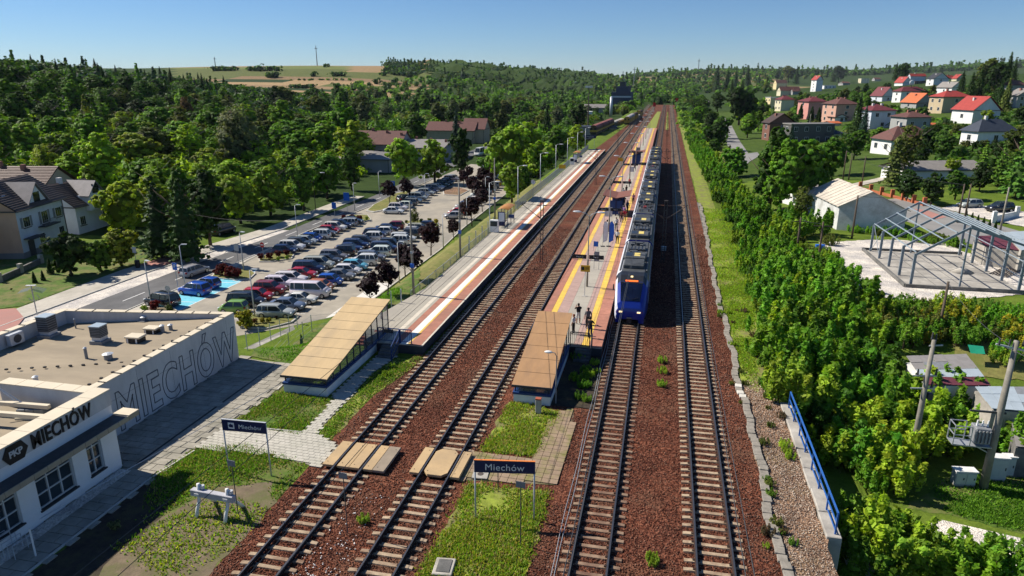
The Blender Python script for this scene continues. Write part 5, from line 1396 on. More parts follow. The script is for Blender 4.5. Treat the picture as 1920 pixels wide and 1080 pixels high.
def make_car(kind):
 L,W,H,belt,hood,xw,xrf,xrr,xrb,deck=CT[kind]
 h=W/2;r=empty('car',(0,0,0));fx_,bx_=L/2,-L/2
 st=[(bx_+.02,.80*h,.42,deck-.22),(bx_+.10,.93*h,.30,deck-.06),(bx_+.35,h*.985,.22,deck),(xrb,h,.20,belt+.02),(0,h,.19,belt),(xw,h,.20,belt-.01),(xw+.25,h*.99,.20,hood+.03),(fx_-.55,h*.97,.22,hood-.06),(fx_-.22,h*.92,.26,hood-.17),(fx_-.04,h*.80,.34,hood-.34)]
 secs=[]
 for x,w,zb,zt in st:
  zm=(zb+zt)/2
  secs.append([(x,-w*.90,zb),(x,-w,zm-.02),(x,-w*.985,zt-.14),(x,-w*.90,zt-.02),(x,-w*.55,zt+.02),(x,w*.55,zt+.02),(x,w*.90,zt-.02),(x,w*.985,zt-.14),(x,w,zm-.02),(x,w*.90,zb)])
 b_=MB();b_.loft(secs)
 t=h*.76;tb=h*.90;ro=.05
 b_.loft([[(x,-t*k,z-.05),(x,t*k,z-.05),(x,t*k*.96,z),(x,0,z+.015),(x,-t*k*.96,z)]for x,k,z in((xrr-.12,.93,H-.05),(xrr+.15,1,H-.005),((xrf+xrr)/2,1.01,H),(xrf-.12,.98,H-.01),(xrf+.06,.93,H-.05))])
 for s in(-1,1):
  for(xa,ya,za),(xb,yb,zb_),w_ in[((xw,tb,belt),(xrf,t*.96,H-.04),.06),((xrb+.04,tb,belt),(xrr,t*.95,H-.04),.09),(((xrf+xrr)/2+.1,tb+.015,belt),((xrf+xrr)/2+.05,t+.01,H-.04),.07)]:
   b_.beam((xa,s*ya,za),(xb,s*yb,zb_),w_)
  if kind in('estate','minivan','van','suv','motorhome'):
   xm=xrr+.55;b_.beam((xm,s*(tb+.015),belt),(xm,s*(t+.01),H-.04),.08)
 body=b_.build('body',M['carpaint'],r,smooth=False)
 bevel_mesh(body.data,.02,1,50)
 body.data.polygons.foreach_set('use_smooth',[True]*len(body.data.polygons))
 G=[((xw+.01,-tb+.03,belt),(xw+.01,tb-.03,belt),(xrf+.02,t*.9,H-.055),(xrf+.02,-t*.9,H-.055),'windscreen'),((xrb-.01,tb-.03,belt),(xrb-.01,-tb+.03,belt),(xrr-.05,-t*.88,H-.06),(xrr-.05,t*.88,H-.06),'rear_window')]
 for*q,nm in G:MB().add(q,[(0,1,2,3)]).build(nm,M['glass'],r)
 for s in(-1,1):
  MB().add([(xw-.05,s*(tb+.005),belt+.01),(xrb+.10,s*(tb+.005),belt+.01),(xrr+.02,s*(t+.0),H-.055),(xrf-.03,s*(t+.0),H-.055)],[(0,1,2,3)]).build('side_window',M['glass'],r)
  MB().ball((fx_-.20,s*h*.66,hood-.22),(.17,.20,.085),8,5).build('headlight',M['lamp_glass'],r,smooth=True)
  MB().box(bx_+.01,bx_+.16,s*h*.74-.14,s*h*.74+.16,deck-.30,deck-.10).build('tail_light',M['tail'],r)
  MB().ball((xw-.12,s*(h+.09),belt+.07),(.08,.12,.07),6,4).build('mirror',M['carpaint'],r)
  for x in(fx_-.82,bx_+.80):
   w_=link('wheel',wheel_me,r,(x,s*(h-.10),.325))
 MB().box(fx_-.10,fx_+.0,-h*.42,h*.42,.36,.56).build('grille',M['black'],r)
 MB().box(bx_-.005,bx_+.02,-.26,.26,deck-.42,deck-.30).build('number_plate',M['white'],r)
 if kind in('estate','suv','minivan'):
  for s in(-1,1):MB().beam((xrf-.2,s*t*.85,H+.04),(xrr+.2,s*t*.85,H+.04),.035).build('roof_rail',M['steel'],r)
 return r
PROTO={}
CC=dict(white=(.72,.72,.70),silver=(.40,.41,.42),grey=(.17,.175,.185),dark_grey=(.055,.058,.064),black=(.014,.014,.016),navy=(.012,.022,.075),blue=(.010,.075,.42),light_blue=(.12,.42,.62),red=(.42,.012,.015),dark_red=(.20,.010,.014),beige=(.44,.40,.33),orange=(.48,.16,.035),green=(.17,.33,.06),dark_green=(.012,.045,.028),grey_blue=(.13,.165,.22),brown=(.08,.045,.03),yellow=(.62,.45,.05))
CW={k:k.replace('_',' ')for k in CC};CW['navy']='navy blue'
def car(kind,colour,x,y,rz,label,group=None,z=None):
 if kind not in PROTO:
  PROTO[kind]=r=make_car(kind)
 else:
  r=dup(PROTO[kind])
 col=tuple(v*rng.uniform(.92,1.06)for v in CC[colour])
 r.name={'van':'van','motorhome':'motorhome'}.get(kind,'parked_car' if group else 'car')
 r.location=(x,y,tz(x,y)+.02 if z is None else z);r.rotation_euler=(0,0,rz)
 tag(r,label,'van' if kind=='van' else 'motorhome' if kind=='motorhome' else 'car',group)
 r.color=(*col,1)
 if kind!='motorhome':r.scale=(.89,.89,.92)
 for c in r.children:c.color=(*col,1)
 return r
KN={'small_car':'small car','suv':'SUV','minivan':'people carrier'}
on_=['nearest','second','third','fourth','fifth','sixth','seventh','eighth','ninth','tenth','eleventh','twelfth','thirteenth','fourteenth','fifteenth','sixteenth','seventeenth','eighteenth','nineteenth','twentieth']
def row(items,p0,p1,rz,rowname,group):
 n=len(items)
 for i,it in enumerate(items):
  kind,colour=it[:2];flip=len(it)>2 and it[2]
  t=i/(n-1);x=p0[0]+(p1[0]-p0[0])*t+rng.uniform(-.15,.15);y=p0[1]+(p1[1]-p0[1])*t+rng.uniform(-.06,.06)
  lb=f'{CW[colour]} {KN.get(kind, kind)}, {on_[i]} car from the near end of {rowname}'
  if len(lb.split())>16:lb=lb.replace(' from the near end of',' of')
  car(kind,colour,x,y,rz+(pi if flip else 0)+rng.uniform(-.03,.03),lb,group,z=-4.965)
L_=[('hatchback','navy'),('suv','white'),('suv','dark_grey'),('hatchback','silver'),('small_car','blue'),('suv','white',1),('sedan','dark_grey'),('hatchback','red'),('suv','white'),('suv','navy'),('estate','silver',1),('sedan','black')]
row(L_,(-54.0,88.9),(-54.0,111.6),R(7),'the roadside row','cars of the roadside row')
M1=[('small_car','green',1),('minivan','black'),('hatchback','red'),('suv','dark_red'),('suv','white'),('estate','white'),('sedan','red'),('minivan','navy'),('minivan','beige'),('sedan','dark_grey'),('estate','grey'),('suv','black',1),('sedan','navy'),('estate','navy'),('estate','dark_grey'),('suv','white',1),('suv','navy'),('hatchback','white',1),('sedan','navy'),('hatchback','dark_red',1),('suv','dark_green'),('suv','black')]
row(M1[:20],(-45.4,63.2),(-45.0,109.0),R(8),'the middle left row','cars of the middle double row')
M2=[('estate','silver'),('sedan','grey_blue'),('coupe','white'),('van','white'),('small_car','orange'),('small_car','blue'),('sedan','grey'),('hatchback','white'),('hatchback','light_blue'),('suv','white',1),('estate','grey_blue'),('suv','white',1),('minivan','navy'),('suv','black'),('suv','white',1),('estate','white'),('suv','dark_grey',1),('hatchback','silver'),('estate','beige'),('hatchback','navy',1)]
row(M2,(-40.0,63.0),(-39.8,110.4),R(8),'the middle right row','cars of the middle double row')
U1=[('sedan','white'),('suv','white'),('hatchback','white',1),('estate','grey',1),('hatchback','white'),('minivan','silver'),('hatchback','grey_blue'),('suv','silver'),('sedan','navy'),('minivan','grey_blue'),('hatchback','white'),('sedan','dark_green'),('estate','black'),('hatchback','navy'),('suv','grey'),('hatchback','silver')]
row(U1,(-50.3,122.4),(-52.8,170),R(4),'the upper left row','cars of the upper left row')
U2=[('hatchback','silver',1),('hatchback','red',1),('hatchback','white',1),('sedan','silver',1),('suv','navy',1),('hatchback','white',1),('estate','grey',1),('suv','white',1),('sedan','grey_blue',1),('estate','black',1),('suv','white',1),('minivan','silver',1),('hatchback','yellow',1),('suv','grey',1),('sedan','silver',1),('hatchback','dark_red',1),('suv','white',1)]
row(U2,(-37.6,120.2),(-41.0,176),R(10),'the upper right row','cars of the upper right row')
for k,c,px,py,a,lb in[('minivan','black',305,573,172,'black people carrier in the first disabled bay'),('suv','blue',366,552,175,'dark blue SUV in the second disabled bay'),('small_car','blue',390,540,176,'bright blue small car in the third disabled bay, beside the hatched bay')]:
 x,y=P(px,py,-5);car(k,c,x,y,R(a),lb,'cars in the disabled bays',z=-4.965)
x,y=P(366,515,-5);car('estate','silver',x,y,R(82),'silver estate car driving along the road on the left',z=-4.96)
x,y=P(759,378,-5);car('suv','black',x,y,R(70),'black SUV driving away on the road at the top of the car park',z=-4.96)
x,y=P(432,442,-5);car('van','black',x-2,y+1,R(80),'black van half hidden under the trees left of the road',z=-4.96)
x,y=P(899,292,-5);car('motorhome','white',x,y,R(265),'white motorhome standing at the far end of the car park')
x,y=P(912,316,-5);car('hatchback','white',x,y,R(185),'white hatchback at the far end of the car park below the motorhome')
for k,c,px,py,a,lb in[('hatchback','silver',1817,390,200,'silver car on the pale yard behind the steel frame'),('suv','black',1873,398,195,'black car on the pale yard behind the steel frame'),('hatchback','silver',1507,240,190,'silver car beside the flat grey building on the hill'),('hatchback','white',1313,210,260,'white car on the distant lane right of the tracks')]:
 x,y,z,d=PT(px,py);car(k,c,x,y,R(a),lb)
def skin_person(joints,edges,subdiv=1):
 me=bpy.data.meshes.new('person');names=list(joints)
 me.from_pydata([joints[n][0]for n in names],[(names.index(a),names.index(b_))for a,b_ in edges],[])
 o=bpy.data.objects.new('tmp',me);COL.objects.link(o)
 m=o.modifiers.new('s','SKIN');m.use_smooth_shade=True
 for i,n in enumerate(names):
  r_=joints[n][1];me.skin_vertices[0].data[i].radius=tuple(q_*1.12 for q_ in r_)if hasattr(r_,'__len__')else(r_*1.18,r_*1.18)
 me.skin_vertices[0].data[names.index('pelvis')].use_root=True
 s=o.modifiers.new('u','SUBSURF');s.levels=subdiv;s.render_levels=subdiv
 dg=bpy.context.evaluated_depsgraph_get();out=bpy.data.meshes.new_from_object(o.evaluated_get(dg))
 bpy.data.objects.remove(o)
 return out
def person_mesh(pose='stand',seed=0):
 q=random.Random(seed);dx=q.uniform(-.03,.03)
 J={'pelvis':((0,0,.98),(.16,.11)),'waist':((0,.01,1.12),(.14,.10)),'chest':((0,0,1.33),(.175,.12)),'neck0':((0,.01,1.47),(.07,.07)),'neck':((0,.0,1.53),.055),'head':((0,-.015,1.63),(.085,.10)),'top':((0,-.01,1.73),(.06,.07))}
 E_=[('pelvis','waist'),('waist','chest'),('chest','neck0'),('neck0','neck'),('neck','head'),('head','top')]
 for s,n in((-1,'l'),(1,'r')):
  st=.12*s
  fwd=0 if pose!='walk' else.2*s
  J['hip'+n]=((.09*s,0,.93),.095);J['knee'+n]=((st,-fwd*.5-.01,.50),.065);J['ank'+n]=((st+.01*s,-fwd+.02,.09),.045);J['toe'+n]=((st+.03*s,-fwd-.15,.04),.035)
  J['sh'+n]=((.19*s,0,1.42),.058)
  if pose=='photo':J['el'+n]=((.27*s,-.14,1.24),.042);J['wr'+n]=((.12*s,-.30,1.45),.030);J['hd'+n]=((.07*s,-.33,1.52),(.03,.035))
  elif pose=='arm' and s<0:J['el'+n]=((-.30,-.10,1.22),.042);J['wr'+n]=((-.12,-.28,1.20),.030);J['hd'+n]=((-.06,-.31,1.22),(.03,.035))
  else:J['el'+n]=((.26*s+dx,.03,1.15),.042);J['wr'+n]=((.27*s+dx,-.07,.90),.030);J['hd'+n]=((.27*s+dx,-.10,.80),(.026,.036))
  J['fi'+n]=(tuple(Vector(J['hd'+n][0])+Vector((-.01*s,-.02,.05 if pose=='photo' else-.06))),(.016,.026))
  E_+=[('pelvis','hip'+n),('hip'+n,'knee'+n),('knee'+n,'ank'+n),('ank'+n,'toe'+n),('chest','sh'+n),('sh'+n,'el'+n),('el'+n,'wr'+n),('wr'+n,'hd'+n),('hd'+n,'fi'+n)]
 if pose=='sit':
  for s,n in((-1,'l'),(1,'r')):
   J['knee'+n]=((.12*s,-.42,.98),.065);J['ank'+n]=((.12*s,-.46,.55),.045);J['toe'+n]=((.13*s,-.62,.51),.035);J['hip'+n]=((.09*s,-.08,.97),.095)
 return skin_person(J,E_)
PM={}
def person(x,y,rz,label,shirt,trousers,hair=(.03,.02,.015),pose='stand',h=1.75,z=PZ,bag=None,shorts=False,long_hair=False,skirt=None):
 if pose not in PM:PM[pose]=person_mesh(pose,3)
 me=PM[pose].copy();me.materials.clear();me.materials.append(M['stone'])
 a=me.attributes.new('tint','FLOAT_COLOR','FACE');c=np.ones((len(me.polygons),4),np.float32)
 skin=(.42,.24,.165)
 for i,p in enumerate(me.polygons):
  v=p.center;k=skin
  if pose=='sit':leg=v.z<1.06 and not(abs(v.x)>.2 and v.z>.8 and v.y>-.2)
  else:leg=v.z<1.02 and not(abs(v.x)>.215 and v.z>.7)
  if leg:
   k=trousers
   if shorts and v.z<.52:k=skin
   if v.z<.085 and pose!='sit':k=(.05,.05,.05)
  elif v.z<1.47 and abs(v.x)<.24 and v.y>-.16:k=shirt
  elif 1.14<v.z<1.47 and abs(v.x)<.34 and v.y>-.16:k=shirt
  elif v.z>1.56 and(v.y>.0 or v.z>1.70):k=hair
  c[i,:3]=k
 a.data.foreach_set('color',c.ravel())
 r=empty('person',(x,y,z),rz,label,'person','people waiting on the island platform')
 r.scale=(h/1.77,)*3
 link('body',me,r)
 hr=MB();hr.ball((0,.012,1.665),(.098,.112,.115),10,7)
 hm=hr.mesh('hair',M['cloth'],True)
 bm=bmesh.new();bm.from_mesh(hm);bmesh.ops.delete(bm,geom=[v for v in bm.verts if v.co.z<1.62 and v.co.y<.03 or v.co.z<1.57],context='VERTS');bm.to_mesh(hm);bm.free()
 link('hair',hm,r,color=hair)
 if long_hair:MB().ball((0,.085,1.50),(.085,.045,.18),8,6).build('long_hair',M['cloth'],r,smooth=True,color=hair)
 if bag:bevel_mesh(MB().box(-.16,.16,.12,.30,1.08,1.48).build('backpack',M['cloth'],r,color=bag).data,.04,1)
 if skirt:MB().loft([[(cos(t)*w,sin(t)*w*.7,zz)for t in np.linspace(0,2*pi,11)[:-1]]for w,zz in((.17,1.08),(.24,.62))]).build('skirt',M['cloth'],r,smooth=True,color=skirt)
 return r
BLK=(.02,.02,.022);WH=(.62,.62,.60);GR=(.12,.12,.13);DB=(.02,.03,.07);RD=(.45,.04,.05)
pp=lambda px,py:P(px,py,PZ)
person(*pp(1084,607),R(200),'person in a black top and pale shorts raising both hands to their face',BLK,WH,pose='photo',shorts=True)
person(*pp(1102,616),R(190),'person in a grey top standing behind the person in black with the blue jeans',GR,BLK)
person(*pp(1106,634),R(160),'person in a black top and dark jeans nearest the yellow line and the gate',BLK,DB,pose='arm')
person(*pp(1075,626),R(250),'person with reddish hair and a white top beside the brown stair canopy',WH,BLK,hair=(.20,.05,.02),h=1.62)
person(*pp(1157,457),R(170),'person in a white shirt and black trousers standing on the yellow line',WH,BLK)
person(*pp(1155,432),R(350),'person with a large black backpack near the flags',WH,BLK,bag=(.015,.015,.017))
person(*pp(1138,437),R(120),'person in a white shirt and brown trousers behind the white flag',WH,(.09,.05,.035))
person(*pp(1187,383),R(180),'person in a pink and black outfit walking beside the train',(.40,.16,.22),BLK,pose='walk')
person(*pp(1171,415),R(200),'person in a red top standing in the crowd by the train',RD,(.25,.16,.12))
person(*pp(1165,417),R(150),'person in a dark red top left of the person in red',(.09,.02,.02),BLK)
person(*pp(1166,403),R(190),'person in a white and black top under the shelter edge',WH,BLK,pose='arm')
person(*pp(1163,395),R(210),'person in black leaning under the brown shelter',BLK,BLK)
person(*pp(1170,388),R(170),'person in a maroon top in the shade of the shelter',(.08,.02,.03),BLK,long_hair=True)
person(*pp(1162,380),R(140),'person in dark green at the back of the near shelter',(.03,.05,.03),BLK)
person(*pp(1196,300),R(180),'person in dark blue under the far shelter',DB,BLK)
person(*pp(1200,296),R(200),'person in black beside the one in dark blue under the far shelter',BLK,BLK,pose='walk')
x,y,z,d=PT(1368,283);person(x,y,0,'person in black walking on the lane right of the tracks',BLK,BLK,z=z,pose='walk',h=1.8)
x,y,z,d=PT(1352,240);person(x,y,0,'distant person in dark clothes on the lane right of the tracks',GR,BLK,z=z,h=1.8)
for i,(px,py,sh_,tr2,ps,lb)in enumerate([(1159,398,(.30,.32,.36),BLK,'stand','person in a grey-blue top left of the crowd under the shelter'),(1176,398,(.10,.16,.30),(.20,.18,.15),'walk','person in a blue top at the train side of the crowd'),(1168,372,WH,DB,'stand','person in white behind the near shelter'),(1174,366,BLK,GR,'arm','person in black behind the near shelter, right one'),(1163,410,(.35,.30,.22),BLK,'stand','person in a beige top in front of the crowd'),(1180,350,(.3,.05,.05),BLK,'walk','person in dark red walking beyond the near shelter'),(1193,306,WH,BLK,'stand','person in white near the far shelter'),(1190,320,GR,DB,'walk','person in grey walking before the far shelter'),(1170,407,(.22,.12,.3),BLK,'stand','person in a purple top in the middle of the crowd')]):
 person(*pp(px,py),R(rng.uniform(130,230)),lb,sh_,tr2,pose=ps,h=rng.uniform(1.6,1.82))
for i,(px,py,lb)in enumerate([(1163,402,'black suitcase standing by the waiting crowd'),(1150,444,'dark bag on the platform beside the backpacker')]):
 x,y=pp(px,py);r=empty('suitcase',(x+.4,y,PZ),.3,lb,'suitcase');bevel_mesh(MB().box(-.22,.22,-.13,.13,.04,.62).build('case',M['black'],r).data,.04,1);MB().beam((-.1,0,.62),(-.1,0,.85),.02).build('handle',M['grey'],r)
def road_sign(px,py,z,h,shape,label,colr,cat='road sign',w=.6):
 x,y=P(px,py,z);r=empty('road_sign',(x,y,z),-.15,label,cat)
 MB().cyl((0,0),.035,0,h,7).build('post',M['steel'],r)
 if shape=='sq':bevel_mesh(MB().box(-w/2,w/2,-.05,-.035,h-w*1.2,h).build('plate',M[colr],r).data,.01,1)
 else:
  t=MB();t.tube([(0,-.05,h-.3),(0,-.035,h-.3)],w/2,14);t.build('plate',M[colr],r)
 return r
r=road_sign(335,548,-5,3.7,'sq','blue P sign on a post beside the disabled bays','blue_sign',w=.75);put_text('P',.6,(0,-.055,3.25),0,r,M['white'],bold=.01)
road_sign(321,583,-5,2.9,'disc','round grey sign back on a post beside the black people carrier','steel',w=.75)
r=road_sign(495,490,-5,2.7,'disc','round red no-entry sign at the near planted island','red_paint',w=.75);MB().box(-.26,.26,-.06,-.051,2.33,2.47).build('bar',M['white'],r)
r=road_sign(628,408,-5,2.9,'sq','tall blue sign by the road left of the far red shrubs','blue_sign',w=1.0)
r=road_sign(652,402,-5,4.2,'sq','large blue board by the road above the far red shrubs','blue_sign',w=1.3)
r=road_sign(738,374,-5,4.0,'sq','blue P sign among the purple trees at the grass wedge','blue_sign',w=1.1);put_text('P',.8,(0,-.055,3.4),0,r,M['white'],bold=.01)
road_sign(448,503,-5,3.4,'sq','grey back of a road sign beside the lamp at the red shrub island','steel',w=.8)
r=road_sign(257,500,-5,2.8,'sq','white notice on a post beside a black bin left of the road','white',w=.7)
x,y=P(259,503,-5);r=empty('litter_bin',(x,y,-4.9),0,'black bin on the grass left of the road','bin');MB().cyl((0,0),.3,0,1.0,10,.34).build('body',M['black'],r);MB().cyl((0,0),.36,1.0,1.08,10,.2).build('lid',M['dark'],r)
x,y=P(70,592,-5);r=empty('solar_lamp',(x,y,-4.9),.3,'lamp post with two tilted solar panels on the red pavement','street lamp')
MB().tube([(0,0,0),(0,0,3.3)],.06,7).build('pole',M['steel'],r)
for s in(-1,1):MB().add([(s*.15,-.5,2.9),(s*1.3,-.5,2.6),(s*1.3,.5,2.8),(s*.15,.5,3.1)],[(0,1,2,3)]).build('solar_panel',M['clear'],r)
MB().tube([(-.5,0,1.9),(-.2,0,1.6),(.3,0,1.6),(.6,0,1.9),(.4,0,2.3)],.03,5).build('frame',M['steel'],r)
MB().box(-.5,.5,-.12,.12,3.3,3.38).build('lamp_head',M['white'],r)
# houses
HC=dict(white=(.74,.74,.72),cream=(.66,.60,.42),yellow=(.70,.58,.33),pink=(.60,.29,.25),salmon=(.56,.33,.25),tan=(.50,.40,.26),grey=(.34,.34,.33),dgrey=(.11,.105,.10),brown=(.20,.10,.075),bluewhite=(.60,.64,.70),peach=(.56,.34,.24))
RC=dict(red=(.34,.05,.04),darkred=(.15,.035,.04),redbrown=(.135,.062,.05),brown=(.12,.06,.045),dbrown=(.065,.042,.036),slate=(.045,.055,.075),grey=(.24,.22,.20),pale=(.46,.46,.47),orange=(.50,.13,.045),black=(.04,.042,.05),tile=(.085,.062,.052))
def house(name,x,y,z,rz,w,d,h,roof,rh,wallc,roofc,label,wins=(2,2),lwins=(2,2),chim=1,over=.45,group=None,nwin=True,z0=-2.5,dish=False,tiles=False):
 """corner (x, y) nearest the camera; front face runs w metres along local +X, left face d metres back along +Y"""
 r=empty(name,(x,y,z),rz,label,'house',group)
 wc=HC[wallc];rc=RC[roofc]
 link('wall',MB().box(0,w,0,d,z0,h).mesh('wall',M['plaster']),r,color=wc)
 if roof=='flat':
  link('roof',MB().box(-.25,w+.25,-.25,d+.25,h,h+.28).mesh('roof',M['roofpaint']),r,color=rc)
  top=lambda a,b_:h+.28
 else:
  o=over;zb=h-.06;v=[(-o,-o,zb),(w+o,-o,zb),(w+o,d+o,zb),(-o,d+o,zb)]
  if roof=='hip':
   if w>=d:m_=d/2;v+=[(m_,d/2,h+rh),(w-m_ if w-m_>m_ else w/2+.05,d/2,h+rh)];f=[(0,1,5,4),(1,2,5),(2,3,4,5),(3,0,4)]
   else:m_=w/2;v+=[(w/2,m_,h+rh),(w/2,d-m_,h+rh)];f=[(0,1,4),(1,2,5,4),(2,3,5),(3,0,4,5)]
   top=lambda a,b_:h+rh*max(0,min(1,min(a,w-a,b_,d-b_)/(min(w,d)/2)))
  elif roof=='gable_front':
   v+=[(w/2,-o,h+rh),(w/2,d+o,h+rh)];f=[(0,4,5,3),(1,2,5,4)]
   top=lambda a,b_:h+rh*(1-abs(a-w/2)/(w/2))
  else:
   v+=[(-o,d/2,h+rh),(w+o,d/2,h+rh)];f=[(0,1,5,4),(3,4,5,2)]
   top=lambda a,b_:h+rh*(1-abs(b_-d/2)/(d/2))
  n=len(v);th=.18
  vv=v+[(a,b_,c+th)for a,b_,c in v]
  F_=[tuple(i+n for i in q)for q in f]+[tuple(reversed(q))for q in f]
  for i,j in((0,1),(1,2),(2,3),(3,0)):
   F_.append((i,j,j+n,i+n))
  ro=link('roof',MB().add(vv,F_).mesh('roof',M['roofpaint']),r,color=rc)
  if roof.startswith('gable'):
   g=MB()
   if roof=='gable_front':
    for yy in(0,d):g.add([(0,yy,h-.02),(w,yy,h-.02),(w/2,yy,h+rh*.985)],[(0,1,2)])
   else:
    for xx in(0,w):g.add([(xx,0,h-.02),(xx,d,h-.02),(xx,d/2,h+rh*.985)],[(0,1,2)])
   link('gable_wall',g.mesh('gable_wall',M['plaster']),r,color=wc)
  g=MB();g.beam((-o,-o-.06,zb+.06),(w+o,-o-.06,zb+.06),.12,.12);g.beam((-o-.06,-o,zb+.06),(-o-.06,d+o,zb+.06),.12,.12)
  if roof=='hip' or roof=='gable_side':g.beam((w*.98,-.06,0),(w*.98,-.06,h),.1)
  g.build('gutter',M['dark'],ro)
  if tiles:
   tl=MB()
   if roof=='gable_side':
    nn=int(hypot(d/2,rh)/.38)
    for i in range(1,nn):
     t=i/nn
     for s in(0,1):
      yy=(-o+(d/2+o)*t)if s==0 else(d+o-(d/2+o)*t);zz=zb+th+(h+rh-zb)*t
      tl.box(-o,w+o,yy-.05,yy+.05,zz-.02,zz+.05)
   o_=tl.build('tile_course',M['roofpaint'],ro,color=rc);o_['kind']='stuff'
 fl=max(1,int(round(h/2.9)));
 def window(face,u,zc,ww=1.0,hh=1.25):
  if face=='f':fr=MB().box(u-ww/2-.08,u+ww/2+.08,-.05,.0,zc-hh/2-.08,zc+hh/2+.08)
  else:fr=MB().box(-.05,.0,u-ww/2-.08,u+ww/2+.08,zc-hh/2-.08,zc+hh/2+.08)
  fo=fr.build('window',M['white'],r)
  for k in(-1,1):
   a,b_=(u-ww/2,u-.03)if k<0 else(u+.03,u+ww/2)
   (MB().box(a,b_,-.07,-.051,zc-hh/2,zc+hh/2)if face=='f' else MB().box(-.07,-.051,a,b_,zc-hh/2,zc+hh/2)).build('pane',M['glass'],fo)
 if nwin:
  for k in range(fl):
   zc=h*(k+.55)/fl
   for i in range(wins[min(k,len(wins)-1)]):window('f',w*(i+.5)/wins[min(k,len(wins)-1)]+rng.uniform(-.3,.3),zc,1.1)
   for i in range(lwins[min(k,len(lwins)-1)]):window('l',d*(i+.5)/lwins[min(k,len(lwins)-1)],zc,1.1)
 for i in range(chim):
  cx,cy=w*(.35+.3*i),d*(.5-.08*i);zt=top(cx,cy)
  co=MB().box(cx-.35,cx+.35,cy-.3,cy+.3,zt-.7,zt+1.0 if roof!='flat' else zt+.6).build('chimney',M['plaster'],r,color=(.30,.14,.10)if wallc not in('white','bluewhite')else(.6,.58,.55))
 if dish:
  b_=MB();b_.ball((w*.5,d*.4,h+rh+2.2),(1.5,.5,1.5),12,6);b_.build('satellite_dish',M['white'],r,smooth=True);MB().cyl((w*.5,d*.4),.2,h+rh-.5,h+rh+1.4,7).build('mast',M['dark'],r)
 return r
def hill_house(px,py,wl,wr,hp,rp,roof,wallc,roofc,label,rot=20,name='house',**kw):
 x,y,z,D=PT(px,py)
 az=math.degrees(math.atan((px-960)/1338))-12.4
 ph=R(az+rot);w=wr*D/(CAM_F*max(.3,cos(ph)));d=wl*D/(CAM_F*max(.3,sin(ph)))
 h=hp*D/(CAM_F*.97);rh=max(.6,rp*D/(CAM_F*.97)-0.0)
 w=min(max(w,4),26);d=min(max(d,5),15)
 rh=min(rh,.62*min(w,d)if roof=='gable_front' else.5*min(w,d))
 return house(name,x,y,z,R(rot),w,d,h,roof,rh,wallc,roofc,label,group='houses on the right hillside',**kw)
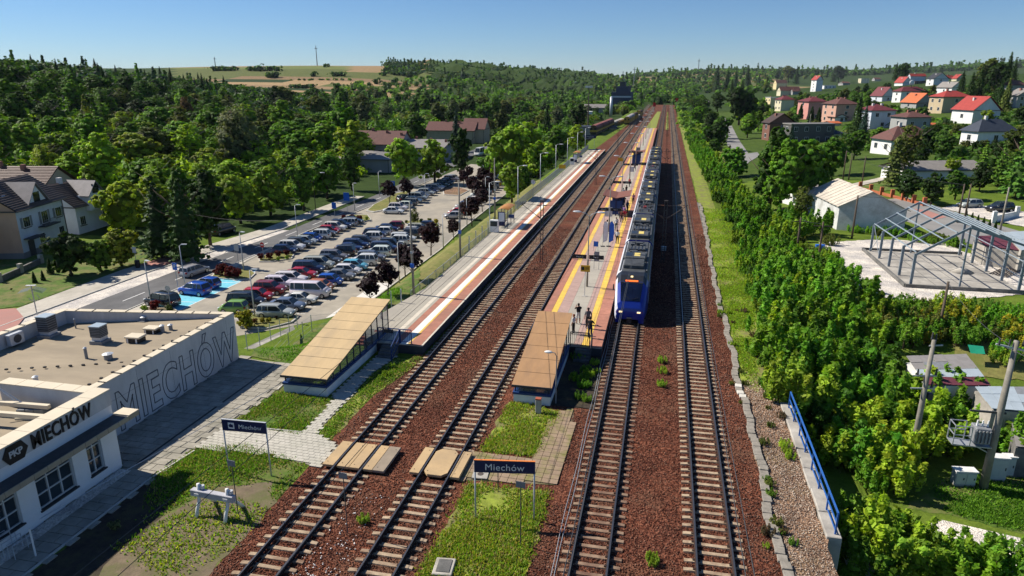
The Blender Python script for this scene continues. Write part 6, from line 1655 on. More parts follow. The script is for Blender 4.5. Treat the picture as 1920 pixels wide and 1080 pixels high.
HH=[(1830,273,27,61,24,21,'hip','white','slate','white house with a dark slate hipped roof at the right, above the hedge',dict(wins=(1,),lwins=(1,))),(1668,291,34,77,26,23,'hip','white','redbrown','white bungalow with a wide red-brown hipped roof behind the tall conifer',dict(wins=(0,),lwins=(2,))),(1821,232,34.5,43,23,24,'gable_front','white','red','white house with a bright red gabled roof and a small red porch roof',dict(wins=(1,2),lwins=(1,),chim=2)),(1764.4,213,23,44,29,10,'hip','tan','red','tan two-storey house with a bright red hipped roof',dict(wins=(1,1),lwins=(2,2))),(1717,203,26,28,9,17,'gable_front','grey','orange','house with an orange roof and solar panels below the white house with the dish',dict(wins=(1,),lwins=(1,))),(1687,192,14,41,19,8,'hip','white','darkred','white house with a dark red roof and a big satellite dish',dict(wins=(2,2),lwins=(1,1),chim=0,dish=True)),(1629.6,243,27,41,33,10,'hip','bluewhite','darkred','tall white house with a dark red roof and two white chimneys behind a spruce',dict(wins=(1,2),lwins=(0,0),chim=2)),(1697,246,27,40,24,9,'hip','grey','redbrown','grey house with a brown roof and three white chimneys',dict(wins=(2,1),lwins=(1,1),chim=3)),(1513,224,19,31,31,8,'hip','pink','darkred','pink two-storey house with a dark hipped roof',dict(wins=(1,0),lwins=(1,1),chim=3)),(1564.5,230,24,36,32,11,'hip','salmon','redbrown','salmon two-storey house with a brown hipped roof beside a tall spruce',dict(wins=(1,1),lwins=(2,2),chim=2)),(1443,205,9,13,20,1,'flat','yellow','pale','narrow yellow house with a pale flat roof at the left end of the hill',dict(wins=(0,0),lwins=(2,2))),(1463,209,11,23,20,7,'hip','cream','darkred','cream house with a dark red roof and one chimney beside the yellow one',dict(wins=(0,0),lwins=(2,2))),(1440.6,264,10,44,31,22,'gable_front','brown','dbrown','brown brick house with a steep dark gable beside the lane',dict(wins=(1,1),lwins=(1,1))),(1480,272,12,76,36,1,'flat','dgrey','grey','long flat-roofed dark grey house with white windows',dict(wins=(4,4),lwins=(1,1),chim=0)),(1455,168,12,31,11,6,'gable_side','yellow','brown','long low house with a brown roof high on the left of the hill',dict(wins=(0,),lwins=(0,))),(1463,180,7,34,9,7,'gable_side','cream','redbrown','long low house with a red-brown roof just below the other brown one',dict(wins=(0,),lwins=(0,))),(1528.7,172,9,11,20,8,'gable_front','white','red','tall narrow white house with a small bright red roof',dict(wins=(0,0),lwins=(1,1))),(1614,156,9,25,8,1,'flat','cream','pale','long low building with a white flat roof on the hilltop',dict(wins=(3,),lwins=(1,),chim=0)),(1706,154,3,25,10,8,'gable_side','bluewhite','red','house with a wide red roof behind the dark hilltop trees',dict(wins=(0,),lwins=(0,))),(1749,161,12,24,12,10,'gable_front','white','black','white house with a steep black gabled roof on the hilltop',dict(wins=(1,),lwins=(1,))),(1793,152,8,13,4,14,'gable_front','cream','red','house with a steep red gabled roof at the right of the hilltop',dict(wins=(0,),lwins=(0,))),(1775,150,5,11,3,8,'gable_side','cream','red','small red roof left of the steep red gable on the hilltop',dict(wins=(0,),lwins=(0,))),(1783,177,25,17,11,10,'gable_front','white','grey','house with pale brown and grey roofs above the red hipped roof',dict(wins=(1,),lwins=(1,))),(1653,191,20,22,9,17,'gable_front','bluewhite','darkred','house with a steep dark red roof left of the white house with the dish',dict(wins=(1,),lwins=(1,))),(1890,174,6,26,13,9,'hip','grey','redbrown','house with a brown hipped roof at the right edge behind the conifers',dict(wins=(1,),lwins=(0,))),(1904,203,12,30,22,12,'gable_front','grey','grey','grey house with a pale grey gable at the right edge',dict(wins=(2,),lwins=(0,))),(1692,161,14,14,5,11,'gable_front','white','red','small house with a vivid red roof below the dark hilltop trees',dict(wins=(0,),lwins=(0,))),(1565,230,12,21,9,5,'gable_front','white','brown','small white annex with a brown roof in front of the salmon house',dict(wins=(1,),lwins=(1,),chim=0)),(1738,240,8,12,4,3,'gable_side','salmon','orange','small shed with an orange roof in the gardens right of the grey house',dict(wins=(0,),lwins=(0,),chim=0)),(1558,237,8,8,5,2,'gable_side','white','orange','tiny white shed with an orange roof near the salmon house',dict(wins=(0,),lwins=(0,),chim=0)),(1486,178,5,10,6,4,'gable_side','grey','redbrown','small far house with a pink-brown roof in the trees',dict(wins=(0,),lwins=(0,))),(1580,160,8,12,4,2,'gable_side','grey','redbrown','low brown roof right of the dark hilltop trees in the middle',dict(wins=(0,),lwins=(0,))),(1640,152,6,10,3,3,'gable_side','grey','redbrown','small brown roof right of the long white building',dict(wins=(0,),lwins=(0,))),(1545,167,8,20,6,1,'flat','white','pale','low flat-roofed pale building right of the narrow white house',dict(wins=(3,),lwins=(0,),chim=0)),(1505,200,6,20,8,4,'gable_side','grey','redbrown','roof showing behind the pink house',dict(wins=(0,),lwins=(0,))),(1715,158,10,30,5,2,'flat','dgrey','brown','dark low building behind the satellite dish',dict(wins=(2,),lwins=(0,),chim=0)),]
for px,py,wl,wr,hp,rp,rf_,wc,rc,lb,kw in HH:hill_house(px,py,wl,wr,hp,rp,rf_,wc,rc,lb,**kw)
def left_house(pa,pb,z,d,h,rh,wallc,label,dormer=True,side=None,**kw):
 a=P(*pa,z);b_=P(*pb,z);rz=atan2(b_[1]-a[1],b_[0]-a[0]);w=hypot(b_[0]-a[0],b_[1]-a[1])
 r=house('house',a[0],a[1],z,rz,w,d,h,'gable_side',rh,wallc,'tile',label,tiles=True,over=.55,group='houses left of the road',nwin=False,**kw)
 return r,w
r,w=left_house((47,486),(131,452),-5,9.5,6.9,3.6,'bluewhite','three-storey white house with a salmon side wall, a gabled dormer and brown tiled roof',chim=1)
d=9.5;h=6.9
link('side_wall',MB().box(-.03,.0,0,d,.9,h).mesh('side_wall',M['plaster']),r,color=HC['peach'])
link('side_gable',MB().add([(-.031,0,h),(-.031,d,h),(-.031,d/2,h+3.5)],[(0,1,2)]).mesh('side_gable',M['plaster']),r,color=HC['peach'])
link('plinth',MB().box(-.06,w+.02,-.05,d,-1,.9).mesh('plinth',M['plaster']),r,color=(.22,.21,.21))
def full_window(parent,u,z,ww,hh,shutters=False,yy=0.0):
 f=MB().box(u-ww/2-.08,u+ww/2+.08,yy-.06,yy,z,z+hh).build('window',M['white'],parent)
 for k in range(3):
  a=u-ww/2+ww*k/3+.03;MB().box(a,a+ww/3-.06,yy-.08,yy-.061,z+.08,z+hh-.08).build('pane',M['glass'],f)
 MB().box(u-ww/2-.15,u+ww/2+.15,yy-.15,yy,z-.12,z-.02).build('sill',M['dark'],f)
 if shutters:
  for s in(-1,1):MB().box(u+s*(ww/2+.35)-.24,u+s*(ww/2+.35)+.24,yy-.05,yy,z,z+hh).build('shutter',M['grey'],f)
for u in(.17,.55,.86):full_window(r,w*u,4.3 if u!=.55 else 4.0,1.5,1.5 if u!=.55 else 1.9,True)
for u in(.42,.86):full_window(r,w*u,1.3,1.3,1.5)
MB().box(w*.12,w*.24,-.06,0,0,2.4).build('door',M['dark'],r)
MB().box(w*.05,w*.32,-1.3,0,2.7,2.85).build('porch_roof',M['dark'],r)
bal=MB();bal.box(w*.38,w*.72,-1.1,0,3.7,3.85);bal.build('balcony',M['dark'],r)
bl_=MB()
for i in range(13):bl_.beam((w*.38+i*w*.34/12,-1.08,3.85),(w*.38+i*w*.34/12,-1.08,4.75),.03)
bl_.beam((w*.38,-1.08,4.75),(w*.72,-1.08,4.75),.05);bl_.build('balcony_rail',M['grey'],r)
def dormer(r,u0,u1,h,y0,zr,depth,wallc,roofc,win):
 um=(u0+u1)/2
 link('dormer_wall',MB().add([(u0,y0,h),(u1,y0,h),(um,y0,zr),(u0,y0+.2,h),(u1,y0+.2,h),(um,y0+.2,zr)],[(0,1,2),(3,5,4),(0,2,5,3),(1,4,5,2)]).mesh('dormer_wall',M['plaster']),r,color=wallc)
 ro=MB();o=.35
 ro.add([(u0-o,y0-.3,h-.1),(um,y0-.3,zr+.15),(um,y0+depth,zr+.15),(u0-o,y0+depth*.25,h-.1),(u0-o,y0-.3,h+.06),(um,y0-.3,zr+.31),(um,y0+depth,zr+.31),(u0-o,y0+depth*.25,h+.06)],[(0,1,2,3),(4,7,6,5),(0,4,5,1),(2,6,7,3),(3,7,4,0)])
 ro.add([(u1+o,y0-.3,h-.1),(um,y0-.3,zr+.15),(um,y0+depth,zr+.15),(u1+o,y0+depth*.25,h-.1),(u1+o,y0-.3,h+.06),(um,y0-.3,zr+.31),(um,y0+depth,zr+.31),(u1+o,y0+depth*.25,h+.06)],[(0,3,2,1),(4,5,6,7),(0,1,5,4),(2,3,7,6),(3,0,4,7)])
 link('dormer_roof',ro.mesh('dormer_roof',M['roofpaint']),r,color=roofc)
 MB().box(um-.75,um+.75,y0-.04,y0-.005,h+.35,h+1.9).build('dormer_window',M['glass'],r)
dormer(r,w*.26,w*.70,h+.05,.1,h+3.1,4.4,HC['white'],(.24,.215,.21),1)
for u in(.1,.8):
 MB().add([(w*u,1.3,h+1.35),(w*u+.8,1.3,h+1.35),(w*u+.8,2.3,h+2.1),(w*u,2.3,h+2.1)],[(0,1,2,3)]).build('skylight',M['steel_light'],r)
r2,w2=left_house((150,442),(214,424),-5,9.0,4.7,3.4,'bluewhite','grey-blue house with a large gabled dormer and brown tiles behind the round bush',chim=1)
link('dormer_block',MB().box(w2*.30,w2*.72,-.9,3.5,3.8,6.2).mesh('dormer_block',M['plaster']),r2,color=HC['bluewhite'])
dormer(r2,w2*.30,w2*.72,6.2,-.9,8.3,5.2,HC['bluewhite'],(.24,.215,.21),1)
full_window(r2,w2*.5,4.2,1.2,1.6,yy=-.92)
for u in(.15,.8):full_window(r2,w2*u,1.6,1.1,1.5)
x,y=P(0,352,3);house('house',x-13,y+3,-3.5,R(12),15,9,5.6,'gable_side',3.0,'tan','brown','brown-roofed building behind the white house at the left edge',chim=2,group='houses left of the road',nwin=False,tiles=True)
x,y=P(-40,500,-5);house('house',x-8.5,y-3.2,-5,R(16),9.0,8,3.6,'gable_side',2.2,'peach','tile','corner of a brown-tiled house cut by the left edge of the picture',chim=0,group='houses left of the road',nwin=False,tiles=True)
gw=empty('garden_wall',label='mossy stone garden wall with square posts in front of the white house',cat='garden wall')
gp=[P(0,530,-5),P(40,512,-5),P(78,494,-5)]
for a,b_ in zip(gp[:-1],gp[1:]):MB().beam((a[0],a[1],-4.6),(b_[0],b_[1],-4.6),.25,.8).build('wall_run',M['concrete_dark'],gw)
for a in gp:MB().box(a[0]-.25,a[0]+.25,a[1]-.25,a[1]+.25,-5,-3.7).build('post',M['concrete'],gw)
# big roofs across the valley, tower block, silo
def at(px,py,z=-5):x,y=P(px,py,z);return x,y
def barn(px,py,z,rz,w,d,h,roof,rh,wc,rc,label,cat_name='warehouse',**kw):
 x,y=P(px,py,z)
 r=house(cat_name,x,y,z,R(rz),w,d,h,roof,rh,wc,rc,label,nwin=kw.pop('nwin',False),**kw);r['category']=kw.get('cat','building');return r
b1=barn(657,300,-5,4,17,13,5.0,'gable_side',3.8,'grey','redbrown','long building with a red-brown roof at the edge of the valley wood',chim=3)
for i in range(3):MB().box(5.2+i*2.2,6.3+i*2.2,-.06,0,1.5,3.2).build('window',M['glass'],b1)
MB().box(12,16,-.08,0,0.0,3.4).build('gate',M['dark'],b1)
barn(622,322,-5,4,17,15,3.6,'hip',1.5,'grey','grey','low wide grey hipped roof in front of the red-brown roof',chim=0)
barn(728,303,-5,3,18,22,4.4,'gable_side',1.7,'grey','grey','grey sheeted hall roof with small vents right of the low grey shed',chim=3)
barn(800,268,-5,3,20,12,5.0,'gable_side',3.2,'tan','redbrown','brown-roofed building behind the blue spruce',chim=2)
barn(868,268,-5,3,9,12,5.5,'gable_side',4.0,'tan','redbrown','right part of the brown-roofed building behind the spruce',chim=0)
barn(1075,222,-4,4,12,10,4,'flat',1,'white','pale','pale blue-white hall half hidden by trees left of the sidings',chim=0)
barn(1096,212,-5,6,20,12,4,'gable_side',2.6,'grey','grey','grey hall with a pale ridge roof left of the sidings',chim=0)
barn(1085,250,-2,4,16,8,2.6,'flat',1,'grey','slate','low greenish shed by the sidings',chim=0)
barn(640,215,-4,4,10,8,3,'gable_side',2,'white','pale','small white roof deep in the valley wood',chim=0)
barn(705,198,-4,4,10,8,3,'gable_side',2,'white','pale','tiny white house front among the far trees',chim=0)
barn(570,283,-5,4,14,7,3,'flat',1,'white','pale','white tent-like roofs among the trees left of the grey shed',chim=0)
barn(372,244,1,10,12,9,4,'gable_side',3,'grey','darkred','red roof corner showing among the hillside trees',chim=0)
G_=620;
def far_at(px,G,z=0):
 r_=(px-960)/1338*G;return(r_*cos(CAM_YAW)-G*sin(CAM_YAW),r_*sin(CAM_YAW)+G*cos(CAM_YAW))
x,y=far_at(1166,640);r=empty('grain_mill',(x,y,-6),-.1,'dark stepped industrial tower with antennas on the horizon left of the tracks','industrial building')
MB().box(-9,9,0,12,0,16).build('body',mat('mill_blue',(.05,.06,.10),.8,var=.2),r)
MB().box(-5,7,1,10,16,21).build('upper_block',bpy.data.materials['mill_blue'],r);MB().box(-2,3,2,8,21,25).build('tower_top',M['dark'],r)
MB().box(-9.05,9.05,-.1,0,11.2,12.6).build('window_band',M['steel_light'],r);MB().beam((0,5,25),(0,5,34),.5).build('antenna',M['dark'],r)
x,y=far_at(1148,470);r=empty('silo',(x,y,-3),0,'pale slim silo standing left of the dark tower','silo');MB().cyl((0,0),.95,0,12,14).build('shell',M['steel_light'],r,smooth=True);MB().cyl((0,0),1.0,12,12.8,14,.3).build('cap',M['steel_light'],r)
x,y=far_at(1105,330);r=empty('floodlight_mast',(x,y,-2),0,'tall mast with a crown of floodlights above the trees left of the sidings','floodlight mast');MB().cyl((0,0),.35,0,19,8,.2).build('pole',M['rust_steel'],r)
for k in range(5):MB().box(-1.7+k*.7,-1.2+k*.7,-.4,.2,18.5,19.4).build('floodlight',M['white'],r)
for px,G,h,lb in[(597,1290,34,'slim transmitter mast on the bare field hill'),(1189,1500,38,'thin mast on the horizon right of the dark tower'),(1308,2500,50,'thin mast on the far right ridge'),(1864,900,24,'thin mast above the hilltop trees at the far right'),(227,900,18,'thin mast on the wooded left ridge'),(407,1150,20,'thin mast beside the trees on the left horizon'),(1171,700,30,'second antenna beside the dark tower')]:
 x,y=far_at(px,G);z=tz(x,y);r=empty('mast',(x,y,z),0,lb,'mast');MB().cyl((0,0),G*.0007,0,h,5,G*.0004).build('pole',M['grey'],r)
 MB().box(-G*.002,G*.002,-.3,.3,h*.84,h*.87).build('antenna',M['grey'],r)
r=empty('white_shed',label='long white shed with a pale corrugated roof and a grey gable wall beside the bushes',cat='shed')
a=Vector((*P(1568,431),0));b_=Vector((*P(1693,441),0));c=Vector((*P(1521,404),0));fw=(b_-a);bk=(c-a)*1.15
h1=3.3;hr_=5.4
mid=a+fw*.42
pts=[a,b_,b_+bk,a+bk]
w_=MB();w_.prism([(p.x,p.y)for p in pts],-.6,h1);w_.build('wall',mat('shed_wall',(.62,.63,.62),.9,var=.08,c2=(.42,.42,.40),scale2=.4),r)
for p0 in(a,a+bk):
 MB().add([(p0.x,p0.y,h1),((p0+fw).x,(p0+fw).y,h1),((p0+fw*.45).x,(p0+fw*.45).y,hr_)],[(0,1,2)]).build('gable_wall',bpy.data.materials['shed_wall'],r)
ex=bk.normalized()*.4;ef=fw.normalized()*.3
def roofside(s):
 e0=(a-ef)if s==0 else(b_+ef);ridge=a+fw*.45
 n=18
 for i in range(n):
  p=e0-ex+(bk+ex*2)*(i/n);q=e0-ex+(bk+ex*2)*((i+.97)/n);p2=ridge-ex+(bk+ex*2)*(i/n);q2=ridge-ex+(bk+ex*2)*((i+.97)/n)
  dz=.04*(i%2)
  MB().add([(p.x,p.y,h1-.1+dz),(q.x,q.y,h1-.1+dz),(q2.x,q2.y,hr_+.05+dz),(p2.x,p2.y,hr_+.05+dz),(p.x,p.y,h1+dz),(q.x,q.y,h1+dz),(q2.x,q2.y,hr_+.15+dz),(p2.x,p2.y,hr_+.15+dz)],[(0,3,2,1),(4,5,6,7),(0,1,5,4),(1,2,6,5),(2,3,7,6),(3,0,4,7)]).build('roof_sheet',mat('shed_roof',(.56,.50,.41),.8,var=.12,c2=(.34,.31,.27),scale2=.35)if 'shed_roof' not in bpy.data.materials else bpy.data.materials['shed_roof'],r)
roofside(0);roofside(1)
r=empty('unfinished_hall',label='unfinished hall of blue-grey steel portals on a pale concrete slab',cat='unfinished hall')
FX0,FX1,FY0,FY1=24.7,34.2,72.0,86.4;HL,HRt=3.3,4.6
sl_=bevel_mesh(MB().box(FX0-.6,FX1+.4,FY0-.6,FY1+.5,-.3,.12).build('slab',M['concrete'],r).data,.03,1)
kb=MB();
for a,b_ in(((FX0-.7,FY0-.7),(FX1+.5,FY0-.7)),((FX0-.7,FY0-.7),(FX0-.7,FY1+.6)),((FX0-.7,FY1+.6),(FX1+.5,FY1+.6))):kb.beam((*a,.1),(*b_,.1),.22,.55)
kb.build('footing',M['concrete_dark'],r)
jb=MB()
for k in range(1,4):jb.box(FX0,FX1,FY0+k*3.6-.03,FY0+k*3.6+.03,.12,.126);jb.box(FX0+k*2.4-.03,FX0+k*2.4+.03,FY0,FY1,.12,.127)
jb.build('slab_joint',M['concrete_dark'],r)
xr=FX0+(FX1-FX0)*.46;HR=6.1
for i in range(5):
 y=FY0+(FY1-FY0)*i/4
 MB().beam((FX0,y,.1),(FX0,y,HL),.16,.24).build('column',M['steel_blue'],r);MB().beam((FX1,y,.1),(FX1,y,HRt),.16,.24).build('column',M['steel_blue'],r)
 MB().beam((FX0,y,HL-.1),(xr,y,HR),.12,.2).build('rafter',M['steel_blue'],r);MB().beam((xr,y,HR),(FX1,y,HRt-.1),.12,.2).build('rafter',M['steel_blue'],r)
for i in range(5):
 t=i/4;MB().beam((FX0+(xr-FX0)*t,FY0,HL+(HR-HL)*t+.18),(FX0+(xr-FX0)*t,FY1,HL+(HR-HL)*t+.14),.10,.08).build('purlin',M['steel_blue_lt'],r)
 if i:MB().beam((xr+(FX1-xr)*t,FY0,HR+(HRt-HR)*t+.18),(xr+(FX1-xr)*t,FY1,HR+(HRt-HR)*t+.14),.10,.08).build('purlin',M['steel_blue_lt'],r)
for y in(FY0,FY1):MB().beam((xr,y,.1),(xr,y,HR),.14).build('gable_post',M['steel_blue'],r)
for z in(1.5,3.0):
 MB().beam((FX1,FY0,z),(FX1,FY1,z),.07).build('side_rail',M['steel_blue_lt'],r)
MB().beam((FX0,FY1,.2),(FX0,FY1-3.6,HL),.04).build('brace',M['steel_blue_lt'],r);MB().beam((FX0,FY1-3.6,.2),(FX0,FY1,HL),.04).build('brace',M['steel_blue_lt'],r)
sp=empty('sand_pile',(31.6,78.5,.12),0,'small grey heap of sand on the concrete slab of the steel frame','sand heap');MB().cyl((0,0),1.2,0,.55,12,.1).build('heap',M['concrete'],sp,smooth=True)
pb_=empty('steel_stack',(*P(1905,515),.1),.8,'bundle of dark steel bars lying right of the slab','steel bars')
for i in range(7):MB().beam((-2.5,i*.25,.05),(2.5,i*.25+.3,.05),.08).build('bar',M['rust_steel'],pb_)
def lean_shed(pts,z0,h0,h1,sheets,label,m):
 """roof quad from four pixel corners near-left, near-right, far-right, far-left"""
 q=[P(px,py,z0+h)for(px,py),h in zip(pts,(h0,h0,h1,h1))]
 r=empty('garden_shed',label=label,cat='shed')
 n=len(sheets)
 for i,mt in enumerate(sheets):
  t0,t1=i/n,(i+.985)/n
  lf=lambda A_,B_,t:(A_[0]+(B_[0]-A_[0])*t,A_[1]+(B_[1]-A_[1])*t)
  a=lf(q[0],q[3],t0);b_=lf(q[1],q[2],t0);c=lf(q[1],q[2],t1);d=lf(q[0],q[3],t1);za=z0+h0+(h1-h0)*t0;zc=z0+h0+(h1-h0)*t1
  for k in range(5):
   u0,u1=k/5,(k+.98)/5;a1,b1,c1,d1=lf(a,b_,u0),lf(a,b_,u1),lf(d,c,u1),lf(d,c,u0);e=rng.uniform(0,.05)
   MB().add([(*a1,za+e),(*b1,za+e),(*c1,zc+e),(*d1,zc+e),(*a1,za+e+.04),(*b1,za+e+.04),(*c1,zc+e+.04),(*d1,zc+e+.04)],[(0,3,2,1),(4,5,6,7),(0,1,5,4),(1,2,6,5),(2,3,7,6),(3,0,4,7)]).build('roof_sheet',M[mt]if rng.random()>.2 else M['grey']if mt!='rsh' else M['rsh'],r)
 w=MB();ins=[(x*.985+sum(p[0]for p in q)/4*.015,y*.985+sum(p[1]for p in q)/4*.015)for x,y in q];w.prism(ins,z0-.5,z0+min(h0,h1)-.06);w.build('wall',m,r)
 return r
M['rsh']=mat('maroon_sheet',(.13,.035,.05),.7,var=.2,scale=2);M['palesheet']=mat('pale_sheet',(.36,.42,.46),.6,var=.1,scale=1.5);M['oldsheet']=mat('grey_sheet',(.25,.235,.225),.85,var=.15,scale=1.5)
sh_=lean_shed([(1737,722),(1858,724),(1812,664),(1699,669)],-2,1.9,2.3,['rsh','palesheet','oldsheet','oldsheet'],'patchwork shed roof of grey, pale blue and maroon sheets among the bushes',M['white'])
lean_shed([(1860,768),(1965,775),(1950,726),(1828,726)],-2,1.9,2.1,['palesheet','palesheet','palesheet'],'pale blue sheet roof at the right edge below the patchwork shed',M['concrete'])
lean_shed([(1905,838),(1960,845),(1950,780),(1895,785)],-2.6,1.6,1.8,['oldsheet','oldsheet'],'small grey roof at the right edge in the bushes',M['concrete_dark'])
r=empty('green_tarp',(*P(1826,668,-1),-.8),.1,'green tarpaulin at the back corner of the patchwork shed','tarpaulin');MB().add([(-.5,-.4,.2),(.5,-.5,.2),(.7,.3,.55),(-.4,.4,.6)],[(0,1,2,3)]).build('sheet',mat('tarp_green',(.02,.28,.16),.5,var=.1),r)
def cabinet(px,py,z,w,d,h,rz,label,doors=2):
 x,y=P(px,py,z);r=empty('electric_cabinet',(x,y,z),rz,label,'cabinet')
 bevel_mesh(MB().box(-w/2,w/2,0,d,.12,h).build('body',M['steel_light'],r).data,.02,1);MB().box(-w/2-.04,w/2+.04,-.05,d+.04,h,h+.07).build('lid',M['white'],r)
 for i in range(doors):
  a=-w/2+w*i/doors+.04;b_=-w/2+w*(i+1)/doors-.04;dd=MB().box(a,b_,-.025,-.002,.2,h-.08).build('door',M['steel_light'],r);MB().box(b_-.12,b_-.07,-.05,-.026,h*.5,h*.62).build('handle',M['dark'],dd)
 MB().box(-w/2+.03,w/2-.03,.02,d-.02,0,.12).build('plinth',M['concrete'],r);return r
cabinet(1808,913,-3,1.15,.5,.95,.12,'low white two-door electric cabinet on the lawn')
cabinet(1868,903,-3,.95,.5,1.5,.1,'tall pale cabinet on legs beside the transformer pole',1)
cabinet(1889,895,-3,.6,.4,1.3,.1,'narrow white box behind the tall pale cabinet',1)
def pole(px,py,z,h,label,r0=.2,r1=.11,m='pole_concrete',lean=(0,0)):
 x,y=P(px,py,z);r=empty('utility_pole',(x,y,z),0,label,'utility pole')
 r.rotation_euler=(lean[0],lean[1],0)
 MB().tube([(0,0,-.3),(0,0,h*.5),(0,0,h)],[r0,(r0+r1)/2,r1],10).build('pole',M[m],r,smooth=True);return r
r=pole(1705,880,-3,8.4,'round concrete utility pole with a switch bracket, left of the transformer pole')
for z in(8.0,6.1,5.3):
 MB().beam((-.75 if z<7 else-.2,0,z),(.5,0,z+.1),.07).build('cross_arm',M['steel'],r)
for x_,z in((-.5,6.1),(.35,5.4),(.45,6.2),(.1,8.3),(-.1,8.4)):MB().cyl((x_,.05),.07,z,z+.42,7,.04).build('insulator',M['dark'],r)
MB().box(.2,.45,-.15,.15,4.7,5.1).build('switch_box',M['dark'],r)
MB().box(-.25,-.1,-.18,.0,.9,1.3).build('meter_box',M['white'],r)
r=pole(1843,915,-3,9.1,'concrete utility pole carrying a grey transformer and a small metal cage',.24,.13)
MB().beam((-.9,.1,8.8),(.5,-.15,8.6),.09).build('cross_arm',M['steel_light'],r)
for x_ in(-.8,-.3,.35):MB().cyl((x_,0),.06,8.8,9.15,7,.04).build('insulator',M['dark'],r)
MB().beam((-1.5,0,4.8),(.3,0,4.8),.1).build('platform_beam',M['dark'],r)
tb=bevel_mesh(MB().box(-1.15,-.35,-.4,.4,2.95,3.9).mesh('transformer',M['grey']),.04,1);to=link('transformer',tb,r)
for i in range(5):MB().box(-1.2+i*.18,-1.12+i*.18,-.5,-.4,3.05,3.8).build('cooling_fin',M['grey'],to)
for i in range(3):MB().cyl((-1.0+i*.27,0),.06,3.9,4.25,7,.04).build('bushing',M['white'],to)
cg=MB()
for a in(-2.2,-1.35):
 for b_ in(-.4,.4):cg.beam((a,b_,2.8),(a,b_,3.95),.05)
for z in(2.8,3.4,3.95):
 cg.beam((-2.2,-.4,z),(-1.35,-.4,z),.045);cg.beam((-2.2,.4,z),(-1.35,.4,z),.045);cg.beam((-2.2,-.4,z),(-2.2,.4,z),.045)
cg.build('cage',M['steel'],r);MB().box(-2.2,-.2,-.4,.4,2.74,2.80).build('cage_floor',M['steel'],r)
MB().beam((0,0,2.2),(-1.2,0,2.8),.06).build('strut',M['steel'],r)
for px,py,z,h,lb,m_ in[(1752,665,-2.5,6.4,'dark wooden pole rising from the bushes left of the patchwork shed','wood'),(1493,478,-.6,4.6,'dark pole with a cross bar left of the gravel yard, left one','wood'),(1532,505,-.6,5.4,'dark lattice pole beside the blue machine at the edge of the gravel yard','wood'),(1597,447,0,5.6,'dark wooden pole in front of the grey shed gable','wood'),(1874,438,0,6.2,'pale concrete pole beside the small hedge at the right','pole_concrete'),(1795,418,0,5.6,'left leg of the wooden A-pole at the pale yard','wood'),(1808,414,0,5.4,'right leg of the wooden A-pole at the pale yard','wood'),(1580,338,0,6.0,'left leg of the wooden A-frame pole in front of the dark trees','wood'),(1591,338,0,5.5,'right leg of the wooden A-frame pole in front of the dark trees','wood'),(1616,345,0,5.4,'single wooden pole right of the A-frame pole','wood'),(1384,325,0,5.0,'wooden pole with a cross arm at the bend of the lane','wood'),(1339,275,0,5.0,'thin pole in the rough grass left of the lane','wood'),(1415,225,1,6,'wooden pole beside the brown brick house','wood'),(1516,250,1,7,'pale pole behind the flat grey house','pole_concrete')]:
 r=pole(px,py,z,h,lb,.14,.09,m_);
 if 'cross' in lb or 'lattice' in lb:MB().beam((-.9,0,h-.5),(.9,0,h-.5),.09).build('cross_arm',M['wood'],r)
ow=empty('power_line',label='dark power lines sagging from pole to pole over the right-hand bushes',cat='power line')
def sag(a,b_,s,m='dark',r_=.018):
 pts=[];
 for t in np.linspace(0,1,13):pts.append((a[0]+(b_[0]-a[0])*t,a[1]+(b_[1]-a[1])*t,a[2]+(b_[2]-a[2])*t-s*4*t*(1-t)))
 MB().tube(pts,r_,4).build('wire',M[m],ow)
p1_=(*P(1843,915,-3),5.7);p0_=(*P(1705,880,-3),5.0);p2_=(*P(1752,665,-2.5),3.8);p3_=(*P(1493,478,-.6),3.8);p4_=(*P(1532,505,-.6),4.6);p5_=(*P(1597,447,0),5.5);p6_=(*P(1795,418,0),5.5)
for dx in(-.5,0,.45):sag((p1_[0]+dx,p1_[1],p1_[2]),(p1_[0]+9+dx,p1_[1]-16,p1_[2]+.5),.5)
sag((p2_[0],p2_[1],p2_[2]),(p1_[0],p1_[1],p1_[2]),.5)
sag(p3_,p4_,.15);sag(p6_,(*P(1597,345,0),5.2),.8);sag(p5_,p6_,.8);sag((*P(1580,338,0),5.9),(*P(1616,345,0),5.2),.3)
sag((*P(340,485,-5),2.1),(*P(530,500,-5),1.5),.6)
sag((-22.6,44.0,.3),(-27.5,18.5,.3),0,'steel_light',.02)
x,y=P(1537,468);r=empty('water_pump',(x,y,tz(x,y)),0,'small bright blue machine at the edge of the gravel yard','machine');MB().box(-.5,.5,-.3,.3,.2,.65).build('body',M['blue_sign'],r)
for s in(-.4,.4):
 t_=MB();t_.tube([(s,-.35,.2),(s,.35,.2)],.2,8);t_.build('wheel',M['rubber'],r)
fp_=empty('brick_fence',label='low garden fence with orange brick posts behind the white shed',cat='fence')
for i in range(7):
 x,y=P(1612+i*20,356+i*5.2);MB().box(x-.28,x+.28,y-.28,y+.28,-.1,1.5).build('brick_post',mat('fence_brick',(.42,.13,.06),.9,var=.15)if i==0 else bpy.data.materials['fence_brick'],fp_)
 if i:MB().beam((px_,py_,.35),(x,y,.35),.15,.5).build('fence_run',bpy.data.materials['fence_brick'],fp_)
 px_,py_=x,y
yw=empty('yard_wall',label='low pale wall with square posts around the pale yard on the right',cat='wall')
a=P(1862,418);b_=P(1905,408)
MB().beam((*a,.5),(*b_,.5),.2,1.0).build('wall_run',M['white'],yw)
for p in(a,b_):MB().box(p[0]-.25,p[0]+.25,p[1]-.25,p[1]+.25,-.1,1.7).build('post',M['white'],yw)
